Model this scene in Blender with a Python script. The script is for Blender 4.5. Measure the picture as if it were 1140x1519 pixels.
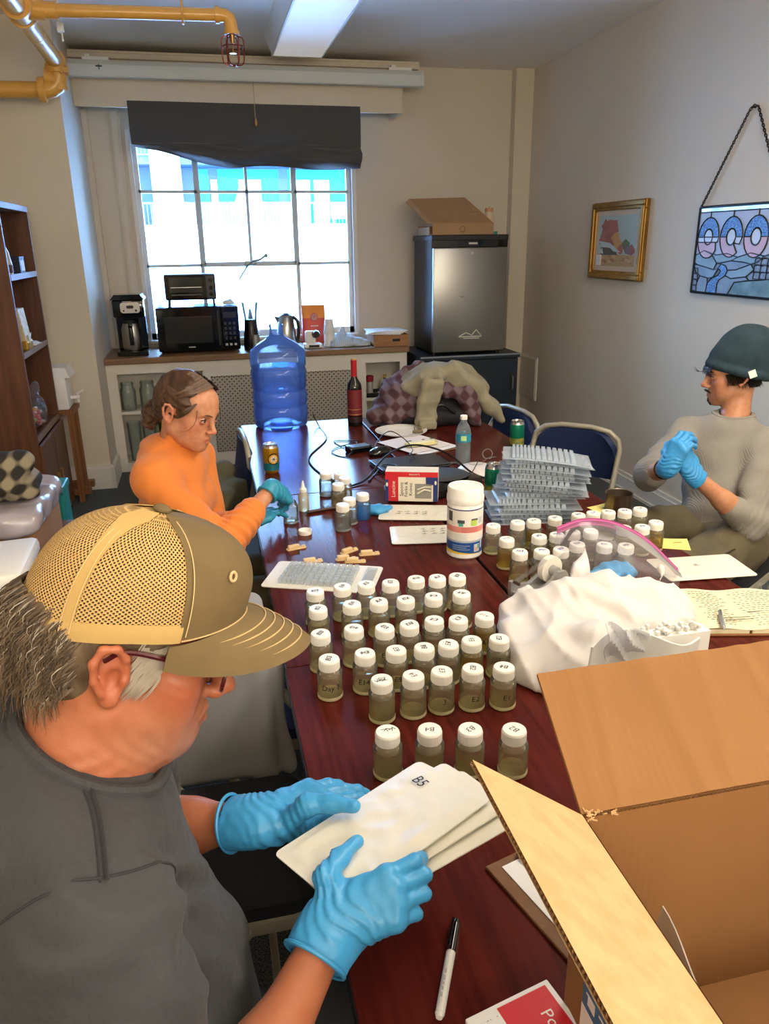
import bpy, bmesh, math, random
import numpy as np
from mathutils import Vector, Matrix, Euler, noise as mnoise

for o in list(bpy.data.objects): bpy.data.objects.remove(o)
SC = bpy.context.scene
COL = SC.collection
PI = math.pi

# ------------------------------------------------------------------ camera
cam = bpy.data.cameras.new('camera'); camo = bpy.data.objects.new('camera', cam); COL.objects.link(camo)
cam.sensor_fit = 'VERTICAL'; cam.sensor_height = 36.0; cam.lens = 1130.4 / 1519 * 36.0
cam.clip_start = 0.02; cam.clip_end = 200
def _cam():
    p, y, r = .340288, .222878, .0135123
    fwd = Vector((math.sin(y)*math.cos(p), math.cos(y)*math.cos(p), -math.sin(p)))
    right = Vector((math.cos(y), -math.sin(y), 0)); down = fwd.cross(right)
    r2 = math.cos(r)*right + math.sin(r)*down; d2 = -math.sin(r)*right + math.cos(r)*down
    m = Matrix((r2, -d2, -fwd)).transposed().to_4x4(); m.translation = (0, 0, 1.62)
    return m
camo.matrix_world = _cam()
SC.camera = camo

# ------------------------------------------------------------------ world, sun, lamps, exposure
SC.view_settings.view_transform = 'Standard'; SC.view_settings.look = 'None'
SC.view_settings.gamma = 1; SC.view_settings.use_curve_mapping = False
SC.view_settings.exposure = 0.75
W = bpy.data.worlds.new('sky'); SC.world = W; W.use_nodes = True
_bg = W.node_tree.nodes['Background']
_bg.inputs['Color'].default_value = (0.33, 0.59, 1.0, 1); _bg.inputs['Strength'].default_value = 21.0
def lamp(name, kind, loc, rot, energy, color, size=None, sizey=None):
    l = bpy.data.lights.new(name, kind); o = bpy.data.objects.new(name, l); COL.objects.link(o)
    o.location = loc; o.rotation_euler = rot; l.energy = energy; l.color = color
    if kind == 'AREA':
        l.shape = 'RECTANGLE'; l.size = size; l.size_y = sizey
    return o
sun = lamp('sun', 'SUN', (0, -20, 30), (math.radians(27), 0, math.radians(-20)), 8.0, (1.0, .95, .9)); sun.data.angle = .01
# second row of fluorescent ceiling lights, to the right of the photographer, and an added unseen fill lamp behind, tilted up at the ceiling
tubes = lamp('ceiling_tubes', 'AREA', (1.70, 1.15, 2.76), (0, math.radians(8), 0), 36, (1.0, .90, .76), .35, 2.9)
rear = lamp('rear_fill', 'AREA', (.6, -1.35, 2.15), (math.radians(122), 0, 0), 80, (1.0, .89, .74), 2.6, 1.0)
portal = lamp('window_portal', 'AREA', (.42, 6.62, 1.6), (math.radians(-90), 0, 0), 1, (1, 1, 1), 1.7, 1.5)
portal.data.cycles.is_portal = True

# ------------------------------------------------------------------ materials
def lin(h):
    if not isinstance(h, str): return tuple(h) + (1,) if len(h) == 3 else tuple(h)
    h = h.lstrip('#'); c = [int(h[i:i+2], 16) / 255 for i in (0, 2, 4)]
    return tuple((x/12.92 if x <= .04045 else ((x+.055)/1.055)**2.4) for x in c) + (1,)
MATS = {}
def mat(name, col='808080', rough=.5, metal=0, trans=0, ior=1.45, coat=0, alpha=1, emit=None, es=1, mix=None, bump=None, vcol=False, sheen=0, sss=0, spec=None, thin=False, haze=0, hazecol=None, refr=0):
    """mix=(kind, scale, colour2, strength[, stretch]); bump=(kind, scale, strength[, distance, stretch])"""
    if name in MATS: return MATS[name]
    m = bpy.data.materials.new(name); m.use_nodes = True; MATS[name] = m
    nt = m.node_tree; N = nt.nodes; L = nt.links; b = N['Principled BSDF']
    b.inputs['Base Color'].default_value = lin(col); b.inputs['Roughness'].default_value = rough
    b.inputs['Metallic'].default_value = metal; b.inputs['IOR'].default_value = ior
    b.inputs['Transmission Weight'].default_value = trans; b.inputs['Coat Weight'].default_value = coat
    b.inputs['Alpha'].default_value = alpha; b.inputs['Sheen Weight'].default_value = sheen
    if spec is not None: b.inputs['Specular IOR Level'].default_value = spec
    if sss:
        b.inputs['Subsurface Weight'].default_value = sss; b.inputs['Subsurface Radius'].default_value = (.012, .004, .002); b.inputs['Subsurface Scale'].default_value = 1
    if emit: b.inputs['Emission Color'].default_value = lin(emit); b.inputs['Emission Strength'].default_value = es
    tc = N.new('ShaderNodeTexCoord')
    def tex(kind, scale, stretch):
        mp = N.new('ShaderNodeMapping'); L.new(tc.outputs['Object'], mp.inputs['Vector']); mp.inputs['Scale'].default_value = stretch or (1, 1, 1)
        if kind == 'noise':
            t = N.new('ShaderNodeTexNoise'); t.inputs['Detail'].default_value = 6; t.inputs['Scale'].default_value = scale; o = t.outputs['Fac']
        elif kind == 'fine':
            t = N.new('ShaderNodeTexNoise'); t.inputs['Detail'].default_value = 2; t.inputs['Scale'].default_value = scale; o = t.outputs['Fac']
        elif kind == 'voronoi':
            t = N.new('ShaderNodeTexVoronoi'); t.inputs['Scale'].default_value = scale; o = t.outputs['Distance']
        elif kind == 'wave':
            t = N.new('ShaderNodeTexWave'); t.inputs['Scale'].default_value = scale; t.inputs['Distortion'].default_value = 2.5; t.inputs['Detail'].default_value = 3; t.inputs['Detail Scale'].default_value = 1.5; o = t.outputs['Fac']
        elif kind == 'plaid':
            ws = []
            for ax in ('X', 'Z'):
                t = N.new('ShaderNodeTexWave'); t.bands_direction = ax; t.inputs['Scale'].default_value = scale; t.inputs['Distortion'].default_value = 1.2; t.inputs['Detail'].default_value = 0; L.new(mp.outputs['Vector'], t.inputs['Vector']); ws.append(t.outputs['Fac'])
            ad = N.new('ShaderNodeMath'); ad.operation = 'ADD'; L.new(ws[0], ad.inputs[0]); L.new(ws[1], ad.inputs[1]); ha = N.new('ShaderNodeMath'); ha.operation = 'MULTIPLY'; ha.inputs[1].default_value = .5; L.new(ad.outputs[0], ha.inputs[0]); return ha.outputs[0]
        elif kind == 'ribs':
            t = N.new('ShaderNodeTexWave'); t.inputs['Scale'].default_value = scale; t.inputs['Distortion'].default_value = .4; o = t.outputs['Fac']
        L.new(mp.outputs['Vector'], t.inputs['Vector']); return o
    colsock = None
    if vcol:
        a = N.new('ShaderNodeVertexColor'); a.layer_name = 'Col'; colsock = a.outputs['Color']
    if mix:
        o = tex(mix[0], mix[1], mix[4] if len(mix) > 4 else None)
        r = N.new('ShaderNodeValToRGB'); r.color_ramp.elements[0].position = .38; r.color_ramp.elements[1].position = .64
        L.new(o, r.inputs['Fac'])
        mu = N.new('ShaderNodeMath'); mu.operation = 'MULTIPLY'; mu.inputs[1].default_value = mix[3]; L.new(r.outputs['Color'], mu.inputs[0])
        mx = N.new('ShaderNodeMix'); mx.data_type = 'RGBA'; L.new(mu.outputs[0], mx.inputs[0])
        if colsock: L.new(colsock, mx.inputs[6])
        else: mx.inputs[6].default_value = lin(col)
        mx.inputs[7].default_value = lin(mix[2]); colsock = mx.outputs[2]
    if colsock: L.new(colsock, b.inputs['Base Color'])
    if bump:
        o = tex(bump[0], bump[1], bump[4] if len(bump) > 4 else None)
        bn = N.new('ShaderNodeBump'); bn.inputs['Strength'].default_value = bump[2]; bn.inputs['Distance'].default_value = bump[3] if len(bump) > 3 else .002
        L.new(o, bn.inputs['Height']); L.new(bn.outputs['Normal'], b.inputs['Normal'])
    if thin:   # a clear thin wall: mostly see-through with a gloss
        tr = N.new('ShaderNodeBsdfTransparent'); gl = N.new('ShaderNodeBsdfGlossy'); gl.inputs['Roughness'].default_value = rough
        tr.inputs['Color'].default_value = lin(col)
        fr = N.new('ShaderNodeFresnel'); fr.inputs['IOR'].default_value = ior
        ms = N.new('ShaderNodeMixShader'); L.new(fr.outputs[0], ms.inputs[0]); L.new(tr.outputs[0], ms.inputs[1]); L.new(gl.outputs[0], ms.inputs[2])
        out = ms.outputs[0]
        if refr:
            rf = N.new('ShaderNodeBsdfRefraction'); rf.inputs['IOR'].default_value = 1.33; rf.inputs['Color'].default_value = lin(col); rf.inputs['Roughness'].default_value = .02
            m2 = N.new('ShaderNodeMixShader'); m2.inputs[0].default_value = refr; L.new(out, m2.inputs[1]); L.new(rf.outputs[0], m2.inputs[2]); out = m2.outputs[0]
        if haze:
            df = N.new('ShaderNodeBsdfDiffuse'); tl = N.new('ShaderNodeBsdfTranslucent'); m3 = N.new('ShaderNodeMixShader'); m4 = N.new('ShaderNodeMixShader')
            for q in (df, tl): q.inputs['Color'].default_value = lin(hazecol or col)
            L.new(df.outputs[0], m3.inputs[1]); L.new(tl.outputs[0], m3.inputs[2]); m4.inputs[0].default_value = haze; L.new(out, m4.inputs[1]); L.new(m3.outputs[0], m4.inputs[2]); out = m4.outputs[0]
        L.new(out, N['Material Output'].inputs['Surface'])
    return m

# ------------------------------------------------------------------ objects
def tag(o, label=None, cat=None, group=None, kind=None):
    if label: o['label'] = label
    if cat: o['category'] = cat
    if group: o['group'] = group
    if kind: o['kind'] = kind
    return o
def thing(name, label, cat, loc=(0, 0, 0), rz=0, group=None, rot=None):
    o = bpy.data.objects.new(name, None); COL.objects.link(o); o.empty_display_size = .05
    o.location = loc; o.rotation_euler = rot or (0, 0, rz)
    return tag(o, label, cat, group)
def wmat(o):
    m = Matrix.LocRotScale(o.location, o.rotation_euler, o.scale)
    return wmat(o.parent) @ m if o.parent else m
def copy_tree(o, parent=None):
    c = o.copy(); COL.objects.link(c)
    if parent: c.parent = parent
    for ch in list(o.children): copy_tree(ch, c)
    return c
def put(name, me, m, parent=None, world=False, smooth=False, angle=None):
    ms = m if isinstance(m, (list, tuple)) else [m]
    for x in ms: me.materials.append(x)
    if world and parent: me.transform(wmat(parent).inverted())
    if smooth:
        me.shade_smooth()
        if angle: me.set_sharp_from_angle(angle=math.radians(angle))
    o = bpy.data.objects.new(name, me); COL.objects.link(o)
    if parent: o.parent = parent
    return o
def rotm(rx=0, ry=0, rz=0): return Euler((rx, ry, rz)).to_matrix().to_4x4()
def T(x, y=None, z=None): return Matrix.Translation(x if y is None else (x, y, z))
def look(d, up=(0, 0, 1)):
    """4x4 with z axis along d"""
    z = Vector(d).normalized(); u = Vector(up)
    if abs(z.dot(u)) > .99: u = Vector((1, 0, 0))
    x = u.cross(z).normalized(); y = z.cross(x)
    return Matrix((x, y, z)).transposed().to_4x4()
_tcache = {}
def text_geo(s, size, align='CENTER'):
    k = (s, align)
    if k not in _tcache:
        cu = bpy.data.curves.new('t', 'FONT'); cu.body = s; cu.align_x = align; cu.align_y = 'CENTER'; cu.size = 1; cu.resolution_u = 2
        ob = bpy.data.objects.new('t', cu); COL.objects.link(ob)
        me = bpy.data.meshes.new_from_object(ob)
        _tcache[k] = ([tuple(v.co) for v in me.vertices], [tuple(p.vertices) for p in me.polygons])
        bpy.data.objects.remove(ob); bpy.data.meshes.remove(me); bpy.data.curves.remove(cu)
    v, f = _tcache[k]
    return [(x*size, y*size, z) for x, y, z in v], f
class MB:
    """collects shapes, links them as ONE mesh object"""
    def __init__(s): s.v = []; s.f = []; s.mi = []; s.c = 0
    def add(s, v, f, M=None, mi=None):
        n = len(s.v)
        if M is not None: v = [M @ Vector(p) for p in v]
        s.v += [tuple(p) for p in v]; s.f += [tuple(i+n for i in q) for q in f]; s.mi += [s.c if mi is None else mi]*len(f)
        return s
    def box(s, c, d, R=None, bev=0, mi=None):
        x, y, z = d[0]/2, d[1]/2, d[2]/2; M = T(*c) @ (R or Matrix())
        if bev <= 0 or bev*2.2 > min(d):
            v = [(a*x, b*y, e*z) for a in (-1, 1) for b in (-1, 1) for e in (-1, 1)]
            return s.add(v, [(0, 1, 3, 2), (4, 6, 7, 5), (0, 4, 5, 1), (2, 3, 7, 6), (0, 2, 6, 4), (1, 5, 7, 3)], M, mi)
        bm = bmesh.new(); bmesh.ops.create_cube(bm, size=1); bmesh.ops.scale(bm, vec=d, verts=bm.verts)
        bmesh.ops.bevel(bm, geom=bm.edges[:], offset=bev, segments=2, profile=.5, affect='EDGES')
        bm.verts.index_update()
        r = s.add([v.co.copy() for v in bm.verts], [[v.index for v in f.verts] for f in bm.faces], M, mi); bm.free(); return r
    def b2(s, a, b, bev=0, mi=None):
        return s.box([(p+q)/2 for p, q in zip(a, b)], [abs(q-p) for p, q in zip(a, b)], None, bev, mi)
    def lathe(s, prof, n=24, M=None, mi=None, sx=1, sy=1, a0=0, a1=2*PI):
        """prof: (r, z) list; r=0 ends close to a point"""
        v = []; f = []; full = abs(a1-a0-2*PI) < 1e-6; k = n if full else n+1
        rings = []
        for r, z in prof:
            if r <= 1e-7: rings.append([len(v)]); v.append((0, 0, z))
            else:
                rings.append(list(range(len(v), len(v)+k)))
                v += [(r*sx*math.cos(a0+(a1-a0)*i/n), r*sy*math.sin(a0+(a1-a0)*i/n), z) for i in range(k)]
        for A, B in zip(rings, rings[1:]):
            for i in range(n):
                j = (i+1) % k
                if len(A) == 1 and len(B) == 1: break
                if len(A) == 1: f.append((A[0], B[j], B[i]))
                elif len(B) == 1: f.append((A[i], A[j], B[0]))
                else: f.append((A[i], A[j], B[j], B[i]))
        return s.add(v, f, M, mi)
    def cyl(s, a, b, r, r2=None, n=12, mi=None, cap=True):
        a = Vector(a); b = Vector(b); l = (b-a).length; r2 = r if r2 is None else r2
        p = [(r, 0), (r2, l)]
        if cap: p = [(0, 0)] + p + [(0, l)]
        return s.lathe(p, n, T(a) @ look(b-a), mi)
    def tube(s, pts, r, n=8, mi=None, closed=False, cap=True):
        P = [Vector(p) for p in pts]; k = len(P); R = r if isinstance(r, (list, tuple)) else [r]*k
        v = []; f = []; prev = None
        for i in range(k):
            d = (P[(i+1) % k]-P[i-1]) if closed else (P[min(i+1, k-1)]-P[max(i-1, 0)])
            if d.length < 1e-9: d = Vector((0, 0, 1))
            d.normalize()
            if prev is None: x = d.orthogonal().normalized()
            else:
                x = prev - d*prev.dot(d); x = x.normalized() if x.length > 1e-6 else d.orthogonal().normalized()
            prev = x; y = d.cross(x)
            v += [P[i] + (x*math.cos(2*PI*j/n) + y*math.sin(2*PI*j/n))*R[i] for j in range(n)]
        for i in range(k if closed else k-1):
            i2 = (i+1) % k
            f += [(i*n+j, i*n+(j+1) % n, i2*n+(j+1) % n, i2*n+j) for j in range(n)]
        if cap and not closed: f += [tuple(range(n-1, -1, -1)), tuple(range((k-1)*n, k*n))]
        return s.add(v, f, None, mi)
    def ball(s, c, r, n=12, R=None, mi=None):
        r = (r, r, r) if not isinstance(r, (tuple, list)) else r; m = max(4, n//2)
        return s.lathe([(math.sin(PI*i/m) if 0 < i < m else 0, -math.cos(PI*i/m)) for i in range(m+1)], n, T(*c) @ (R or Matrix()) @ Matrix.Diagonal((*r, 1)), mi)
    def prism(s, poly, h, M=None, mi=None):
        """polygon in xy extruded 0..h along z"""
        n = len(poly); v = [(x, y, 0) for x, y in poly] + [(x, y, h) for x, y in poly]
        f = [tuple(range(n-1, -1, -1)), tuple(range(n, 2*n))] + [(i, (i+1) % n, n+(i+1) % n, n+i) for i in range(n)]
        return s.add(v, f, M, mi)
    def grid(s, fn, nu, nv, mi=None, closed_u=False, flip=False):
        v = [fn(i/nu, j/nv) for j in range(nv+1) for i in range(nu+(0 if closed_u else 1))]; k = nu+(0 if closed_u else 1)
        f = [(j*k+i, j*k+(i+1) % k, (j+1)*k+(i+1) % k, (j+1)*k+i) for j in range(nv) for i in range(nu)]
        if flip: f = [q[::-1] for q in f]
        return s.add(v, f, None, mi)
    def text(s, txt, size, M, mi=None, bend=None, align='CENTER', shear=0, sx=1):
        v, f = text_geo(txt, size, align)
        v = [((x + shear*y)*sx, y, z) for x, y, z in v]
        if bend: v = [(bend*math.sin(x/bend), y, bend*math.cos(x/bend)-bend) for x, y, z in v]
        return s.add(v, f, M, mi)
    def mesh(s, name):
        me = bpy.data.meshes.new(name); me.from_pydata(s.v, [], s.f); me.polygons.foreach_set('material_index', s.mi); me.update(); return me
    def build(s, name, m, parent=None, world=False, smooth=False, angle=40, solid=0, fix=False):
        me = s.mesh(name)
        if solid or fix:
            bm = bmesh.new(); bm.from_mesh(me)
            if solid: bmesh.ops.solidify(bm, geom=bm.faces[:], thickness=solid)
            bmesh.ops.recalc_face_normals(bm, faces=bm.faces[:]); bm.to_mesh(me); bm.free()
        return put(name, me, m, parent, world, smooth, angle)
def rrect(w, h, r, n=4):
    p = []
    for cx, cy, a in ((w/2-r, h/2-r, 0), (-w/2+r, h/2-r, PI/2), (-w/2+r, -h/2+r, PI), (w/2-r, -h/2+r, 3*PI/2)):
        p += [(cx+r*math.cos(a+PI/2*i/n), cy+r*math.sin(a+PI/2*i/n)) for i in range(n+1)]
    return p
def structure(name, mb, m, **k):
    o = mb.build(name, m, **k); o['kind'] = 'structure'; return o
def smoothpath(pts, n=8):
    """Catmull-Rom through points"""
    P = [Vector(p) for p in pts]; P = [P[0]*2-P[1]] + P + [P[-1]*2-P[-2]]; out = []
    for i in range(1, len(P)-2):
        a, b, c, d = P[i-1:i+3]
        for k in range(n):
            t = k/n; out.append(.5*((2*b)+(c-a)*t+(2*a-5*b+4*c-d)*t*t+(3*b-a-3*c+d)*t**3))
    return out + [P[-2]]

# ------------------------------------------------------------------ smooth solid modelling on a voxel field
class SDF:
    def __init__(s, lo, hi, vox):
        s.lo = np.array(lo, float); s.vox = vox; s.n = np.ceil((np.array(hi)-s.lo)/vox).astype(int)+1
        s.ax = [s.lo[i]+vox*np.arange(s.n[i]) for i in range(3)]; s.D = np.full(s.n, .12, np.float32)
    def region(s, lo, hi):
        a = np.clip(np.floor((np.array(lo)-s.lo)/s.vox).astype(int), 0, s.n); b = np.clip(np.ceil((np.array(hi)-s.lo)/s.vox).astype(int)+1, 0, s.n)
        sl = tuple(slice(a[i], b[i]) for i in range(3))
        return sl, s.ax[0][sl[0]][:, None, None], s.ax[1][sl[1]][None, :, None], s.ax[2][sl[2]][None, None, :]
    def apply(s, sl, d, k, op):
        A = s.D[sl]
        if op == 'sub': A = -A
        if k > 0:
            h = np.maximum(k-np.abs(A-d), 0)/k; r = np.minimum(A, d)-h*h*k*.25
        else: r = np.minimum(A, d)
        s.D[sl] = -r if op == 'sub' else r
        return s
    def cap(s, a, b, ra, rb=None, k=.02, op='add', flat=None):
        rb = ra if rb is None else rb; a = np.array(a, float); b = np.array(b, float); R = max(ra, rb)*(1 if flat is None else max(1, flat[1]))+max(k, .004)+2*s.vox
        sl, x, y, z = s.region(np.minimum(a, b)-R, np.maximum(a, b)+R)
        if 0 in s.D[sl].shape: return s
        ba = b-a; L = max(float(ba@ba), 1e-12)
        px, py, pz = x-a[0], y-a[1], z-a[2]
        h = np.clip((px*ba[0]+py*ba[1]+pz*ba[2])/L, 0, 1)
        qx, qy, qz = px-h*ba[0], py-h*ba[1], pz-h*ba[2]
        if flat is not None:
            n = np.array(flat[0], float); n /= np.linalg.norm(n); t = (qx*n[0]+qy*n[1]+qz*n[2])*(1/flat[1]-1)
            qx, qy, qz = qx+t*n[0], qy+t*n[1], qz+t*n[2]
        return s.apply(sl, (np.sqrt(qx*qx+qy*qy+qz*qz)-(ra+(rb-ra)*h)).astype(np.float32)*(1 if flat is None else min(1, flat[1])), k, op)
    def chain(s, pts, rs, k=.02, op='add', flat=None):
        for i in range(len(pts)-1): s.cap(pts[i], pts[i+1], rs[i], rs[i+1], k, op, flat)
        return s
    def ell(s, c, r, R=None, k=.02, op='add'):
        r = np.array(r, float) if np.ndim(r) else np.array([r]*3, float); c = np.array(c, float); B = r.max()+max(k, .004)+2*s.vox
        sl, x, y, z = s.region(c-B, c+B)
        if 0 in s.D[sl].shape: return s
        M = np.eye(3) if R is None else np.array(R.to_3x3()).T
        px, py, pz = x-c[0], y-c[1], z-c[2]
        q = [(M[i, 0]*px+M[i, 1]*py+M[i, 2]*pz) for i in range(3)]
        k0 = np.sqrt(sum((q[i]/r[i])**2 for i in range(3))); k1 = np.sqrt(sum((q[i]/r[i]**2)**2 for i in range(3)))
        return s.apply(sl, np.where(k1 > 1e-6, k0*(k0-1)/np.maximum(k1, 1e-6), -r.min()).astype(np.float32), k, op)
    def box(s, c, h, R=None, rnd=.01, k=.01, op='add'):
        c = np.array(c, float); h = np.array(h, float); B = np.linalg.norm(h)+k+2*s.vox
        sl, x, y, z = s.region(c-B, c+B)
        M = np.eye(3) if R is None else np.array(R.to_3x3()).T
        px, py, pz = x-c[0], y-c[1], z-c[2]
        q = [np.abs(M[i, 0]*px+M[i, 1]*py+M[i, 2]*pz)-h[i]+rnd for i in range(3)]
        d = np.sqrt(sum(np.maximum(t, 0)**2 for t in q))+np.minimum(np.maximum(np.maximum(q[0], q[1]), q[2]), 0)-rnd
        return s.apply(sl, d.astype(np.float32), k, op)
    def cut(s, p, n):
        """keep the side the normal points away from"""
        n = np.array(n, float); n /= np.linalg.norm(n); p = np.array(p, float)
        d = (s.ax[0][:, None, None]-p[0])*n[0]+(s.ax[1][None, :, None]-p[1])*n[1]+(s.ax[2][None, None, :]-p[2])*n[2]
        s.D = np.maximum(s.D, d.astype(np.float32)); return s
    def warp(s, fn, lo=None, hi=None):
        sl, x, y, z = s.region(s.lo if lo is None else lo, s.ax and [a[-1] for a in s.ax] if hi is None else hi)
        s.D[sl] += fn(x, y, z).astype(np.float32); return s
    def shell(s, t):
        s.D = np.abs(s.D+t/2)-t/2; return s
    def surf(s, it=1):
        D = s.D.copy(); D[0] = D[-1] = .1; D[:, 0] = D[:, -1] = .1; D[:, :, 0] = D[:, :, -1] = .1
        I = D < 0; c = np.zeros(np.array(D.shape)-1, np.int8)
        for i in (0, 1):
            for j in (0, 1):
                for k in (0, 1): c += I[i:I.shape[0]-1+i, j:I.shape[1]-1+j, k:I.shape[2]-1+k]
        cells = np.argwhere((c > 0) & (c < 8)); idx = np.full(c.shape, -1, np.int32); idx[tuple(cells.T)] = np.arange(len(cells))
        acc = np.zeros((len(cells), 3)); cnt = np.zeros(len(cells)); C = [(i, j, k) for i in (0, 1) for j in (0, 1) for k in (0, 1)]
        val = {o: D[cells[:, 0]+o[0], cells[:, 1]+o[1], cells[:, 2]+o[2]] for o in C}
        for a in C:
            for ax in range(3):
                if a[ax]: continue
                b = list(a); b[ax] = 1; b = tuple(b); va, vb = val[a], val[b]; m = (va < 0) != (vb < 0)
                t = va[m]/(va[m]-vb[m]); p = np.repeat(np.array(a, float)[None], m.sum(), 0); p[:, ax] = t; acc[m] += p; cnt[m] += 1
        V = s.lo+s.vox*(cells+acc/cnt[:, None]); F = []
        for ax in range(3):
            o1, o2 = (ax+1) % 3, (ax+2) % 3; n = np.array(D.shape); sa = [slice(None)]*3; sb = [slice(None)]*3; sa[ax] = slice(0, n[ax]-1); sb[ax] = slice(1, n[ax])
            A = I[tuple(sa)]; B = I[tuple(sb)]; e = np.argwhere(A != B)
            if not len(e): continue
            fl = A[tuple(e.T)]; u = np.zeros(3, int); w = np.zeros(3, int); u[o1] = 1; w[o2] = 1
            q = np.stack([idx[tuple((e-u-w).T)], idx[tuple((e-w).T)], idx[tuple(e.T)], idx[tuple((e-u).T)]], 1)
            q[~fl] = q[~fl][:, ::-1]; F.append(q)
        F = np.concatenate(F)
        if it:
            ed = np.concatenate([F[:, [0, 1]], F[:, [1, 2]], F[:, [2, 3]], F[:, [3, 0]]])
            for _ in range(it):
                S = np.zeros_like(V); n = np.bincount(ed[:, 0], minlength=len(V))+np.bincount(ed[:, 1], minlength=len(V))
                for d in range(3):
                    S[:, d] = np.bincount(ed[:, 0], V[ed[:, 1], d], len(V))+np.bincount(ed[:, 1], V[ed[:, 0], d], len(V))
                V = .5*V+.5*S/np.maximum(n, 1)[:, None]
        return V, F
def mesh_np(name, V, F, cols=None):
    me = bpy.data.meshes.new(name); me.vertices.add(len(V)); me.vertices.foreach_set('co', np.asarray(V, np.float32).ravel())
    me.loops.add(F.size); me.loops.foreach_set('vertex_index', F.ravel().astype(np.int32)); me.polygons.add(len(F))
    me.polygons.foreach_set('loop_start', np.arange(0, F.size, F.shape[1], dtype=np.int32))
    me.update(calc_edges=True); me.validate()
    if cols is not None:
        a = me.color_attributes.new('Col', 'FLOAT_COLOR', 'POINT'); c = np.ones((len(V), 4), np.float32); c[:, :3] = cols; a.data.foreach_set('color', c.ravel())
    return me
def sdf_obj(name, sds, m, parent=None, world=True, it=1, colfn=None):
    sds = sds if isinstance(sds, (list, tuple)) else [sds]; Vs = []; Fs = []; n = 0
    for s in sds:
        V, F = s.surf(it); Vs.append(V); Fs.append(F+n); n += len(V)
    V = np.concatenate(Vs); F = np.concatenate(Fs)
    return put(name, mesh_np(name, V, F, colfn(V) if colfn else None), m, parent, world, True)
def wob(p, f, seed=0):
    """cheap smooth pseudo-noise of numpy coordinates, about -1..1"""
    x, y, z = p; s = seed*1.7
    return (np.sin(f*(x*1.0+y*.6+z*.3)+s)*np.sin(f*(-.5*x+y*.9+z*.4)*1.31+2.1*s)+np.sin(f*(.3*x-.4*y+z*1.1)*1.73+s*3)*np.sin(f*(.8*x+.5*y-.6*z)*1.17+s))*.6
# ================================================================== the room
rng = random.Random(7)
PAINT = mat('wall_paint', 'd8cdb8', .85, bump=('noise', 90, .12, .003), mix=('noise', 1.3, 'cfc4ae', .5))
CEIL = mat('ceiling_paint', 'eee8dc', .9, bump=('noise', 60, .1, .003))
TRIMW = mat('white_trim', 'dedad0', .45)
CARPET = mat('carpet', '23262a', .97, mix=('fine', 260, '8f938c', .55), bump=('fine', 300, .6, .004))
structure('floor', MB().b2((-3, -1.6, -.1), (2.85, 6.7, 0)), CARPET)
structure('ceiling', MB().b2((-3, -1.6, 2.89), (2.85, 6.7, 3.0)), CEIL)
structure('wall_right', MB().b2((2.70, -1.6, 0), (2.85, 6.7, 2.89)), PAINT)
structure('wall_rear', MB().b2((-1.6, -1.6, 0), (2.7, -1.45, 2.89)), PAINT)
structure('wall_left', MB().b2((-1.6, -1.45, 0), (-1.45, 5.48, 2.89)), PAINT)
structure('wall_column', MB().b2((-3, 5.48, 0), (-.73, 6.45, 2.89)), PAINT)
WX0, WX1, WZ0, WZ1 = -.42, 1.235, .90, 2.42
mb = MB(); mb.b2((-.73, 6.45, 0), (WX0, 6.7, 2.89)); mb.b2((WX1, 6.45, 0), (2.7, 6.7, 2.89)); mb.b2((WX0, 6.45, 0), (WX1, 6.7, WZ0)); mb.b2((WX0, 6.45, WZ1), (WX1, 6.7, 2.89))
structure('wall_back', mb, PAINT)
structure('trim_1', MB().b2((2.55, 6.36, 0), (2.70, 6.45, 2.89)), PAINT)          # boxed-in riser in the corner
structure('baseboard_right', MB().b2((2.68, -1.4, 0), (2.70, 6.36, .10)).b2((2.672, -1.4, 0), (2.70, 6.36, .02)).b2((2.688, -1.4, .10), (2.70, 6.36, .125)), TRIMW)
structure('baseboard_left', MB().b2((-1.44, 5.455, 0), (-.71, 5.48, .15)).b2((-.73, 5.455, 0), (-.705, 5.83, .15)).b2((-1.44, 5.46, .15), (-.71, 5.48, .17)), TRIMW)
# narrow painted casing strip left of the window and small bead on the column
structure('trim_2', MB().b2((-.545, 6.425, .9), (-.475, 6.45, 2.55)).b2((-.53, 6.415, .9), (-.49, 6.45, 2.55)), PAINT)
structure('trim_3', MB().b2((-.755, 6.40, .86), (-.69, 6.45, 2.55), .01), PAINT)

# valance board, strip under the ceiling
structure('trim_4', MB().b2((-.73, 6.10, 2.515), (1.56, 6.125, 2.80)).b2((1.535, 6.125, 2.515), (1.56, 6.45, 2.80)).b2((-.73, 6.125, 2.78), (1.56, 6.45, 2.80)), PAINT)
structure('trim_5', MB().b2((-.735, 6.07, 2.80), (1.68, 6.13, 2.835), .006).b2((-.735, 6.085, 2.835), (1.68, 6.14, 2.85)), PAINT)

# ------------------------------------------------------------------ window
GLASS = mat('window_glass', 'f4f9fc', .0, ior=1.45, thin=True)
STEEL = mat('window_steel_paint', 'd9dcda', .4)
STEELG = mat('window_steel_shade', 'c3caca', .45)
win = thing('window_1', None, None); win['kind'] = 'structure'
f = MB(); d0, d1 = 6.52, 6.56
def bar(m, x0, z0, x1, z1, w, y0=d0, y1=d1):
    if x0 == x1: m.b2((x0-w/2, y0, z0), (x0+w/2, y1, z1))
    else: m.b2((x0, y0, z0-w/2), (x1, y1, z0+w/2))
zr1, zr2 = 2.005, 1.465
f.b2((WX0, d0, WZ0), (WX0+.035, d1, WZ1)); f.b2((WX1-.035, d0, WZ0), (WX1, d1, WZ1)); f.b2((WX0, d0, WZ1-.035), (WX1, d1, WZ1)); f.b2((WX0, d0, WZ0), (WX1, d1, WZ0+.05))
f.build('window_frame', STEEL, win)
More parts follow.
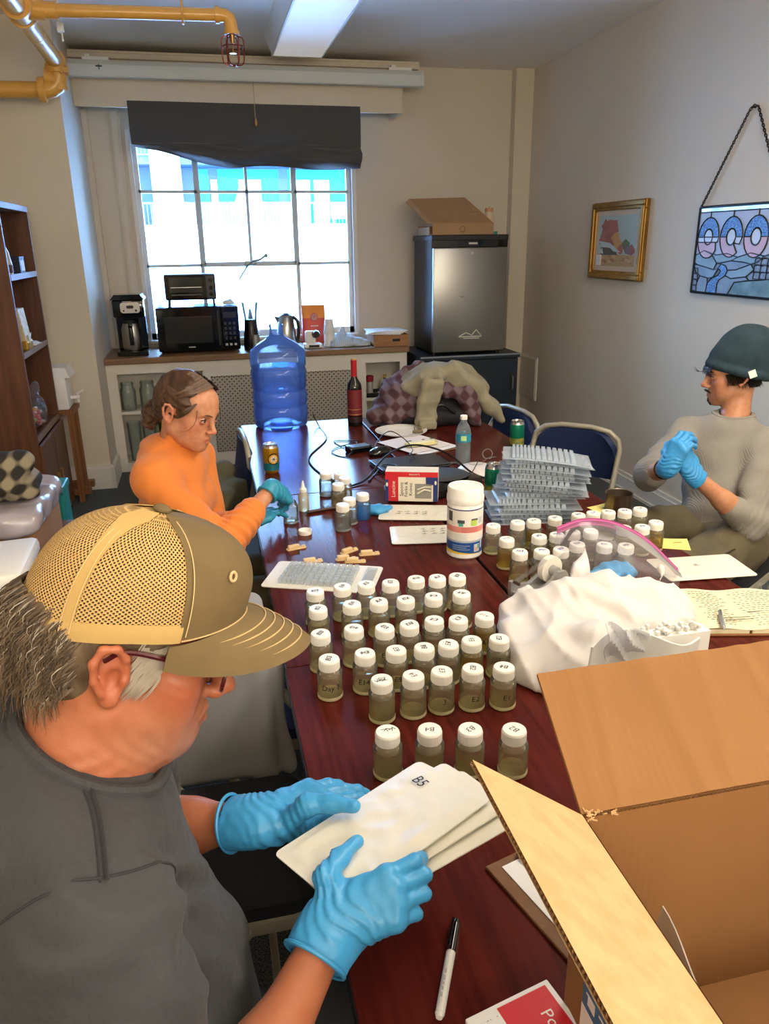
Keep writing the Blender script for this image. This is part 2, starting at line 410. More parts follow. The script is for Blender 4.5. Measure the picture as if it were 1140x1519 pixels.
for x0, z0, x1, z1, w in ((.025, .94, .025, 2.40, .03), (.785, .94, .785, 2.40, .03), (.41, zr2, .41, 2.40, .022), (-.40, zr1, 1.21, zr1, .022), (-.40, zr2, .025, zr2, .022), (.785, zr2, 1.21, zr2, .022)):
    m_ = MB(); bar(m_, x0, z0, x1, z1, w); m_.build('muntin', STEELG, win)
sash = MB()
for a in ((.04, zr2+.004, .77, zr2+.004, .036), (.043, zr2, .043, 2.40, .022), (.767, zr2, .767, 2.40, .022)): bar(sash, *a, 6.505, 6.54)
sash.build('vent_sash', STEELG, win)
xs = [WX0+.03, .025, .41, .785, WX1-.03]
for i in range(4):
    for z0, z1 in ((zr1, 2.39), (zr2, zr1)):
        MB().b2((xs[i]+.008, 6.537, z0+.008), (xs[i+1]-.008, 6.541, z1-.008)).build('pane', GLASS, win)
for x0, x1 in ((xs[0], .025), (.025, .785), (.785, xs[4])): MB().b2((x0+.008, 6.537, .945), (x1-.008, 6.541, zr2-.008)).build('pane', GLASS, win)
lt = MB().tube(smoothpath([(.36, 6.49, 1.44), (.42, 6.47, 1.49), (.47, 6.47, 1.50), (.52, 6.48, 1.53)]), .008).tube([(.38, 6.47, 1.46), (.33, 6.44, 1.40), (.30, 6.43, 1.355)], .006).box((.40, 6.49, 1.475), (.09, .03, .035), None, .005).ball((.525, 6.48, 1.53), .016)
lt.build('window_latch', mat('latch_metal', '8f9a9c', .35, .6), win, smooth=True)
structure('trim_6', MB().b2((WX0-.01, 6.40, .885), (WX1+.01, 6.52, .905)), TRIMW)          # sill
structure('trim_7', MB().b2((WX1-.004, 6.44, .9), (WX1+.03, 6.455, 2.42)).b2((WX0-.03, 6.44, .9), (WX0+.004, 6.455, 2.42)), TRIMW)

# ------------------------------------------------------------------ roman shade
SHADE = mat('charcoal_fabric', '4a4b4d', .9, bump=('noise', 300, .25, .001), sheen=.2)
sh = thing('roman_shade', 'charcoal grey roman shade half drawn over the window', 'window shade', (.42, 6.07, 2.55))
m_ = MB()
def sp(u, v):
    x = -.385+1.62*u; z = 2.552-.003*u-v*.27
    return (x, 6.075-.012*math.sin(v*PI)-.004*math.sin(u*9+v*3), z)
m_.grid(sp, 40, 10); m_.build('shade_panel', SHADE, sh, True, True, solid=.003)
m_ = MB()
def sp2(u, v):
    x = -.372+1.60*u; top = 2.285
    bot = 2.275-.14*min(1, (u/.42))**.75 - .012*max(0, u-.5)+.006*math.sin(u*14)
    h = top-bot; a = v*PI*1.15
    diag = .030*math.sin((u*1.6+v*1.3)*6)*v+.022*math.sin((u*2.6-v*2.4)*5)
    return (x, 6.055-.045*math.sin(a)*(.45+.55*min(1, u/.4))-diag, top+.006-h*v)
m_.grid(sp2, 60, 14); m_.build('folded_hem', SHADE, sh, True, True, solid=.003)
m_ = MB()
def sp3(u, v):
    x = -.37+1.595*u; bot = 2.268-.105*min(1, (u/.45))**.8+.01*math.sin(u*8)
    return (x, 6.03-.035*math.sin(v*PI)-.024*math.sin(u*11+v*4), 2.283+(bot-2.283)*v)
m_.grid(sp3, 50, 8); m_.build('fold', SHADE, sh, True, True, solid=.003)

# ------------------------------------------------------------------ projector screen and its pull
SCW = mat('screen_case_white', 'cdd3d2', .4)
sc_ = thing('projector_screen', 'long white metal projector screen case mounted above the window', 'projector screen', (.48, 6.02, 2.72))
prof = [(-.05, -.045), (-.05, .02), (-.035, .048), (.04, .048), (.05, .03), (.05, -.045), (.02, -.05), (-.03, -.05)]
m_ = MB(); n = len(prof); v = [(x, 6.02+a, 2.725+b) for x in (-.705, 1.665) for a, b in prof]
m_.add(v, [(i, (i+1) % n, n+(i+1) % n, n+i) for i in range(n)]); m_.build('case', SCW, sc_, True, fix=True)
for x in (-.715, 1.675):
    m_ = MB(); m_.add([(x+e, 6.02+a*1.06, 2.725+b*1.06) for e in (-.012, .012) for a, b in prof], [tuple(range(n)), tuple(range(2*n-1, n-1, -1))]+[(i, (i+1) % n, n+(i+1) % n, n+i) for i in range(n)]); m_.build('end_cap', SCW, sc_, True, fix=True)
MB().b2((-.70, 5.966, 2.672), (1.66, 5.972, 2.682)).build('seam_strip', STEELG, sc_, True)
for x in (-.55, 1.52): MB().box((x, 6.02, 2.785), (.17, .05, .022), None, .005).box((x-.05, 6.02, 2.80), (.03, .04, .02)).build('bracket', mat('bracket_white', 'ececea', .4), sc_, True)
MB().tube([(-.55, 5.968, 2.735), (-.51, 5.966, 2.735)], .004).tube([(-.53, 5.968, 2.745), (-.53, 5.966, 2.715)], .003).build('emblem', mat('dark_print', '3d4245', .5), sc_, True)
pc = thing('pull_cord', 'thin tan pull cord with toggle hanging before the charcoal shade', 'cord', (.471, 6.0, 2.67))
MB().cyl((.471, 6.0, 2.672), (.471, 6.0, 2.45), .0025, n=6).build('cord', mat('cord_tan', 'b3a58b', .8), pc, True)
MB().lathe([(0, 0), (.008, .004), (.010, .03), (.004, .055), (0, .056)], 10, T(.474, 6.0, 2.396)).build('toggle', mat('toggle_tan', 'b48a57', .5), pc, True, True)

# ------------------------------------------------------------------ ceiling light
DIFF = mat('diffuser_acrylic', 'eef1f1', .35, emit='fff6ea', es=.16)
lf = thing('ceiling_light', 'long white fluorescent ceiling light with flat diffuser', 'ceiling light', (.74, 4.0, 2.77))
y1, y0 = 5.66, 3.3
MB().b2((.58, y0, 2.77), (.9, y1, 2.782)).build('diffuser', DIFF, lf, True)
m_ = MB(); q = [(.575, 2.775), (.905, 2.775), (.95, 2.89), (.53, 2.89)]
m_.add([(x, y, z) for y in (y0, y1) for x, z in q], [(0, 1, 5, 4), (1, 2, 6, 5), (3, 0, 4, 7), (4, 5, 6, 7), (0, 3, 2, 1)]); m_.build('housing', mat('fixture_white', 'e6e5df', .4), lf, True, fix=True)
MB().b2((.572, y0, 2.766), (.582, y1, 2.79)).b2((.898, y0, 2.766), (.908, y1, 2.79)).b2((.572, y1-.008, 2.766), (.908, y1+.002, 2.79)).build('trim_rail', mat('fixture_rail', 'd8d8d2', .35), lf, True)

# ------------------------------------------------------------------ sprinkler pipes
YEL = mat('yellow_pipe_paint', 'd9a24a', .35, coat=.3, mix=('noise', 8, 'cb943c', .5))
pp = thing('sprinkler_pipe', 'yellow painted sprinkler pipes with fittings under the ceiling', 'pipe', (-.69, 4.2, 2.62))
R1 = .043
MB().cyl((-.69, 2.2, 2.66), (-.69, 5.16, 2.61), R1, n=20).build('main_pipe', YEL, pp, True, True)
MB().cyl((-.69, 4.62, 2.619), (-.69, 4.64, 2.618), R1+.002, n=20).build('joint', YEL, pp, True, True)
MB().cyl((-.69, 5.20, 2.60), (-.69, 5.20, 2.53), R1*1.05, n=20).cyl((-.69, 5.17, 2.61), (-.69, 5.23, 2.605), .055, n=20).cyl((-.69, 5.2, 2.575), (-.69, 5.2, 2.548), .064, n=20).build('flange', YEL, pp, True, True)
for k in range(4): a = k*PI/2+.5; MB().cyl((-.69+.058*math.cos(a), 5.2+.058*math.sin(a), 2.54), (-.69+.058*math.cos(a), 5.2+.058*math.sin(a), 2.59), .009, n=6).build('bolt', YEL, pp, True)
MB().tube([(-.69+.07*math.sin(t)-.07, 5.2, 2.53-.07*(0)+.07*math.cos(t)-.07+.0) for t in [PI/2-PI/2*i/8 for i in range(9)][::-1]], R1*1.08, 18).build('elbow', YEL, pp, True, True)
MB().tube([(-.69, 5.2, 2.535), (-.693, 5.2, 2.51), (-.705, 5.2, 2.485), (-.73, 5.2, 2.468), (-.77, 5.2, 2.462)], R1*1.1, 18).cyl((-.765, 5.2, 2.462), (-.80, 5.2, 2.462), .066, n=20).build('elbow', YEL, pp, True, True)
MB().cyl((-.78, 5.2, 2.462), (-1.44, 5.2, 2.455), R1, n=20).build('side_pipe', YEL, pp, True, True)
MB().cyl((-.69, 4.18, 2.634), (-.69, 4.34, 2.631), R1*1.25, n=20).cyl((-.69, 4.26, 2.632), (-.585, 4.26, 2.632), .042, n=18).cyl((-.69, 4.26, 2.632), (-.69, 4.26, 2.73), .04, n=18).cyl((-.69, 4.17, 2.634), (-.69, 4.2, 2.634), R1*1.5, n=20).cyl((-.69, 4.32, 2.634), (-.69, 4.35, 2.634), R1*1.5, n=20).build('tee', YEL, pp, True, True)
MB().cyl((-.60, 4.26, 2.632), (.20, 4.26, 2.645), .028, n=18).cyl((-.62, 4.26, 2.632), (-.53, 4.26, 2.633), .036, n=18).build('branch_pipe', YEL, pp, True, True)
MB().tube([(.19, 4.26, 2.645), (.22, 4.26, 2.644), (.238, 4.26, 2.634), (.246, 4.26, 2.61), (.248, 4.26, 2.575)], .031, 16).cyl((.175, 4.26, 2.645), (.195, 4.26, 2.645), .037, n=18).cyl((.248, 4.26, 2.582), (.248, 4.26, 2.565), .037, n=16).build('elbow', YEL, pp, True, True)
MB().b2((.02, 4.25, 2.60), (.03, 4.27, 2.89)).tube([(.025, 4.26+.034*math.sin(t), 2.643+.034*math.cos(t)) for t in [2*PI*i/14 for i in range(14)]], .006, 6, closed=True).build('hanger', YEL, pp, True)
MB().cyl((-.56, 4.5, 2.89), (-.55, 4.5, 2.56), .004, n=6).box((-.555, 4.5, 2.62), (.03, .02, .04)).build('hanger_rod', TRIMW, pp, True)
cg = thing('fire_sprinkler', 'fire sprinkler inside a red wire cage on the yellow pipe', 'sprinkler', (.248, 4.26, 2.55))
WIRE = mat('red_wire', '7b3328', .4, .5); m_ = MB()
for k in range(6):
    a = k*PI/3; c, s_ = math.cos(a), math.sin(a)
    m_.tube(smoothpath([(.248+.02*c, 4.26+.02*s_, 2.562), (.248+.05*c, 4.26+.05*s_, 2.55), (.248+.052*c, 4.26+.052*s_, 2.49), (.248+.045*c, 4.26+.045*s_, 2.445), (.248+.012*c, 4.26+.012*s_, 2.437)], 4), .0032, 5)
for z, r in ((2.515, .053), (2.437, .012)): m_.tube([(.248+r*math.cos(t), 4.26+r*math.sin(t), z) for t in [2*PI*i/18 for i in range(18)]], .003, 5, closed=True)
m_.build('cage', WIRE, cg, True, True)
MB().cyl((.248, 4.26, 2.565), (.248, 4.26, 2.53), .014, .009).cyl((.248, 4.26, 2.53), (.248, 4.26, 2.49), .004).cyl((.248, 4.26, 2.49), (.248, 4.26, 2.487), .018).build('nozzle', mat('brass', 'a07840', .35, .9), cg, True, True)

# access panel on the right wall, in the corner
ap = thing('access_panel', 'flat white access panel on the right wall by the refrigerator cabinet', 'panel', (2.69, 6.2, .37))
MB().b2((2.685, 6.02, .34), (2.70, 6.33, .67), .003).build('cover', PAINT, ap, True)
MB().b2((2.690, 6.005, .325), (2.70, 6.345, .685)).build('frame', TRIMW, ap, True)

# ------------------------------------------------------------------ across the street
EXW = mat('white_wall_sky_tint', 'c9dcf2', .9); SLATE = mat('slate_cladding', '46566f', .7); TEAL = mat('teal_cladding', '11a6bd', .6); CURT = mat('pale_curtain', 'dfe9ea', .8); BEIGE = mat('beige_render', 'b3a48f', .8); FRW = mat('far_frame_white', 'e8eeee', .6); RAILM = mat('rail_navy', '5e719a', .5)  # EXW: white surfaces with the blue of the sky light put into the colour
pw = thing('roof_parapet', 'bright white parapet wall of the roof across the street', 'wall', (2, 29, -6))
MB().b2((-20, 29, -6), (24, 29.4, 2.22)).build('parapet', EXW, pw, True); MB().b2((-20, 28.9, 2.2), (24, 29.5, 2.27)).build('coping', EXW, pw, True)
MB().b2((-20, 8, -6.2), (24, 29, -6)).build('flat_roof', EXW, pw, True)
bl = thing('apartment_building', 'teal and slate apartment block with balconies seen through the window', 'building', (2, 40, -6))
MB().b2((-14, 40, -6), (20, 46, 8.5)).build('facade', SLATE, bl, True)
for z in (2.35, 5.3):
    MB().b2((-14, 38.4, z-.28), (20, 40, z)).build('balcony_slab', mat('slab_navy', '3a4563', .7), bl, True)
for z0 in (2.35, 5.3):
    for x0, x1 in ((-12, -.2), (.2, 5.9), (6.2, 14)):
        r_ = MB().b2((x0, 38.42, z0+1.02), (x1, 38.5, z0+1.1)).b2((x0, 38.42, z0+.08), (x1, 38.5, z0+.14))
        x = x0
        while x < x1: r_.b2((x, 38.44, z0+.1), (x+.03, 38.48, z0+1.04)); x += .16
        q = r_.build('railing', RAILM, bl, True); q['kind'] = 'stuff'
for z0 in (2.35, 5.3):
    for x0, x1, mm in ((.15, .75, TEAL), (1.2, 2.0, TEAL), (3.3, 4.05, TEAL), (6.6, 7.6, TEAL), (-4.6, -2.6, BEIGE), (9, 10, TEAL), (2.0, 3.3, TEAL), (4.5, 6.6, TEAL)):
        MB().b2((x0, 39.95, z0), (x1, 40, z0+2.6)).build('cladding_panel', mm, bl, True)
    for x0, x1 in ((.85, 1.15), (2.15, 3.2), (4.6, 5.55), (5.75, 6.5), (-4.1, -3.1), (7.9, 8.8)):
        w_ = MB().b2((x0, 39.9, z0+.1), (x1, 39.97, z0+2.15)).build('window', FRW, bl, True); k = 2 if x1-x0 > .6 else 1
        for i in range(k):
            a = x0+.05+(x1-x0-.05)*i/k; MB().b2((a, 39.88, z0+.16), (a+(x1-x0-.05)/k-.05, 39.9, z0+2.1)).build('pane', CURT, w_, True)
MB().b2((-1.75, 38.3, -6), (-.45, 40, 8.4)).build('white_pilaster', EXW, bl, True)
for i, (x, y, z, dx, dz, lb) in enumerate(((2.2, 39, 2.35, .9, 1.5, 'white balcony umbrella folded behind the railing across the street'), (5.9, 39.2, 2.35, .5, .9, 'small white chair on the far balcony left of the round one'), (6.9, 39.1, 2.35, .9, 1.2, 'rounded white chair on the far balcony at right'))):
    t_ = thing('patio_umbrella' if i == 0 else 'balcony_chair', lb, 'umbrella' if i == 0 else 'chair', (x, y, z))
    if i == 0:
        MB().cyl((0, 0, 0), (0, 0, 2.0), .04).build('pole', FRW, t_); MB().lathe([(0, 2.0), (.06, 1.9), (.45, .75), (.35, .5), (0, .6)], 12).build('canopy', EXW, t_)
    else:
        MB().box((0, 0, .4), (dx, .5, .1), None, .03).build('seat', EXW, t_); MB().box((0, .22, .75), (dx, .1, .7), None, .03).build('backrest', EXW, t_)
        for sx in (-1, 1):
            for sy in (-1, 1): MB().cyl((sx*dx*.42, sy*.2, 0), (sx*dx*.42, sy*.2, .4), .03, n=6).build('leg', EXW, t_)
# ================================================================== window counter (radiator cover with shelves)
CREAM = mat('cream_cabinet_paint', 'd9d3c4', .5, bump=('noise', 60, .05)); OAK = mat('counter_wood', '8a6746', .45, mix=('noise', 5, '6f4f33', .7, (.6, 8, 8)), coat=.15)
ct = thing('window_counter', 'cream painted cabinet under the window with perforated radiator grille and wood top', 'cabinet', (.41, 6.1, 0))
CX0, CX1, CF, CB = -.727, 1.525, 5.86, 6.44
MB().b2((CX0-.005, 5.835, .808), (CX1+.015, CB, .852), .006).build('countertop', OAK, ct, True)
fr = MB()
for a, b in (((CX0, .055), (-.655, .735)), ((-.045, .055), (.01, .69)), ((1.115, .055), (1.195, .69)), ((1.468, .055), (CX1, .735)), ((CX0, .735), (CX1, .808)), ((CX0, .0), (CX1, .055)), ((-.045, .69), (1.195, .735)), ((.01, .055), (1.115, .10))):
    fr.b2((a[0], CF, a[1]), (b[0], CF+.022, b[1]))
fr.build('face_frame', CREAM, ct, True)
MB().b2((CX0, CF+.022, 0), (CX0+.018, CB, .808)).build('side_panel', CREAM, ct, True); MB().b2((CX1-.018, CF+.022, 0), (CX1, CB, .808)).build('side_panel', CREAM, ct, True)
MB().b2((-.04, CF+.022, 0), (-.022, CB, .808)).build('partition', CREAM, ct, True); MB().b2((1.14, CF+.022, 0), (1.158, CB, .808)).build('partition', CREAM, ct, True)
MB().b2((CX0+.018, CB-.3, .055), (-.04, CB-.285, .808)).build('back_panel', CREAM, ct, True); MB().b2((1.158, CB-.3, .055), (CX1-.018, CB-.285, .808)).build('back_panel', CREAM, ct, True)
for x0, x1 in ((CX0+.018, -.04), (1.158, CX1-.018)):
    MB().b2((x0, CF+.005, .435), (x1, CB-.3, .457)).build('shelf', CREAM, ct, True); MB().b2((x0, CF+.022, .04), (x1, CB-.3, .06)).build('shelf', CREAM, ct, True)
GR = mat('grille_metal', 'b9b2a4', .45, .3); m_ = MB(); nx, nz = 62, 32; dx = 1.10/nx; dz = .585/nz
for i in range(nx):
    for j in range(nz):
        if (i+j) % 2: continue
        cx, cz = .012+dx*(i+.5), .102+dz*(j+.5); a, b = dx*.98, dz*.98; k = .45
        y = CF+.012
        m_.add([(cx-a, y, cz), (cx, y, cz-b), (cx+a, y, cz), (cx, y, cz+b), (cx-a*k, y, cz), (cx, y, cz-b*k), (cx+a*k, y, cz), (cx, y, cz+b*k)], [(0, 1, 5, 4), (1, 2, 6, 5), (2, 3, 7, 6), (3, 0, 4, 7)])
g_ = m_.build('perforated_grille', GR, ct, True); g_['kind'] = 'stuff'
MB().b2((0, CF+.16, .06), (1.12, CF+.17, .74)).build('backing', mat('grille_backing', '6d6557', .8), ct, True)

# ------------------------------------------------------------------ things on its shelves
CLR = mat('clear_glass', 'f4f8f5', .02, ior=1.35, thin=True, haze=.16, hazecol='dfe5e2'); CLRG = mat('green_glass', 'b7d49a', .05, ior=1.3, thin=True, haze=.12, hazecol='8fae72'); WHP = mat('white_porcelain', 'e6e4de', .25); BLK = mat('black_plastic', '141517', .35); BLKG = mat('black_gloss', '0b0c0e', .1, coat=.4); CHR = mat('brushed_steel', 'b9b7b2', .28, 1); WHT = mat('white_plastic', 'ebe9e2', .35)
def jarshape(r, h, n=20): return [(0, .004), (r*.9, .004), (r, .012), (r, h*.72), (r*.82, h*.82), (r*.8, h), (r*.76, h), (r*.78, h*.82), (r*.95, h*.71), (r*.95, .014), (0, .012)]
for i, (x, y, h, r, z, lb) in enumerate(((-.60, 5.93, .21, .055, .457, 'tall clear glass jar on the upper counter shelf, leftmost'), (-.46, 5.95, .21, .06, .457, 'tall clear glass jar, second from left on the upper counter shelf'), (-.25, 6.0, .17, .04, .457, 'slim clear glass jar behind the white mug on the counter shelf'))):
    t_ = thing('glass_jar', lb, 'jar', (x, y, z), 0, 'glass jars on the counter shelf'); MB().lathe(jarshape(r, h)).build('body', CLR, t_, smooth=True); MB().lathe([(r*.83, h*.9), (r*.86, h*.93), (r*.83, h*.97)], 20).build('rim', CLR, t_, smooth=True)
t_ = thing('mug', 'plain white mug on the upper counter shelf beside glass jars', 'mug', (-.32, 5.92, .457)); MB().lathe([(0, .003), (.042, .003), (.045, .09), (.041, .09), (.038, .01), (0, .01)], 20).build('body', WHP, t_, smooth=True); MB().tube([(.043, 0, .07), (.066, 0, .068), (.072, 0, .045), (.064, 0, .022), (.043, 0, .02)], .006, 8).build('handle', WHP, t_, smooth=True)
for i, (x, m__, lb) in enumerate(((-.59, CLR, 'row of tall clear drinking glass on the lower counter shelf, far left'), (-.48, CLR, 'second clear drinking glass on the lower counter shelf'), (-.36, CLRG, 'green tinted drinking glass on the lower counter shelf'), (-.26, CLRG, 'green tinted drinking glass right of the other green one'))):
    t_ = thing('drinking_glass', lb, 'glass', (x, 5.95, .06)); MB().lathe([(0, .004), (.042, .004), (.052, .30), (.048, .30), (.038, .012), (0, .012)], 20).build('body', m__, t_, smooth=True); MB().lathe([(.05, .298), (.053, .303), (.05, .306)], 20).build('rim', m__, t_, smooth=True)
t_ = thing('storage_box', 'black box lying on the bottom of the left counter shelf', 'box', (-.15, 6.075, .06)); MB().b2((-.22, -.05, 0), (.06, .055, .10), .006).build('body', BLK, t_); MB().b2((-.225, -.055, .10), (.065, .06, .115), .004).build('lid', BLK, t_)
t_ = thing('tray', 'shallow black tray on the right counter shelf under the bottles', 'tray', (1.32, 5.98, .457)); MB().b2((-.12, -.09, 0), (.13, .09, .008)).b2((-.12, -.09, 0), (.13, -.082, .03)).b2((-.12, .082, 0), (.13, .09, .03)).build('body', BLK, t_); MB().b2((-.125, -.095, .028), (.135, -.08, .034)).b2((-.125, .08, .028), (.135, .095, .034)).build('rim', BLK, t_)
t_ = thing('spice_tin', 'red and white spice tin on the right counter shelf', 'tin', (1.25, 5.99, .467)); MB().lathe([(0, 0), (.026, 0), (.026, .10), (0, .10)], 16).build('body', mat('tin_pale', 'c9c2bd', .4, .3), t_, smooth=True); MB().lathe([(0, .10), (.03, .10), (.034, .145), (.02, .15), (0, .15)], 12).build('lid', mat('tin_red', '9b2335', .5), t_, smooth=True)
t_ = thing('sauce_bottle', 'dark sauce bottle with yellow cap on the right counter shelf', 'bottle', (1.375, 5.99, .467)); MB().lathe([(0, 0), (.028, 0), (.028, .075), (.012, .10), (.011, .125), (0, .125)], 16).build('body', mat('dark_bottle', '1c1a18', .15), t_, smooth=True); MB().lathe([(0, .125), (.013, .125), (.013, .15), (0, .15)], 12).build('cap', mat('cap_yellow', 'b99a3c', .5), t_, smooth=True); MB().lathe([(.0285, .015), (.0285, .065)], 16).build('wrapper', mat('label_teal_dark', '2f4a50', .6), t_, smooth=True)
t_ = thing('pepper_jar', 'small white jar at the front of the right counter shelf tray', 'jar', (1.315, 5.93, .467)); MB().lathe([(0, 0), (.014, 0), (.014, .03), (0, .03)], 12).build('body', WHP, t_, smooth=True); MB().lathe([(0, .03), (.015, .03), (.015, .042), (0, .042)], 12).build('lid', BLK, t_, smooth=True)
t_ = thing('sauce_bottle', 'low dark bottle at the right end of the counter shelf tray', 'bottle', (1.425, 6.03, .467)); MB().lathe([(0, 0), (.026, 0), (.026, .06), (.01, .08), (0, .08)], 14).build('body', mat('dark_bottle'), t_, smooth=True); MB().lathe([(0, .08), (.012, .08), (.012, .105), (0, .105)], 12).build('cap', BLK, t_, smooth=True)
Z = .852
# coffee maker
t_ = thing('coffee_maker', 'black drip coffee maker with steel carafe at the left of the counter', 'coffee maker', (-.53, 6.05, Z))
MB().b2((-.11, -.11, 0), (.11, .13, .035), .008).build('base', BLKG, t_); MB().b2((-.105, .03, .035), (.105, .13, .30), .008).build('column', BLKG, t_)
MB().b2((-.108, -.095, .275), (.108, .13, .40), .012).build('brew_head', BLKG, t_, smooth=True); MB().add([(-.118, -.115, .40), (.118, -.115, .40), (.118, .135, .40), (-.118, .135, .40), (-.09, -.085, .435), (.09, -.085, .435), (.1, .12, .435), (-.1, .12, .435)], [(0, 1, 2, 3), (4, 5, 6, 7), (0, 1, 5, 4), (1, 2, 6, 5), (2, 3, 7, 6), (3, 0, 4, 7)]).build('lid', BLKG, t_, fix=True)
p_ = MB().prism(rrect(.135, .075, .02), .008, T(.015, -.096, .345) @ rotm(PI/2)).build('control_panel', CHR, t_); MB().prism(rrect(.05, .022, .01), .003, T(.015, -.104, .35) @ rotm(PI/2)).build('display', BLK, p_); MB().cyl((.055, -.104, .325), (.055, -.11, .325), .008).cyl((-.03, -.104, .325), (-.03, -.11, .325), .006).build('button', BLK, p_)
p_ = MB().lathe([(0, 0), (.062, 0), (.07, .02), (.07, .15), (.055, .19), (0, .19)], 24, T(0, -.035, .04)).build('carafe', CHR, t_, smooth=True); MB().lathe([(0, .19), (.05, .19), (.052, .215), (0, .22)], 20, T(0, -.035, .04)).build('lid', BLK, p_, smooth=True); MB().b2((-.012, -.135, .08), (.018, -.102, .23), .008).b2((-.012, -.135, .20), (.018, -.06, .235), .006).build('handle', BLK, p_, smooth=True)
MB().b2((-.035, -.0965, .385), (.03, -.0945, .390)).build('print_line', mat('print_grey', 'a9a9a5', .5), t_)
# microwave
t_ = thing('microwave_oven', 'black microwave oven on the counter under the toaster oven', 'microwave', (-.045, 6.15, Z))
MB().b2((-.295, -.145, .012), (.295, .20, .335), .008).build('body', BLKG, t_)
d_ = MB().b2((-.30, -.172, .015), (.165, -.145, .332), .006).build('door', BLKG, t_); MB().b2((-.245, -.174, .075), (.10, -.171, .265)).build('window', mat('microwave_window', '26292a', .15, coat=.5), d_); MB().b2((.14, -.20, .05), (.155, -.172, .30), .004).build('handle', BLK, d_); MB().b2((-.085, -.1735, .040), (-.035, -.1715, .049)).build('print_line', mat('print_grey'), d_)
p_ = MB().b2((.168, -.17, .015), (.298, -.145, .332), .006).build('control_panel', BLKG, t_); MB().b2((.185, -.172, .25), (.28, -.169, .29)).build('display', mat('display_navy', '1a2238', .2), p_)
for i in range(3): MB().b2((.186+.033*i, -.174, .045), (.206+.033*i, -.169, .062), .002).build('button', CHR, p_)
for i in range(3):
    for j in range(4): MB().b2((.188+.032*i, -.1725, .09+.036*j), (.206+.032*i, -.169, .11+.036*j)).build('key', mat('key_dark', '1c2029', .3), p_)
for x in (-.26, .26):
    for y in (-.12, .16): MB().cyl((x, y, 0), (x, y, .015), .015).build('foot', BLK, t_)
# toaster oven
t_ = thing('toaster_oven', 'small black toaster oven standing on top of the microwave', 'toaster oven', (-.08, 6.15, Z+.335))
MB().b2((-.185, -.11, .045), (.185, .12, .23), .012).build('body', BLK, t_)
d_ = MB().b2((-.178, -.125, .055), (.115, -.11, .222), .004).build('door', BLKG, t_); MB().b2((-.15, -.127, .10), (.09, -.124, .205)).build('window', mat('toaster_glass', '3b3d3a', .1, coat=.6), d_); MB().cyl((-.14, -.145, .085), (.08, -.145, .085), .006).b2((-.135, -.145, .08), (-.125, -.12, .09)).b2((.065, -.145, .08), (.075, -.12, .09)).build('handle', mat('handle_grey', '5a5b59', .4), d_)
MB().b2((-.14, -.1285, .135), (.08, -.1275, .139)).build('rack', CHR, d_)
for z in (.185, .13, .085): MB().cyl((.15, -.11, z), (.15, -.128, z), .016, .013, 14).build('knob', BLKG, t_, smooth=True)
for x in (-.165, .165):
    for y in (-.09, .10): MB().cyl((x, y, 0), (x*.98, y, .05), .008).build('leg', BLK, t_)
t_ = thing('crumpled_napkin', 'small crumpled white napkin on the microwave beside the toaster oven', 'napkin', (.19, 6.12, Z+.335)); s_ = SDF((.12, 6.05, Z+.32), (.26, 6.19, Z+.41), .005); s_.ell((.19, 6.12, Z+.35), (.045, .04, .02)).cap((.2, 6.12, Z+.35), (.21, 6.12, Z+.385), .012, .003); s_.warp(lambda x, y, z: .004*wob((x, y, z), 130)); s_.cut((0, 0, Z+.337), (0, 0, -1)); sdf_obj('body', s_, mat('napkin_white', 'eeeeea', .9), t_)
# coffee grinder
t_ = thing('coffee_grinder', 'black coffee grinder with clear hopper and steel cup', 'grinder', (.345, 6.06, Z))
MB().lathe([(0, 0), (.062, 0), (.064, .02), (.058, .12), (.05, .18), (.048, .225), (0, .225)], 20).build('body', BLKG, t_, smooth=True); MB().lathe([(.046, .225), (.062, .345), (.059, .345), (.043, .226)], 20).build('hopper', CLR, t_, smooth=True); MB().lathe([(0, .342), (.064, .342), (.064, .352), (0, .352)], 20).build('lid', CLR, t_, smooth=True); MB().lathe([(0, .225), (.02, .23), (.008, .30), (0, .305)], 12).build('auger', BLK, t_, smooth=True); MB().lathe([(0, .012), (.036, .012), (.036, .115), (0, .115)], 20, T(.022, -.035, 0)).build('grounds_cup', CHR, t_, smooth=True)
# kettle
t_ = thing('electric_kettle', 'brushed steel electric kettle with dark handle behind the water jug', 'kettle', (.615, 6.08, Z))
MB().lathe([(0, .0), (.075, .0), (.08, .01), (.072, .12), (.058, .235), (.05, .245), (0, .248)], 24).build('body', CHR, t_, smooth=True); MB().tube(smoothpath([(.05, -.02, .235), (.085, -.03, .20), (.092, -.03, .12), (.08, -.03, .05)]), .013, 8).build('handle', BLK, t_, smooth=True); MB().lathe([(0, .248), (.045, .246), (.02, .262), (0, .264)], 16).build('lid', BLK, t_, smooth=True); MB().add([(-.055, -.02, .235), (-.055, .02, .235), (-.09, 0, .24), (-.062, 0, .18)], [(0, 1, 2), (0, 2, 3), (1, 3, 2)]).build('spout', CHR, t_, fix=True); MB().lathe([(0, 0), (.085, 0), (.085, .012), (0, .012)], 24).build('base', BLK, t_, smooth=True)
# small scale / opener with black knob
t_ = thing('tape_roll_holder', 'small cream countertop device with black knob beside the kettle', 'device', (.80, 6.0, Z))
MB().b2((-.065, -.05, 0), (.075, .06, .035), .012).build('base', WHT, t_, smooth=True); MB().b2((-.05, -.02, .03), (.03, .04, .13), .015).build('body', WHT, t_, smooth=True); MB().cyl((.03, -.02, .105), (.03, -.055, .105), .034, .026, 8).build('knob', BLK, t_); MB().b2((-.03, -.052, .008), (.05, -.049, .026)).build('display', BLK, t_)
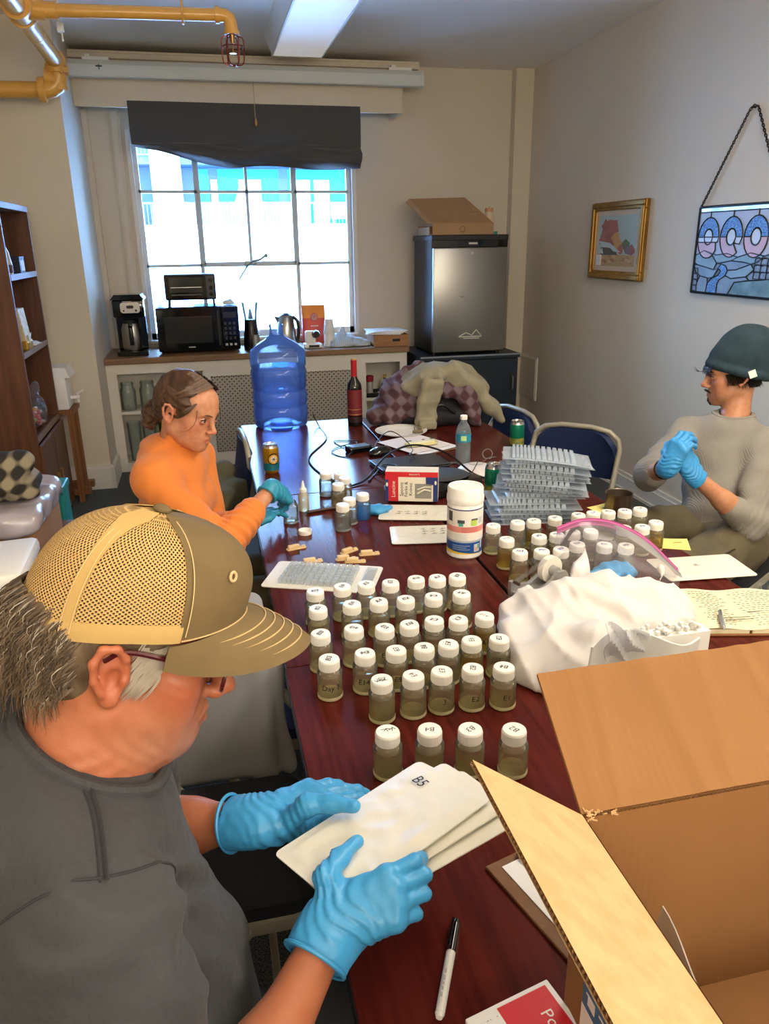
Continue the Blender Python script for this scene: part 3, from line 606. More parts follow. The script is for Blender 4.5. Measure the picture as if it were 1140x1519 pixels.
# bagged coffee
t_ = thing('coffee_bag', 'orange and red coffee bag with round emblem by the window', 'bag', (.86, 6.30, Z))
BAGM = mat('coffee_bag_red', 'd8432a', .45); BAGO = mat('coffee_bag_orange', 'ee8a2c', .45); m_ = MB(); m2_ = MB()
def bagp(u, v, z0, z1): a = 2*PI*u; z = z0+(z1-z0)*v; w = .095; d = .05*(1-(z/.30)**3)+.004; return (w*math.copysign(abs(math.cos(a))**.5, math.cos(a)), d*math.copysign(abs(math.sin(a))**.5, math.sin(a)), z)
m_.grid(lambda u, v: bagp(u, v, 0, .20), 24, 8, closed_u=True); m_.build('body', BAGM, t_, smooth=True, fix=True); m2_.grid(lambda u, v: bagp(u, v, .20, .30), 24, 5, closed_u=True); m2_.build('top_fold', BAGO, t_, smooth=True, fix=True)
MB().cyl((0, -.046, .21), (0, -.052, .21), .03, n=20).build('emblem', mat('emblem_red', 'b5322a', .5), t_); m_ = MB()
for rr in (.022, .012): m_.tube([(rr*math.cos(t), -.053, .21+rr*math.sin(t)) for t in [2*PI*i/18 for i in range(18)]], .0018, 4, closed=True)
m_.box((0, -.0505, .14), (.06, .001, .006)).build('printing', mat('print_cream', 'f2dfc0', .6), t_)
# foam cups, towel, papers
t_ = thing('foam_cup_stack', 'stack of white foam cups standing upside down on the counter', 'cups', (.945, 6.05, Z))
for k in range(4): MB().lathe([(.036, 0+.045*k), (.044, .002+.045*k), (.043, .02+.045*k), (.032-.0*k, .10+.033*k), (0, .10+.033*k)] if k < 3 else [(.043, .1), (.045, .104), (.032, .205), (.028, .21), (0, .21)], 20).build('cup', WHT, t_, smooth=True)
t_ = thing('dish_towel', 'crumpled pale blue checked dish towel at the counter edge', 'towel', (1.10, 6.05, Z)); s_ = SDF((.93, 5.85, Z-.02), (1.28, 6.25, Z+.20), .007)
s_.ell((1.07, 6.05, Z+.03), (.12, .12, .055)).ell((1.18, 6.03, Z+.015), (.09, .10, .035), k=.04).cap((1.04, 6.06, Z+.07), (1.06, 6.07, Z+.135), .035, .012, k=.04).ell((1.0, 5.99, Z+.01), (.06, .07, .02), k=.03)
s_.warp(lambda x, y, z: .008*wob((x, y, z), 48, 1)+.004*wob((x, y, z), 110, 2)); s_.cut((0, 0, Z+.002), (0, 0, -1)); sdf_obj('body', s_, mat('towel_blue', 'c9d3dc', .95, mix=('ribs', 22, '8fa5bd', .55), bump=('noise', 250, .4)), t_)
t_ = thing('wood_drawer_box', 'small wooden drawer box at the right end of the counter', 'box', (1.42, 6.02, Z)); OAK2 = mat('box_wood', 'a5764c', .5, mix=('noise', 7, '87592f', .6, (.7, 8, 8)))
MB().b2((-.15, -.11, 0), (.13, .16, .012)).b2((-.15, -.11, 0), (-.138, .16, .085)).b2((.118, -.11, 0), (.13, .16, .085)).b2((-.15, .148, 0), (.13, .16, .085)).build('box', OAK2, t_); f_ = MB().b2((-.15, -.122, 0), (.13, -.11, .085)).build('front_panel', OAK2, t_); MB().b2((.0, -.124, .035), (.06, -.1215, .055), .001).build('finger_slot', BLK, f_)
t_ = thing('paper_stack', 'stack of white papers lying across the wooden drawer box', 'papers', (1.41, 6.03, Z+.086)); m_ = MB()
for k in range(4): MB().box((-.03+.006*k, .01, .004+.007*k), (.28, .25, .006), rotm(0, 0, .12*k-.25)).build('sheet', mat('paper_white', 'eeeeee', .8), t_)

# ================================================================== refrigerator on its cabinet
NAVY = mat('navy_cabinet_laminate', '1d2836', .5); FBLK = mat('fridge_black', '1b1c20', .45, bump=('noise', 400, .2)); FSS = mat('fridge_steel', '9c9b96', .33, .85, bump=('noise', 40, .02, .002, (1, 1, 30)))
t_ = thing('storage_cabinet', 'dark navy cabinet in the corner carrying the refrigerator', 'cabinet', (1.97, 6.0, 0))
MB().b2((1.60, 5.70, 0), (2.39, 6.34, .752), .004).build('body', NAVY, t_, True); MB().b2((1.585, 5.675, .752), (2.40, 6.345, .785), .004).build('top', NAVY, t_, True)
d_ = MB().b2((1.61, 5.682, .06), (2.385, 5.70, .745), .003).build('door', NAVY, t_, True); MB().tube([(2.335, 5.682, .50), (2.335, 5.655, .51), (2.335, 5.65, .56), (2.335, 5.655, .61), (2.335, 5.682, .62)], .008, 8).build('handle', CHR, d_, True, True); MB().b2((1.585, 5.672, .775), (2.40, 5.676, .787)).build('edge_trim', mat('cabinet_edge', '8c97a3', .4, .5), t_, True)
t_ = thing('mini_fridge', 'compact refrigerator with steel door and black sides on the corner cabinet', 'refrigerator', (1.97, 6.0, .785))
MB().b2((1.69, 5.75, .80), (2.27, 6.25, 1.632), .006).build('cabinet_body', FBLK, t_, True); MB().b2((1.68, 5.715, 1.625), (2.28, 6.26, 1.665), .006).build('top', FBLK, t_, True)
MB().b2((1.685, 5.715, 1.575), (2.275, 5.75, 1.63), .004).build('control_band', BLKG, t_, True)
d_ = MB().b2((1.688, 5.70, .81), (2.272, 5.748, 1.575), .010).build('door', FSS, t_, True, True); MB().cyl((1.99, 5.70, 1.535), (1.99, 5.694, 1.535), .011, n=14).build('lock', CHR, d_, True); MB().prism(rrect(.07, .014, .005), .002, T(2.0, 5.714, 1.604) @ rotm(PI/2)).build('badge', CHR, t_, True); MB().b2((1.90, 5.6985, 1.22), (1.935, 5.7005, 1.226)).build('scuff', mat('scuff_grey', '6f6e6a', .6), d_, True)
m_ = MB()
for a in ((1.90, .93, 1.955, .955), (1.955, .955, 2.0, .935), (2.0, .935, 2.035, .975), (2.035, .975, 2.075, .932), (1.895, .925, 2.08, .925), (1.93, .912, 2.06, .912)): m_.tube([(a[0], 5.6985, a[1]), (a[2], 5.6985, a[3])], .0035, 5)
m_.build('sticker', mat('sticker_silver', 'e8e6da', .35), d_, True)
for x in (1.72, 2.24):
    for y in (5.78, 6.22): MB().cyl((x, y, .785), (x, y, .802), .018).build('foot', BLK, t_, True)
CB1 = mat('cardboard', 'a5794f', .85, mix=('noise', 6, '94693f', .4), bump=('ribs', 110, .08, .001)); CB2 = mat('cardboard_flat_box', 'a88562', .85, mix=('noise', 9, '98744f', .4))
t_ = thing('mailer_box', 'brown mailer box with half raised lid on top of the refrigerator', 'box', (1.92, 5.93, 1.665))
MB().b2((1.665, 5.74, 1.665), (1.672, 6.04, 1.72)).b2((1.668, 5.74, 1.665), (2.155, 6.04, 1.671)).b2((2.148, 5.74, 1.665), (2.155, 6.04, 1.72)).b2((1.665, 6.033, 1.665), (2.155, 6.04, 1.73)).build('tray', CB2, t_, True)
MB().b2((1.69, 5.735, 1.667), (2.165, 5.741, 1.745)).build('front_panel', CB2, t_, True); MB().tube([(1.92+.02*math.cos(t), 5.734, 1.705+.02*math.sin(t)) for t in [2*PI*i/16 for i in range(16)]], .0022, 4, closed=True).build('emblem', mat('print_brown', '6b4a30', .8), t_, True)
l_ = MB().add([(1.69, 5.737, 1.745), (2.165, 5.737, 1.745), (2.02, 5.99, 1.935), (1.585, 5.99, 1.925)], [(0, 1, 2, 3)]).build('lid', CB2, t_, True, solid=.006)
MB().add([(1.69, 5.735, 1.74), (1.66, 5.76, 1.74), (1.56, 6.01, 1.90), (1.585, 5.99, 1.925)], [(0, 1, 2, 3)]).build('lid_flap', CB2, t_, True, solid=.005)
MB().b2((2.0, 5.84, 1.8262), (2.09, 5.842, 1.8275)).build('print_line', mat('print_brown'), t_, True)
t_ = thing('paper_towel_core', 'cream pillar candle standing behind the mailer box on the refrigerator', 'candle', (2.215, 5.98, 1.665)); MB().lathe([(0, 0), (.03, 0), (.03, .185), (.024, .19), (0, .188)], 20).build('wax', mat('candle_wax', 'ddcba8', .5, sss=.2), t_, smooth=True); MB().tube([(0, 0, .187), (.002, 0, .205)], .002, 5).build('wick', BLK, t_); MB().lathe([(.031, .165), (.033, .18), (.03, .193)], 16).build('rim', mat('candle_rim', 'd09a72', .5), t_, smooth=True)
t_.name = 'pillar_candle'
t_ = thing('tape_reel', 'small teal tape roll beside the mailer box on the refrigerator', 'tape', (2.2, 5.86, 1.665)); MB().lathe([(.022, 0), (.042, 0), (.042, .022), (.022, .022), (.022, 0)], 20).build('roll', mat('teal_tape', '2a8f86', .4), t_, smooth=True); MB().lathe([(.018, 0), (.022, 0), (.022, .022), (.018, .022), (.018, 0)], 16).build('core', CB2, t_)

# ================================================================== bookcase and what it holds
WAL = mat('walnut_veneer', '6b4127', .45, mix=('noise', 5, '4a2916', .8, (6, 6, .5)), coat=.1); WEDGE = mat('shelf_edge_lit', '85664f', .45)  # paler edges and top: window light on them is put into the colour
bk = thing('bookcase', 'walnut bookcase with open shelves and lower door against the left wall', 'bookcase', (-1.15, 4.78, 0))
BX0, BX1, BY0, BY1, BH = -1.38, -.95, 4.40, 5.12, 1.84
MB().b2((BX0, BY0, 0), (BX1, BY0+.022, BH)).build('side_panel', WAL, bk, True); MB().b2((BX0, BY1-.022, 0), (BX1, BY1, BH)).build('side_panel', WAL, bk, True); MB().b2((BX0, BY0, 0), (BX0+.01, BY1, BH)).build('back_panel', WAL, bk, True); MB().b2((BX0, BY0, BH-.03), (BX1+.004, BY1, BH)).build('top', WEDGE, bk, True)
for z in (1.46, 1.06, .60): MB().b2((BX0, BY0+.022, z), (BX1-.01, BY1-.022, z+.024)).build('shelf', WAL, bk, True); MB().b2((BX1-.01, BY0+.022, z-.004), (BX1+.002, BY1-.022, z+.026)).build('edge_band', WEDGE, bk, True)
for y0, y1, hy in ((BY0+.002, 4.757, 4.70), (4.763, BY1-.002, 4.81)):
    d_ = MB().b2((BX1, y0, .05), (BX1+.018, y1, .585), .003).build('door', WAL, bk, True); MB().prism(rrect(.03, .10, .014), .012, T(BX1+.018, hy, .30) @ rotm(PI/2, 0, PI/2)).build('handle', mat('antique_brass', 'a37b45', .35, .7), d_, True)
t_ = thing('syrup_bottle', 'clear bottle with white cap on the upper bookcase shelf', 'bottle', (-.985, 4.50, 1.484)); MB().lathe([(0, 0), (.035, 0), (.038, .05), (.03, .11), (.018, .14), (.016, .15), (0, .15)], 18).build('body', mat('milky_plastic', 'd9cfc0', .2, trans=.3), t_, smooth=True); MB().lathe([(0, .15), (.018, .15), (.018, .175), (0, .175)], 14).build('cap', WHT, t_, smooth=True); MB().lathe([(.039, .01), (.039, .05)], 18).build('wrapper', mat('label_dark_red', '5e3a34', .6), t_, smooth=True)
t_ = thing('tea_box', 'small dark box with pale label on the upper bookcase shelf', 'box', (-1.0, 4.80, 1.484)); MB().b2((-.04, -.06, 0), (.04, .06, .085), .002).build('body', mat('box_navy', '23233a', .5), t_); MB().b2((.0401, -.035, .012), (.041, .05, .065)).build('wrapper', mat('label_pale', 'c9c0b4', .6), t_); MB().b2((-.041, -.061, .07), (.041, .061, .087), .002).build('lid', mat('box_navy'), t_)
t_ = thing('gift_packet', 'floral paper packet with gold base on the middle bookcase shelf', 'packet', (-1.0, 4.62, 1.084)); FLO = mat('floral_paper', 'ddd3bd', .6, mix=('voronoi', 45, 'c7a13a', .5)); MB().add([(-.05, -.06, .03), (.05, -.06, .03), (.05, .06, .03), (-.05, .06, .03), (-.03, -.075, .22), (.03, -.075, .22), (.03, .075, .22), (-.03, .075, .22)], [(3, 2, 1, 0), (4, 5, 6, 7), (0, 1, 5, 4), (1, 2, 6, 5), (2, 3, 7, 6), (3, 0, 4, 7)]).build('wrap', FLO, t_); MB().b2((-.055, -.07, 0), (.055, .07, .055), .012).build('base', mat('gold_foil', 'b78a34', .35, .5), t_); MB().add([(.056, -.02, .03), (.058, .04, .09), (.058, -.03, .08)], [(0, 1, 2)]).build('tag', WHT, t_, solid=.002)
t_ = thing('paper_pile', 'few loose pale papers at the edge of the middle bookcase shelf', 'papers', (-1.0, 4.86, 1.084))
for k in range(3): MB().box((0, .01*k, .003+.004*k), (.09, .14, .003), rotm(0, 0, .2*k)).build('sheet', mat('paper_white'), t_)
t_ = thing('candy_bag', 'clear plastic bag of pink and yellow candies on the low bookcase shelf', 'bag', (-1.03, 4.72, .624)); s_ = SDF((-1.2, 4.5, .61), (-.88, 4.95, .92), .008); s_.ell((-1.03, 4.72, .70), (.09, .15, .085)).cap((-1.03, 4.76, .75), (-1.0, 4.84, .86), .05, .02, k=.06); s_.warp(lambda x, y, z: .008*wob((x, y, z), 45)); s_.cut((0, 0, .626), (0, 0, -1)); sdf_obj('bag_film', s_, mat('thin_film', 'f4f2f4', .12, ior=1.2, thin=True, haze=.12, hazecol='e6e2e4'), t_)
cn = [mat('candy_%s' % n, c, .4) for n, c in (('pink', 'd96a7c'), ('cream', 'e8d9b0'), ('yellow', 'd9b33c'), ('green', '94b86a'), ('rose', 'e8a3ab'))]
for k in range(70):
    a, rr = rng.random()*2*PI, math.sqrt(rng.random()); lv = rng.random()
    o_ = MB().ball((0.068*rr*math.cos(a)*(1-.4*lv), .115*rr*math.sin(a)*(1-.35*lv), .014+.10*lv), (.016, .016, .012), 8).build('candy', rng.choice(cn), t_, smooth=True)
# water dispenser on its wooden stand
t_ = thing('wooden_stand', 'slim wooden stand with long legs beside the bookcase', 'stand', (-.93, 5.28, 0)); ST = mat('stand_wood', '8a5a33', .5, mix=('wave', 3, '6d4222', .5, (5, 5, 1)))
for x, y in ((-1.02, 5.20), (-.90, 5.20), (-1.02, 5.40), (-.90, 5.40)): MB().b2((x-.017, y-.014, 0), (x+.017, y+.014, .62)).build('leg', ST, t_, True)
MB().b2((-1.06, 5.17, .60), (-.87, 5.43, .625)).build('top', ST, t_, True); MB().b2((-1.06, 5.19, .05), (-.84, 5.25, .09)).b2((-1.06, 5.36, .05), (-.84, 5.42, .09)).build('foot_rail', ST, t_, True)
t_ = thing('water_dispenser', 'white countertop water dispenser with spigot on the wooden stand', 'dispenser', (-.95, 5.30, .625)); MB().b2((-.10, -.11, 0), (.055, .11, .22), .012).build('tank', WHT, t_, smooth=True); MB().add([(-.11, -.12, .22), (.085, -.12, .205), (.085, .12, .205), (-.11, .12, .22), (-.10, -.11, .275), (.06, -.11, .27), (.06, .11, .27), (-.10, .11, .275)], [(3, 2, 1, 0), (4, 5, 6, 7), (0, 1, 5, 4), (1, 2, 6, 5), (2, 3, 7, 6), (3, 0, 4, 7)]).build('lid', WHT, t_, fix=True)
p_ = MB().cyl((.055, 0, .06), (.11, 0, .06), .013).cyl((.10, 0, .065), (.10, 0, .03), .010).build('spigot', WHT, t_, smooth=True); MB().box((.115, 0, .095), (.05, .012, .012), rotm(0, -.5, 0), .003).cyl((.10, 0, .06), (.10, 0, .095), .006).build('lever', WHT, p_)
# ================================================================== conference tables
MAH = mat('mahogany_laminate', '561f18', .19, mix=('noise', 7, '3a120d', .7, (9, .5, 1)), spec=.13); MEDGE = mat('table_edge_band', '1d1412', .4); LEGM = mat('table_leg_metal', '4a4b4e', .4, .6)
def table(x0, y0, lb):
    t_ = thing('folding_table', lb, 'table', (x0+.305, y0+.61, 0), 0, 'tables pushed together')
    MB().b2((-.303, -.608, .714), (.303, .608, .74), .002).build('tabletop', MAH, t_)
    MB().b2((-.3045, -.6095, .709), (.3045, -.604, .737)).b2((-.3045, .604, .709), (.3045, .6095, .737)).b2((-.3045, -.604, .709), (-.300, .604, .737)).b2((.300, -.604, .709), (.3045, .604, .737)).build('edge_band', MEDGE, t_)
    for sy in (-1, 1):
        for sx in (-1, 1): MB().cyl((sx*.25, sy*.46, 0), (sx*.25, sy*.50, .714), .014, n=10).build('leg', LEGM, t_, smooth=True)
        for yy, zz in ((.47, .20), (.495, .69)): MB().cyl((-.25, sy*yy, zz), (.25, sy*yy, zz), .0115, n=10).build('stretcher', LEGM, t_, smooth=True)
for i, y0 in enumerate((.26, 1.48, 2.70)):
    w = ('nearest', 'middle', 'farthest')[i]
    table((.105, .108, .135)[i], y0, f'dark mahogany folding table, {w} of the left-hand row')
    table((.722, .725, .752)[i], y0, f'dark mahogany folding table, {w} of the right-hand row by the wall')

# ------------------------------------------------------------------ folding chairs
CHM = mat('chair_frame_beige', 'a39d8c', .4, .2); PADB = mat('blue_vinyl_pad', '1c2a52', .6, bump=('noise', 200, .15)); PADK = mat('dark_fabric_pad', '14161d', .95, bump=('noise', 500, .5), mix=('fine', 400, '23262f', .5))
def chair(loc, rz, lb, pad, lift=0):
    t_ = thing('folding_chair', lb, 'chair', (*loc, 0), rz, 'folding chairs around the tables')
    top = [(-.245, s*.205*k, .70+h) for s, k, h in ((-1, 1, 0), (-1, .95, .045), (-1, .75, .08), (-1, .35, .095), (1, .35, .095), (1, .75, .08), (1, .95, .045), (1, 1, 0))]
    MB().tube([(.19, -.205, .012), (.10, -.205, .17)]+[(-.02, -.205, .36)]+top+[(-.02, .205, .36), (.10, .205, .17), (.19, .205, .012)], .0125, 10).build('main_frame', CHM, t_, smooth=True)
    for s in (-1, 1):
        MB().tube([(.07, s*.185, .415), (-.12, s*.185, .19), (-.25, s*.185, .012)], .0115, 8).build('rear_leg', CHM, t_, smooth=True)
        MB().cyl((.19, s*.205, 0), (.185, s*.205, .03), .016, n=10).build('foot_cap', BLK, t_)
    for xx, yy, zz in ((-.20, .185, .085), (.11, .205, .15)): MB().cyl((xx, -yy, zz), (xx, yy, zz), .009, n=8).build('stretcher', CHM, t_)
    MB().prism(rrect(.41, .385, .06), .028, T(.01, 0, .40)).build('seat_pan', CHM, t_)
    MB().prism(rrect(.395, .37, .06), .03, T(.01, 0, .428)).build('seat', pad, t_)
    b_ = MB(); b_.grid(lambda u, v: (-.238+.02*(2*u-1)**2-.035*(1-v), (2*u-1)*.188*(1-.14*max(0, v-.6)**2*6), .55+.232*v*(1-.25*abs(2*u-1)**4)), 14, 8); b_.build('backrest', pad, t_, smooth=True, solid=.026)
    return t_
chair((.27, 1.84), .02, 'blue padded folding chair pushed under the left table beside the cap brim', PADB)
chair((-.08, 1.30), 0, 'empty folding chair with dark seat next to the man in the cap', PADK)
chair((.37, 3.50), .06, 'blue padded folding chair tucked in at the far left table corner by the water jug', PADB)
chair((-.30, .60), .12, 'folding chair under the man in the cap', PADK)
chair((-.13, 2.12), -.1, 'folding chair under the woman in orange', PADK)
chair((1.86, 2.38), math.radians(212), 'folding chair under the man in the beanie', PADK)
chair((1.50, 3.04), math.radians(228), 'empty blue folding chair turned outward behind the tray stack', PADB)
chair((1.30, 3.62), PI+.2, 'blue folding chair beside the draped grey sweatshirt near the corner', PADB)
GREYC = mat('grey_jacket_cloth', '8f8f90', .85, bump=('noise', 30, .15))
t_ = thing('grey_jacket', 'light grey jacket hanging over the chair between the seated man and woman', 'jacket', (-.1, 1.57, .4)); s_ = SDF((-.42, 1.46, .36), (.16, 1.70, .90), .008)
s_.box((-.15, 1.56, .63), (.22, .02, .22), rnd=.02, k=.02).cap((.05, 1.56, .80), (.06, 1.555, .42), .022, .03, k=.02).cap((.085, 1.57, .80), (.10, 1.57, .42), .018, .022, k=.01).box((-.14, 1.60, .83), (.22, .06, .02), rnd=.02, k=.03)
s_.warp(lambda x, y, z: .006*np.sin(58*x+4*np.sin(5*z))*np.clip((x+.05)*8, 0, 1)+.003*wob((x, y, z), 14)); sdf_obj('body', s_, GREYC, t_)
OLV = mat('olive_cloth', '55523c', .9, mix=('noise', 12, '464431', .5))
t_ = thing('olive_jacket', 'olive jacket lying on the chair at the far left of the tables', 'jacket', (.0, 3.1, .5)); s_ = SDF((-.25, 2.85, .40), (.13, 3.45, .82), .01); s_.cap((-.10, 3.0, .56), (.07, 3.25, .58), .09, .08, k=.05).cap((-.1, 3.2, .60), (.03, 3.36, .66), .07, .05, k=.05); s_.warp(lambda x, y, z: .012*wob((x, y, z), 26)); s_.cut((.125, 0, 0), (1, 0, 0)); sdf_obj('body', s_, OLV, t_)

# ================================================================== sample jars
LIDW = mat('lid_white', 'ece9e0', .4); INK = mat('black_ink', '15161a', .6); INKB = mat('blue_ink', '2f3da0', .6); JARM = mat('jar_plastic', 'fbfbf6', .07, ior=1.38, thin=True, haze=.06, hazecol='e0dccd')
LIQ = {k: mat('liquid_'+k, c, .02, ior=1.33, thin=True, refr=r_, haze=h, hazecol=hc) for k, c, r_, h, hc in (('pale', 'fdfaec', .14, .20, 'eee5c6'), ('yellow', 'f6e99c', .14, .24, 'ead978'), ('clear', 'fafbf8', .25, .10, 'dfe2dd'), ('blue', '8fd0f2', .1, .35, '5fb2e4'), ('foam', 'f4eed6', .1, .34, 'e2d9b6'))}
JGLOW = mat('jar_bottom_glow', 'f5edc8', .1, ior=1.4, thin=True, haze=.75, hazecol='f7eec4'); JGLOWC = mat('jar_bottom_glow_clear', 'f5f5ee', .1, ior=1.4, thin=True, haze=.4, hazecol='dfe2e0')  # bright cream: light refracted at the jar bottom, put in as colour
def jar_proto(kind, fill, lid=True):
    t_ = thing('sample_jar', '-', 'jar')
    MB().lathe([(0, .0), (.0235, .0), (.0258, .003), (.026, .058), (.0245, .063), (.0195, .067), (.0192, .078), (.0186, .078), (.0188, .0665), (.024, .0622), (.0252, .0575)], 26).build('body', JARM, t_, smooth=True)
    MB().lathe([(0, .0015), (.023, .0015), (.0248, .004), (.0249, fill), (.0235, fill-.0005), (0, fill-.0005)], 26).build('liquid', LIQ[kind], t_, smooth=True, angle=50)
    if kind != 'blue': MB().lathe([(0, .0003), (.0232, .0003), (.0262, .003), (.0263, .0095), (.0262, .0098), (.0235, .008), (0, .006)], 26).build('base', JGLOW if kind != 'clear' else JGLOWC, t_, smooth=True)  # added disc that paints the bright caustic at the bottom
    if lid:
        m_ = MB(); n = 48
        m_.lathe([(0, .066), (.0208, .066), (.0212, .067), (.0212, .084)], n).lathe([(.0212, .084), (.0203, .0872), (.0195, .088), (0, .088)], n)
        for k in range(n): a = 2*PI*k/n; m_.cyl((.0212*math.cos(a), .0212*math.sin(a), .0675), (.0212*math.cos(a), .0212*math.sin(a), .0835), .0006, n=3, cap=False)
        m_.build('lid', LIDW, t_, smooth=True, angle=35)
    return t_
PROTO = {}
def jar(x, y, mark, rot, lb, grp, kind='pale', fill=.056, side=None, ink=None, lid=True, scr=False):
    k = (kind, fill, lid)
    if k not in PROTO: t_ = PROTO[k] = jar_proto(*k)
    else: t_ = copy_tree(PROTO[k])
    t_.location = (x, y, .7402); t_.rotation_euler = (0, 0, rot); tag(t_, lb, 'jar', grp)
    if lid and (mark or scr):
        l_ = [c for c in t_.children if c.name.startswith('lid')][0]; m_ = MB()
        if mark: m_.text(mark, .0165 if len(mark) < 3 else .0135, T(0, 0, .0882), shear=.15)
        if scr:
            for q in range(7): m_.box((-.006+.003*q, .006-.0016*(q % 3), .0883), (.009, .0012, .0002), rotm(0, 0, .9*q))
        m_.build('marking', ink or INK, l_)
    if side:
        m_ = MB(); M_ = rotm(0, 0, -rot-.05) @ T(0, -.0263, .032) @ rotm(PI/2)
        m_.text(side, .0165, M_, bend=.0263, shear=.1); m_.build('marking', INK, t_)
    return t_
ORD = ['leftmost', 'second from left', 'third from left', 'fourth from left', 'fifth from left', 'sixth from left', 'rightmost']
ROWS = [[(.245, 1.081, '', 0), (.317, 1.069, 'B4', PI-.2), (.385, 1.053, 'B3', PI+.4), (.458, 1.034, 'B2', PI-1.0)],
 [(.272, 1.245, 'E5', PI), (.335, 1.245, 'E4', PI-1.1), (.393, 1.246, 'E3', PI+1.4), (.455, 1.241, 'E2', PI+1.2), (.516, 1.23, 'E1', PI-.5)],
 [(.186, 1.347, 'E15', 1.2), (.261, 1.352, 'E14', PI), (.326, 1.348, 'E9', -1.5), (.385, 1.344, 'E8', 1.6), (.438, 1.345, 'E7', 1.1), (.49, 1.348, 'E6', 1.5), (.549, 1.341, 'C1', 1.3)],
 [(.185, 1.457, 'E20', .9), (.259, 1.462, 'E19', -.6), (.325, 1.448, 'E13', -1.0), (.381, 1.45, 'E12', PI+.4), (.44, 1.456, 'C7', 2.6), (.493, 1.446, 'C4', .8), (.555, 1.447, 'A10', 2.2)],
 [(.197, 1.576, 'E21', 1.1), (.277, 1.58, 'E25', .9), (.341, 1.578, 'A4', .6), (.405, 1.573, 'C6', .2), (.473, 1.572, 'C3', 2.8), (.542, 1.57, 'A9', 2.4)],
 [(.204, 1.67, 'E22', .2), (.272, 1.68, 'E26', 1.0), (.332, 1.679, 'A5', .7), (.392, 1.673, 'C5', 1.4), (.459, 1.678, 'A12', .1), (.512, 1.671, 'A3', .5), (.563, 1.667, 'A8', .9)]]
RN = ['front row', 'second row', 'third row', 'fourth row', 'fifth row', 'back row']
for r_, row in enumerate(ROWS):
    for c_, (x, y, mk, a) in enumerate(row):
        o_ = ORD[c_] if c_ < len(row)-1 else 'rightmost'
        seen = mk if r_ < 3 and mk else ''
        lb = f'jar {"marked "+seen if seen else "with white lid"}, {o_} in the {RN[r_]} of the left jar cluster'
        kd = 'yellow' if (r_, c_) in ((3, 6), (2, 5)) else ('foam' if r_ < 2 and c_ in (0, 4) or (r_, c_) in ((0, 1), (0, 2)) else 'pale')
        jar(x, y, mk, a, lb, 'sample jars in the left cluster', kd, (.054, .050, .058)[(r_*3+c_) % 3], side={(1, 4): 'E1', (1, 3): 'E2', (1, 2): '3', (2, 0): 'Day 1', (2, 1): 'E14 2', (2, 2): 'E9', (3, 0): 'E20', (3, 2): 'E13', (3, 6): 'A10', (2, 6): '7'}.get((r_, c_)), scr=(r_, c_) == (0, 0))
RR = [[(.779, 1.986), (.859, 1.993), (.911, 1.993), (.982, 1.999), (1.063, 2.007), (1.114, 2.01), (1.164, 2.008), (1.217, 2.003), (1.271, 2.006)],
      [(.777, 1.873), (.874, 1.871), (.928, 1.869), (.981, 1.877), (1.034, 1.871), (1.14, 1.872), (1.195, 1.865), (1.253, 1.887)],
      [(.777, 1.778), (.836, 1.768), (.891, 1.765), (.951, 1.790), (1.02, 1.765), (1.074, 1.744)]]
RN2 = ['back row', 'middle row', 'front row']; rr_ = random.Random(5); mk = ['P1', 'P2', 'P4', 'D1', 'D2', 'D4', 'D5', 'D6', 'D7', 'M2', 'M1', 'M3', 'M4', 'M7', 'M5', '10', '12', 'N1', 'N2', 'N4', 'N3', 'N5', 'N6']
k = 0; ON = ['first', 'second', 'third', 'fourth', 'fifth', 'sixth', 'seventh', 'eighth', 'ninth']
for r_, row in enumerate(RR):
    for c_, (x, y) in enumerate(row):
        sc2 = (r_, c_) == (2, 1)
        o_ = 'leftmost' if c_ == 0 else 'rightmost' if c_ == len(row)-1 else ON[c_]+' from left'
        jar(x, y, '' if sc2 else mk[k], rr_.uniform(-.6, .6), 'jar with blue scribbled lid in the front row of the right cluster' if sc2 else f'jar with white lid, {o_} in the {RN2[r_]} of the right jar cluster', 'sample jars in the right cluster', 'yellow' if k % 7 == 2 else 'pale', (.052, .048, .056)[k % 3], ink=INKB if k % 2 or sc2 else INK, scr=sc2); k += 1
for x, y, kd, lb in ((.384, 2.659, 'clear', 'clear water jar farthest of the small group near the woman'), (.432, 2.640, 'pale', 'sample jar behind two others in the small group near the woman'), (.440, 2.582, 'pale', 'sample jar between two others in the small group near the woman'), (.405, 2.512, 'pale', 'pale liquid jar in front of three others near the woman'), (.381, 2.289, 'clear', 'clear water jar nearest the camera in the small group near the woman'), (.413, 2.343, 'clear', 'clear water jar behind the nearest one in the small group'), (.465, 2.380, 'blue', 'jar of blue liquid beside the crumpled blue glove')):
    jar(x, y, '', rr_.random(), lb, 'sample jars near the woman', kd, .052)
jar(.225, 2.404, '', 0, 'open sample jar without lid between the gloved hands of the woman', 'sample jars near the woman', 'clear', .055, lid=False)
t_ = thing('jar_lid', 'loose white jar lid lying near the open jar', 'lid', (.256, 2.285, .7402)); MB().lathe([(0, .003), (.019, .003), (.0195, .014), (.0212, .014), (.0212, .001), (.02, 0), (0, 0)], 32).build('rim', LIDW, t_, smooth=True); MB().lathe([(0, .0045), (.0185, .0045)], 24).build('liner', WHT, t_)
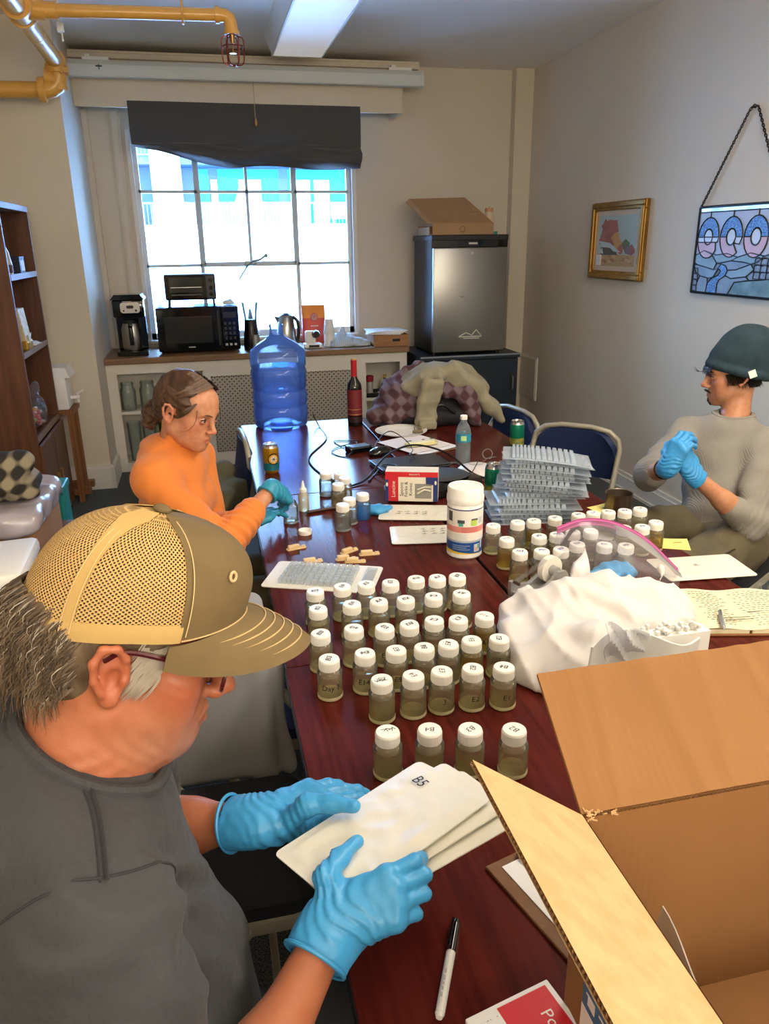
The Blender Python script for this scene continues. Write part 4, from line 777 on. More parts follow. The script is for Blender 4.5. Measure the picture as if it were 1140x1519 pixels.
t_ = thing('dropper_bottle', 'squeeze dropper bottle with pointed white tip by the glove', 'bottle', (.282, 2.515, .7402)); MB().lathe([(0, 0), (.018, 0), (.019, .003), (.019, .055), (.012, .066), (.011, .07), (0, .07)], 20).build('body', mat('dropper_plastic', 'e6e8d8', .25, trans=.6, ior=1.3), t_, smooth=True); p_ = MB().lathe([(0, .068), (.0125, .068), (.0125, .078), (.007, .084), (.0025, .108), (0, .109)], 16).build('nozzle', WHT, t_, smooth=True); MB().lathe([(0, .002), (.017, .002), (.017, .04), (0, .04)], 20).build('liquid', LIQ['pale'], t_, smooth=True)
t_ = thing('pen', 'brown pen lying beside the jars near the woman', 'pen', (.353, 2.488, .7402), .2); MB().cyl((-.06, 0, .006), (.045, 0, .006), .006, n=10).build('barrel', mat('pen_brown', '4a322c', .4), t_, smooth=True); MB().cyl((-.075, 0, .006), (-.06, 0, .006), .002, .006, 10).build('tip', BLK, t_)
TAN = mat('tan_plastic', 'd8bc8c', .5)
for x, y, rz, z, lb in ((.213, 2.167, .25, 0, 'tan snap packet lying alone by the table edge'), (.246, 2.05, .1, 0, 'tan snap packet half behind the clear tray'), (.365, 2.10, .5, 0, 'tan snap packet, topmost of the pile by the tray'), (.42, 2.065, -.05, 0, 'tan snap packet at the right of the pile'), (.345, 2.045, -.1, 0, 'tan snap packet at the front of the pile'), (.368, 2.020, -.2, 0, 'tan snap packet nearest the tray corner')):
    t_ = thing('snap_packet', lb, 'packet', (x, y, .7402), rz, 'tan snap packets'); MB().prism(rrect(.062, .019, .006), .003).build('flange', TAN, t_); MB().box((-.008, 0, .0085), (.036, .013, .012), None, .003).build('blister', TAN, t_); MB().box((.023, 0, .005), (.012, .008, .005), None, .001).build('tab', TAN, t_)

# ================================================================== well trays
FOIL = mat('tray_backing_white', 'dedacb', .38, bump=('noise', 40, .25, .003)); BLIS = mat('tray_clear_plastic', 'c6d3df', .10, alpha=.5, spec=.9, coat=.6); 
def wells(m_, z=0, h=.013):
    def well(cx, cy, w, d):
        v = [(cx+a*w/2, cy+b*d/2, z) for a, b in ((-1, -1), (1, -1), (1, 1), (-1, 1))]+[(cx+a*w*.36, cy+b*d*.36, z+h) for a, b in ((-1, -1), (1, -1), (1, 1), (-1, 1))]
        m_.add(v, [(4, 5, 6, 7), (0, 1, 5, 4), (1, 2, 6, 5), (2, 3, 7, 6), (3, 0, 4, 7)])
    for i in range(6):
        for j in range(8): well(-.107+.0125*i, -.058+.0166*j, .0105, .0135)
    for i in range(7):
        for j in range(7): well(-.028+.0185*i, -.057+.019*j, .016, .0165)
    return m_
def bent(v, b=0): return [(x, y, z-b*(x+.14)**2) for x, y, z in v]
TW, TD = .285, .16; TRP = {}
def clear_tray(loc, rz, lb, grp, bend=0, white=False, tilt=0):
    if bend not in TRP:
        t_ = TRP[bend] = thing('well_tray', '-', 'tray'); m_ = MB(); m_.grid(lambda u, v: (-TW/2+TW*u, -TD/2+TD*v, 0), 8, 2); m_.v = bent(m_.v, bend); m_.build('film', BLIS, t_, solid=.0008)
        m_ = wells(MB(), .0006); m_.v = bent(m_.v, bend); w_ = m_.build('wells', BLIS, t_); w_['kind'] = 'stuff'
    else: t_ = copy_tree(TRP[bend])
    t_.location = loc; t_.rotation_euler = (0, tilt, rz); tag(t_, lb, 'tray', grp)
    return t_
NT = 14; rr_ = random.Random(11)
OT = ['topmost']+[ON[i]+' from the top' for i in range(1, 9)]+['tenth from the top', 'eleventh from the top', 'twelfth from the top', 'second from the bottom', 'lowest']
for i in range(NT):
    q = NT-1-i; low = i < 5
    clear_tray((1.055+rr_.uniform(-.014, .014)-(.035 if low else 0), 2.255+rr_.uniform(-.01, .01), .7415+i*.0165), -.33+rr_.uniform(-.10, .10)+(.1 if low else 0), f'clear plastic well tray, {OT[q]} in the tall tray stack', 'stacked clear well trays', round(.035*max(0, i-4), 3))
t_ = thing('well_tray', 'single clear well tray with white backing lying by the front jars', 'tray', (.262, 1.938, .7402), -.40); MB().prism(rrect(.31, .178, .012), .002).build('backing', FOIL, t_); wells(MB(), .0022, .014).build('wells', BLIS, t_)['kind'] = 'stuff'; MB().box((.128, 0, .006), (.03, .13, .008), None, .002).build('end_well', BLIS, t_)

def pouch_mesh(w=.255, d=.152, seed=0, bump=.0022):
    """white foil-backed tray lying face down: embossed rounded sheet"""
    m_ = MB(); nu, nv = 40, 24
    def fn(u, v):
        x, y = (u-.5)*w, (v-.5)*d; r = .010; ex, ey = max(abs(x)-(w/2-r), 0), max(abs(y)-(d/2-r), 0); l = math.hypot(ex, ey)
        if l > r: x = math.copysign(w/2-r+ex*r/l, x); y = math.copysign(d/2-r+ey*r/l, y)
        e = min(w/2-abs(x), d/2-abs(y)); k = min(1, max(0, (e-.006)/.012))
        return (x, y, k*bump*(1.1+mnoise.noise((x*45+seed, y*45, seed))+.5*mnoise.noise((x*110, y*110, seed+3))))
    m_.grid(fn, nu, nv); return m_
def pouch(lb, M, mark=None, marksize=.02, markM=None, grp='white tray pouches', seed=0, extra=None):
    t_ = thing('tray_pouch', lb, 'pouch', M.to_translation(), 0, grp, rot=M.to_euler()); pouch_mesh(seed=seed).build('backing', FOIL, t_, smooth=True, solid=.0016)
    m_ = MB(); m_.prism(rrect(.235, .132, .01), .005, T(0, 0, -.0062)); m_.build('clear_side', BLIS, t_)
    if mark:
        m_ = MB(); m_.text(mark, marksize, (markM or T(.07, .03, .0055)), shear=.1); m_.build('marking', INK, t_)
    if extra: extra(t_)
    return t_
def scr(t_, n=5, x0=-.05, y0=-.05):
    m_ = MB(); r3 = random.Random(3)
    for i in range(n):
        for j in range(4): m_.box((x0+.03*j+r3.uniform(-.004, .004), y0+.02*i, .0052), (.018, .0014, .0003), rotm(0, 0, r3.uniform(-.5, .5))).box((x0+.03*j, y0+.02*i+.004, .0052), (.008, .0014, .0003), rotm(0, 0, r3.uniform(0, 2)))
    m_.build('marking', INK, t_)
pouch('white tray pouch with scribbles lying under the cutlery box', T(.652, 2.375, .7468) @ rotm(0, 0, -.30), seed=1, extra=lambda t: scr(t, 2, -.06, -.03))
pouch('white tray pouch with handwriting lying left of the wipes canister', T(.640, 2.165, .7468) @ rotm(0, 0, -.18), seed=2, extra=lambda t: scr(t, 3, -.02, -.01))
pouch('white tray pouch lying at the right table edge above the notebook', T(1.300, 1.722, .7468) @ rotm(0, 0, -.10), 'IL', .02, T(-.01, .005, .0055), seed=4)
YNOTE = mat('yellow_note', 'e6d579', .8)
for x, y, rz, lb in ((1.335, 1.905, -.45, 'yellow sticky note under the rightmost jar of the right cluster'), (1.045, 1.462, .4, 'yellow sticky note between the white cloth and the notebook'), (1.288, 2.25, .2, 'yellow sticky note tucked under the brown metal cup')):
    t_ = thing('sticky_note', lb, 'note', (x, y, .7402), rz); m_ = MB(); m_.grid(lambda u, v: ((u-.5)*.085, (v-.5)*.085, .0015+.004*u*u*v), 6, 6); m_.build('sheet', YNOTE, t_, smooth=True, solid=.0006); MB().box((.01, .01, .0036), (.03, .0016, .0003), rotm(0, 0, .4)).build('marking', INK, t_)
# ================================================================== things on the far half of the tables
TZ = .7402
def marks(m_, M, w, rows, h=.004, gap=.007, seed=0, fill=.75):
    """rows of small printed dashes too fine to read"""
    r3 = random.Random(seed)
    for i in range(rows):
        x = -w/2
        while x < w/2*(.6+.4*r3.random()):
            l = r3.uniform(.006, .018)*w/.1; l = min(l, w/2-x)
            if l > .001 and r3.random() < fill: m_.box((x+l/2, -i*gap+r3.uniform(-.0006, .0006), 0), (l*.85, h*.35, .0003), None) if M is None else m_.add([M @ Vector(p) for p in ((x, -i*gap, 0), (x+l*.85, -i*gap+h*.1, 0), (x+l*.85, -i*gap+h*.5, 0), (x, -i*gap+h*.4, 0))], [(0, 1, 2, 3)])
            x += l+.003*w/.1
    return m_
PR = [(0, 0), (.118, 0), (.132, .012), (.137, .05), (.137, .10), (.131, .112), (.137, .124), (.137, .175), (.130, .188), (.137, .20), (.137, .262), (.1405, .275), (.137, .288), (.133, .296), (.139, .312), (.1395, .36), (.132, .385), (.10, .412), (.06, .436), (.038, .452), (.033, .47), (.033, .492), (.0355, .494), (.0355, .506), (.031, .508)]
JUGM = mat('jug_blue', 'dce9fd', .03, ior=1.4, thin=True, haze=.20, hazecol='8db8f6')
t_ = thing('water_jug', 'large blue plastic water jug half full on the far end of the table', 'water jug', (.34, 3.86, TZ)); MB().lathe(PR, 48).build('body', JUGM, t_, smooth=True)
MB().lathe([(0, .008), (.10, .008), (.128, .016), (.133, .05), (.133, .10), (.128, .112), (.133, .124), (.133, .175), (.127, .188), (.133, .20), (.133, .262), (.137, .275), (.133, .288), (.130, .296), (.1315, .303), (0, .303)], 40).build('water', mat('jug_water', 'd8e8fd', .02, ior=1.33, thin=True, refr=.35, haze=.16, hazecol='7fb0f4'), t_, smooth=True, angle=50)
MB().lathe([(.0, .010), (.06, .010), (.05, .03), (0, .035)], 24).build('base_dimple', mat('jug_blue_dense', '2f6be0', .1, trans=.7, ior=1.3), t_, smooth=True)
t_ = thing('wine_bottle', 'dark wine bottle with red label and red foil neck', 'bottle', (.705, 3.76, TZ)); WG = mat('bottle_green_black', '14130d', .06, coat=.3)
MB().lathe([(0, 0), (.036, 0), (.0375, .004), (.0375, .19), (.034, .212), (.018, .238), (.0145, .25), (.014, .30), (0, .30)], 28).build('body', WG, t_, smooth=True); MB().lathe([(.0145, .245), (.0152, .25), (.015, .318), (.0155, .322), (.0155, .33), (0, .331)], 20).build('foil_capsule', mat('foil_red', 'b3202a', .35, .3), t_, smooth=True); MB().lathe([(0, .331), (.0135, .331), (.0135, .338), (0, .338)], 16).build('cork', mat('cork', 'c49a62', .8), t_, smooth=True)
w_ = MB().lathe([(.0379, .055), (.0379, .185)], 28).build('wrapper', mat('wine_label_red', '6d1c20', .5), t_, smooth=True); MB().lathe([(.0381, .085), (.0381, .088)], 28).lathe([(.0381, .060), (.0381, .063)], 28).build('gold_line', mat('gold_print', 'b79a5a', .4, .6), w_); MB().lathe([(.0379, .02), (.0379, .05)], 28).build('wrapper', mat('wine_label_dark', '2b1114', .5), t_, smooth=True)
t_ = thing('smart_speaker', 'grey blue fabric covered round speaker at the far table end', 'speaker', (.858, 3.73, TZ)); MB().lathe([(0, 0), (.042, 0), (.047, .012), (.047, .085), (.042, .097)], 28).build('body', mat('speaker_fabric', '4b5667', .9, bump=('noise', 500, .5)), t_, smooth=True); MB().lathe([(.042, .097), (.037, .099), (0, .097)], 28).build('top', mat('speaker_top', '5b7fb5', .2), t_, smooth=True)
t_ = thing('paper_plate', 'round white paper plate lying at the far end of the table', 'plate', (.885, 3.515, TZ)); MB().lathe([(0, .003), (.085, .003), (.10, .012), (.125, .016), (.127, .019), (.10, .015), (.085, .006), (0, .006)], 40).build('rim', WHP, t_, smooth=True); MB().lathe([(0, .0062), (.083, .0062)], 32).build('well', mat('plate_inner', 'f4f2ec', .5), t_)
t_ = thing('ring_clip', 'small bronze binder clip standing on the edge of the paper plate', 'clip', (.945, 3.43, TZ+.018)); MB().box((0, 0, .008), (.05, .012, .016), None, .003).build('body', mat('bronze_metal', '77684f', .4, .6), t_); MB().tube([(-.015, 0, .012), (-.017, 0, .03), (0, 0, .04), (.017, 0, .03), (.015, 0, .012)], .003, 6).build('wire_handle', mat('bronze_metal'), t_)
CLIPB = mat('clipboard_brown', '7a5536', .6, mix=('fine', 60, '6a4629', .5)); PAP = mat('paper_white', 'eeeeee', .8)
t_ = thing('clipboard', 'clipboard with white paper sheets in the middle of the far table', 'clipboard', (.905, 3.27, TZ), .42); MB().box((0, 0, .003), (.235, .315, .004), None, .001).build('board', CLIPB, t_); m_ = MB(); m_.grid(lambda u, v: (-.11+.22*u, -.15+.29*v, .0062+.004*u*u), 6, 6); m_.build('sheet', PAP, t_, solid=.0008, smooth=True); m_ = MB(); m_.grid(lambda u, v: (-.13+.22*u, -.12+.26*v, .0095+.003*u), 6, 6); m_.build('sheet', mat('paper_pinkish', 'e6dede', .8), t_, solid=.0006, smooth=True)
t_ = thing('dissolving_tray', 'pale yellow elongated container with dark marks lying on the clipboard papers', 'container', (.905, 3.225, TZ+.017), .16); MB().prism(rrect(.155, .05, .02), .012).build('body', mat('pale_yellow_plastic', 'ded39a', .4), t_); m_ = MB(); m_.prism(rrect(.13, .034, .014), .003, T(0, 0, .012)); m_.build('film', mat('pale_film', 'f1ecc9', .3), t_); m_ = MB()
for x in (-.06, -.045, .02, .06): m_.box((x, .022, .0155), (.012, .006, .002))
m_.build('marking', INK, t_)
t_ = thing('water_bottle', 'clear plastic water bottle with teal label and white cap', 'bottle', (1.0, 2.92, TZ)); PB = [(0, .002), (.026, .002), (.031, .008)]+[(.0315-.0022*(k % 2), .016+.008*k) for k in range(10)]+[(.0315, .10), (.0315, .135), (.030, .145), (.024, .165), (.0135, .182), (.013, .195), (.0115, .195)]
MB().lathe(PB, 28).build('body', CLR, t_, smooth=True); MB().lathe([(0, .192), (.0148, .192), (.0148, .207), (.013, .209), (0, .209)], 20).build('cap', WHT, t_, smooth=True); w_ = MB().lathe([(.0318, .101), (.0318, .134)], 28).build('wrapper', mat('label_teal', '2f8aa6', .35), t_, smooth=True); MB().lathe([(.032, .108), (.032, .128)], 6, a0=-2.2, a1=-1.5).build('print_patch', mat('label_lime', 'b9d78f', .5), w_)
MB().lathe([(0, .004), (.025, .004), (.029, .01), (.029, .095), (0, .095)], 24).build('water', LIQ['clear'], t_, smooth=True, angle=50)
DOME = mat('dome_white', 'dcd5d2', .35)
t_ = thing('conference_puck', 'flat white domed conference puck on the table before the water bottle', 'device', (1.02, 2.80, TZ)); MB().lathe([(0, 0), (.078, 0), (.083, .006), (.07, .02), (.04, .031), (0, .034)], 36).build('body', DOME, t_, smooth=True); MB().tube([(.03*math.cos(a), .03*math.sin(a)+.015, .0335-.004*0) for a in [2*PI*i/18 for i in range(18)]], .0007, 4, closed=True).build('seam', BLK, t_)
t_ = thing('key_ring', 'silver key ring on the table behind the white puck', 'key ring', (1.13, 2.98, TZ)); MB().tube([(.022*math.cos(a), .004*math.sin(a), .020+.020*math.sin(a)) for a in [2*PI*i/20 for i in range(20)]], .0025, 6, closed=True).build('ring', CHR, t_, smooth=True); MB().box((.02, 0, .002), (.045, .016, .003), rotm(0, 0, .4), .001).build('key', CHR, t_)
t_ = thing('spoon', 'short metal spoon lying left of the water bottle', 'spoon', (.93, 2.93, TZ), .3); MB().ball((.03, 0, .004), (.02, .013, .003), 14).build('bowl', CHR, t_, smooth=True); MB().box((-.03, 0, .003), (.09, .006, .003), None, .001).build('handle', CHR, t_)
# speakerphone, laptop dock, mouse
t_ = thing('speakerphone', 'black conference speakerphone with oval mesh centre behind the cutlery box', 'speakerphone', (.79, 2.66, TZ)); SPK = mat('speaker_mesh', '35373a', .6, bump=('voronoi', 700, .5))
m_ = MB()
def lob(u, v): a = 2*PI*u; r = .165*(1+.18*math.cos(3*a+.4)); k = (0, .9, 1, .97, .5, .0)[min(5, int(v*5+.5))]; z = (0, 0, .008, .03, .045, .047)[min(5, int(v*5+.5))]; return (r*k*math.cos(a), r*k*math.sin(a), z)
m_.grid(lob, 60, 5, closed_u=True); m_.build('body', BLKG, t_, smooth=True); MB().lathe([(0, .0), (.105, 0), (.115, .004), (.10, .012), (0, .014)], 36, T(.03, 0, .04) @ Matrix.Diagonal((1, .75, 1, 1))).build('speaker_grille', SPK, t_, smooth=True); MB().box((.06, -.135, .02), (.14, .006, .012), None, .002).build('trim_strip', CHR, t_); MB().box((-.165, -.04, .022), (.045, .05, .02), rotm(0, 0, .5), .006).build('blue_tab', mat('pale_blue_plastic', '8fd2f0', .3), t_)
t_ = thing('laptop', 'closed dark laptop lying behind the speakerphone', 'laptop', (.78, 2.96, TZ), .12); MB().box((0, 0, .007), (.30, .17, .010), None, .004).build('base', mat('laptop_grey', '3a3d44', .3, .6), t_); MB().box((0, 0, .0165), (.30, .17, .007), None, .003).build('lid', mat('laptop_lid', '4a5160', .25, .7), t_); MB().box((-.05, -.086, .009), (.10, .002, .006)).build('port_strip', CHR, t_)
t_ = thing('computer_mouse', 'black computer mouse among the cables', 'mouse', (.70, 3.16, TZ), .5); s_ = SDF((.60, 3.07, TZ-.01), (.80, 3.25, TZ+.06), .004); s_.ell((.70, 3.16, TZ+.012), (.06, .036, .026), rotm(0, 0, .5)); s_.cut((0, 0, TZ+.001), (0, 0, -1)); sdf_obj('body', s_, BLKG, t_); MB().cyl((.035, -.006, .030), (.035, .006, .030), .008).build('scroll_wheel', mat('handle_grey'), t_)
t_ = thing('phone_charger', 'small dark charger brick with pale blue top among the cables', 'charger', (.62, 3.24, TZ), .3); MB().box((0, 0, .014), (.11, .06, .028), None, .006).build('body', BLKG, t_); MB().box((0, 0, .029), (.09, .045, .003), None, .001).build('top', mat('charger_top', '6f8fb5', .2), t_)
CAB = mat('black_cable', '0e0f11', .4)
def cable(lb, pts, r=.003): t_ = thing('cable', lb, 'cable', pts[0]); MB().tube(smoothpath(pts, 8), r, 7).build('cord', CAB, t_, True, True); MB().cyl(pts[-1], tuple(a+(a-b)*.25 for a, b in zip(pts[-1], pts[-2])), r*1.9, n=8).build('connector', CAB, t_, True, True); return t_
z_ = TZ+.0035
cable('black cable curving from the water jug down to the small jars', [(.50, 3.83, z_+.05), (.52, 3.76, z_), (.515, 3.5, z_), (.40, 3.22, z_), (.385, 3.05, z_), (.43, 2.82, z_), (.46, 2.74, z_)])
cable('black cable arching over the speakerphone towards the white puck', [(.47, 2.72, z_), (.56, 2.78, z_+.01), (.66, 2.86, z_+.075), (.78, 2.90, z_+.10), (.90, 2.84, z_+.075), (.97, 2.72, z_+.02), (1.03, 2.68, z_)], .0042)
cable('looped black cable lying left of the black mouse', [(.67, 3.42, z_), (.55, 3.45, z_), (.56, 3.35, z_), (.62, 3.28, z_+.03), (.55, 3.16, z_), (.50, 3.25, z_), (.56, 3.34, z_), (.66, 3.30, z_), (.72, 3.24, z_)], .0022)
cable('thin black cable looping over the clipboard corner', [(.66, 3.12, z_), (.70, 3.22, z_+.04), (.77, 3.28, z_+.07), (.82, 3.22, z_+.05), (.83, 3.10, z_+.03), (.80, 3.02, z_+.03)], .0022)
cable('thin black cable lying across the white puck', [(1.05, 2.86, TZ+.036), (1.02, 2.80, TZ+.0375), (.98, 2.74, TZ+.022), (.95, 2.71, z_)], .0018)
cable('black cable bundled between the laptop and the speakerphone', [(.60, 2.84, z_), (.66, 2.80, z_+.03), (.70, 2.86, z_+.03), (.66, 2.92, z_+.02), (.62, 2.88, z_), (.58, 2.80, z_)], .0025)
# cans
def can(loc, rz, lb, body, band, top='b9bab8', emblem=False):
    t_ = thing('drink_can', lb, 'can', loc, rz, 'drink cans'); MB().lathe([(0, .002), (.024, 0), (.027, .004), (.0325, .014), (.0325, .100), (.031, .106)], 28).build('body', body, t_, smooth=True); p_ = MB().lathe([(.031, .106), (.027, .118), (.0275, .121), (.0255, .121), (.0245, .116), (0, .116)], 28).build('top', mat('can_alu', 'c4c4c2', .25, 1), t_, smooth=True); MB().box((.005, 0, .118), (.022, .012, .0015), None, .0005).build('pull_tab', mat('can_alu'), p_)
    b_ = MB().lathe([(.0327, .014), (.0327, .045)], 28).build('print_band', band, t_, smooth=True)
    if emblem:
        m_ = MB(); M_ = T(0, 0, .062) @ rotm(PI/2)
        for r, c in ((.024, 0), (.019, 1), (.013, 2)):
            v = [(0, 0, .0006*(c+1))]+[(r*math.cos(a), r*math.sin(a), .0006*(c+1)) for a in [2*PI*i/20 for i in range(20)]]; v = [(.0325*math.sin(x/.0325), y, .0326*math.cos(x/.0325)+z) for x, y, z in v]; m_.add(v, [(0, i+1, (i+1) % 20+1) for i in range(20)], M_, mi=c)
        for i in range(6): a = i*PI/3; m_.tube([M_ @ Vector((0, 0, .035)), M_ @ Vector((.011*math.cos(a), .011*math.sin(a), .0347))], .0012, 4, mi=0)
        me = m_.build('emblem', [BLK, mat('emblem_gold', 'd6a53a', .4), mat('emblem_pale', 'e7d6c0', .5)], t_)
    return t_
YC = mat('can_gold', 'b98a1c', .3, .6); GC = mat('can_green', '0f7a5c', .3, .5); GC2 = mat('can_yellow_art', 'b5a23c', .35, .4, mix=('noise', 60, '2c7a52', .8)); BC = mat('can_teal_band', '2a7f8f', .3, .5)
can((.215, 3.02, TZ), .25, 'golden drink can with round emblem behind the woman\'s hands', YC, BC, emblem=True)
can((.975, 2.50, TZ), 0, 'green drink can partly behind the tray stack, nearer one', GC, GC2); can((1.325, 3.13, TZ), .4, 'green drink can beyond the tray stack near the blue chair', GC, GC2)
# cutlery box
RED = mat('print_red', 'c8202a', .45); NVY = mat('print_navy', '24346f', .45); CRM = mat('carton_cream', 'e4dcc8', .6)
t_ = thing('cutlery_box', 'red white and blue carton of plastic cutlery standing on its side', 'box', (.66, 2.475, TZ+.012), -.33); MB().box((0, .035, .054), (.185, .07, .108), None, .001).build('carton', CRM, t_)
f = MB(); f.b2((-.0925, -.0008, 0), (-.047, 0, .108), mi=0); f.b2((-.047, -.0008, .09), (.0925, 0, .108), mi=0); f.b2((.05, -.0012, .062), (.0925, -.0006, .09), mi=1); f.b2((.076, -.0012, 0), (.0925, -.0006, .062), mi=1); f.b2((-.0925, -.0012, 0), (-.082, -.0006, .08), mi=1); f.b2((.012, -.0012, .012), (.07, -.0006, .066), mi=2); f.build('print_panel', [RED, NVY, mat('print_grey_photo', '8e8c84', .6)], t_)
m_ = MB(); V_ = rotm(PI/2) @ rotm(0, 0, PI/2)
for x, s, z in ((-.038, 'Spoons', .045), (-.022, 'Forks &', .045), (-.006, 'Knives', .045)): m_.text(s, .0175, T(x+.003, -.0014, z) @ V_)
m_.build('lettering', BLK, t_); m_ = MB(); m_.text('Luncine', .019, T(-.064, -.0016, .045) @ V_); m_.text('Luncine', .012, T(.01, -.0016, .099) @ rotm(PI/2, 0, 0) @ rotm(0, 0, PI)); m_.build('lettering', CRM, t_)
m_ = MB(); m_.tube([(.02, -.0018, .03), (.045, -.0018, .045), (.068, -.0018, .04)], .003, 5).tube([(.02, -.0018, .045), (.045, -.0018, .055), (.068, -.0018, .055)], .002, 5); m_.build('picture', CRM, t_)
m_ = MB(); m_.ball((-.087, -.0015, .062), (.004, .001, .008), 10).ball((.084, -.0015, .07), (.004, .001, .008), 10); m_.build('emblem', CRM, t_); MB().b2((-.0925, 0, .108), (.0925, .05, .1095), mi=0).build('open_flap', mat('carton_red_top', 'd9cfc0', .6), t_)
GLV = mat('nitrile_blue', '3f98cf', .38, bump=('noise', 55, .35, .003, (1, 1.6, .7))); GLV2 = mat('nitrile_teal', '2f8fb0', .42, bump=('noise', 120, .12, .001))
def glove_heap(name_lb, c, r, seed, k=7):
    t_ = thing('crumpled_glove', name_lb, 'glove', c, 0, 'crumpled blue gloves'); s_ = SDF(np.array(c)-[r*2, r*2, .01], np.array(c)+[r*2, r*2, r*1.8], .004); r3 = random.Random(seed)
    s_.ell((c[0], c[1], c[2]+r*.35), (r*.8, r*.6, r*.4))
    for i in range(k): a = r3.random()*2*PI; l = r*r3.uniform(.6, 1.15); s_.cap((c[0]+.3*r*math.cos(a), c[1]+.3*r*math.sin(a), c[2]+r*.35), (c[0]+l*math.cos(a), c[1]+l*math.sin(a)*.8, c[2]+r*r3.uniform(.1, .7)), .011, .008, k=.008)
    s_.warp(lambda x, y, z: .0035*wob((x, y, z), 120, seed)); s_.cut((0, 0, c[2]+.001), (0, 0, -1)); sdf_obj('body', s_, GLV, t_); return t_
glove_heap('crumpled blue glove lying beside the cutlery box', (.52, 2.41, TZ), .045, 4)
# wipes canister
t_ = thing('wipes_canister', 'tall white wipes canister with blue and red printed label', 'canister', (.697, 2.005, TZ), -.12); MB().lathe([(0, 0), (.049, 0), (.0525, .004), (.0525, .160), (.050, .164), (.050, .172), (0, .172)], 40).build('body', WHT, t_, smooth=True)
l_ = MB().lathe([(0, .166), (.0535, .166), (.0545, .170), (.0545, .184), (.0525, .188), (.0525, .207), (.050, .212), (.046, .212), (.043, .2085), (0, .2085)], 40).build('lid', WHT, t_, smooth=True, angle=30)
w_ = MB(); R_ = .0529
for z0, z1, k in ((.016, .052, 0), (.052, .058, 1), (.058, .083, 2), (.083, .101, 3), (.101, .150, 2), (.150, .1535, 4)): w_.lathe([(R_, z0), (R_, z1)], 48, mi=k)
w_.build('wrapper', [mat('label_blue', '1d4f93', .4), mat('label_greyblue', 'aab4bd', .5), mat('label_white', 'e6e2d8', .5), mat('label_salmon', 'd98a80', .5), NVY], t_, smooth=True, angle=20)
w_ = MB(); n_ = 24; w_.add([(R_*1.003*math.cos(a), R_*1.003*math.sin(a), z) for i in range(n_+1) for a in [-PI+PI*i/n_] for z in (.016, .016+.010*max(0, 1-i/n_*1.35)+.0005)], [(2*i, 2*i+2, 2*i+3, 2*i+1) for i in range(n_)]); w_.build('swoosh', mat('label_yellow', 'e5bd3c', .5), t_)
def cyl_patch(m_, R, a0, a1, z0, z1, mi=0, n=6): m_.add([(R*math.sin(a), -R*math.cos(a), z) for i in range(n+1) for a in [a0+(a1-a0)*i/n] for z in (z0, z1)], [(2*i, 2*i+2, 2*i+3, 2*i+1) for i in range(n)], None, mi)
m_ = MB(); R2 = R_*1.006
cyl_patch(m_, R2, -1.25, -.95, .115, .145, 0); cyl_patch(m_, R2, -.62, -.22, .112, .122, 0); cyl_patch(m_, R2, -.55, -.3, .103, .112, 1); cyl_patch(m_, R2, .12, .5, .104, .122, 2); cyl_patch(m_, R2, .15, .55, .12, .126, 0); cyl_patch(m_, R2, .62, .95, .108, .128, 3); cyl_patch(m_, R2, .35, .72, .022, .046, 3); cyl_patch(m_, R2, .40, .58, .026, .036, 4); cyl_patch(m_, R2, .58, .70, .03, .044, 1); cyl_patch(m_, R2, .82, .92, .03, .054, 5)
for i in range(5): cyl_patch(m_, R2, -.75, .0-.12*(i % 2), .060+.0042*i, .0615+.0042*i, 3)
for i in range(4): cyl_patch(m_, R2, -.4, .6-.1*(i % 2), .086+.0038*i, .0872+.0038*i, 6)
for i in range(3): cyl_patch(m_, R2, -.9, .1-.2*(i % 2), .030+.006*i, .0312+.006*i, 3)
m_.build('printing', [mat('label_dark', '4a4d52', .5), mat('label_tealgreen', '4aa690', .5), mat('label_lime2', 'b7cf5a', .5), mat('label_ltgrey', 'c3c8cc', .5), mat('label_pink', 'd7a09a', .5), mat('label_white'), mat('label_red2', 'c4544c', .5)], t_)
# metal cup
t_ = thing('metal_cup', 'brown metal camping cup among the right jars and the seated man', 'cup', (1.33, 2.235, TZ)); TI = mat('titanium_brown', '77695a', .35, .8)
MB().lathe([(0, 0), (.042, 0), (.045, .004), (.045, .062), (.0465, .064), (.0435, .062), (.043, .006), (0, .004)], 32).build('body', TI, t_, smooth=True); MB().tube([(.0, .045, .05), (.0, .07, .048), (.0, .072, .02), (.0, .045, .015)], .003, 6).build('handle', TI, t_)
# tape dispenser
t_ = thing('tape_dispenser', 'silver grey desk tape dispenser with a white roll', 'tape dispenser', (.80, 1.685, TZ), .35); SIL = mat('dispenser_silver', 'a9a9a7', .35, .5)
side = [(-.085, 0), (.085, 0), (.082, .03), (.06, .062), (.03, .066), (.012, .045), (-.02, .03), (-.05, .034), (-.075, .05), (-.088, .05), (-.088, .02)]
MB().prism([(x, z) for x, z in side], .012, T(0, -.018, 0) @ rotm(PI/2)).prism(side, .012, T(0, .03, 0) @ rotm(PI/2)).box((0, 0, .012), (.168, .05, .022), None, .003).build('body', SIL, t_, fix=True)
MB().lathe([(.014, -.009), (.036, -.009), (.036, .009), (.014, .009), (.014, -.009)], 28, T(.035, .006, .062) @ rotm(PI/2)).build('tape_roll', mat('tape_white', 'e4e0d2', .4), t_, smooth=True, angle=40); MB().cyl((.035, -.022, .062), (.035, .034, .062), .013, n=16).build('hub', SIL, t_); MB().box((-.082, .004, .052), (.006, .022, .008)).build('cutter', CHR, t_); MB().add([(.02, -.003, .094), (.02, .014, .094), (-.08, .014, .056), (-.08, -.003, .056)], [(0, 1, 2, 3)]).build('tape_strip', mat('thin_film'), t_)
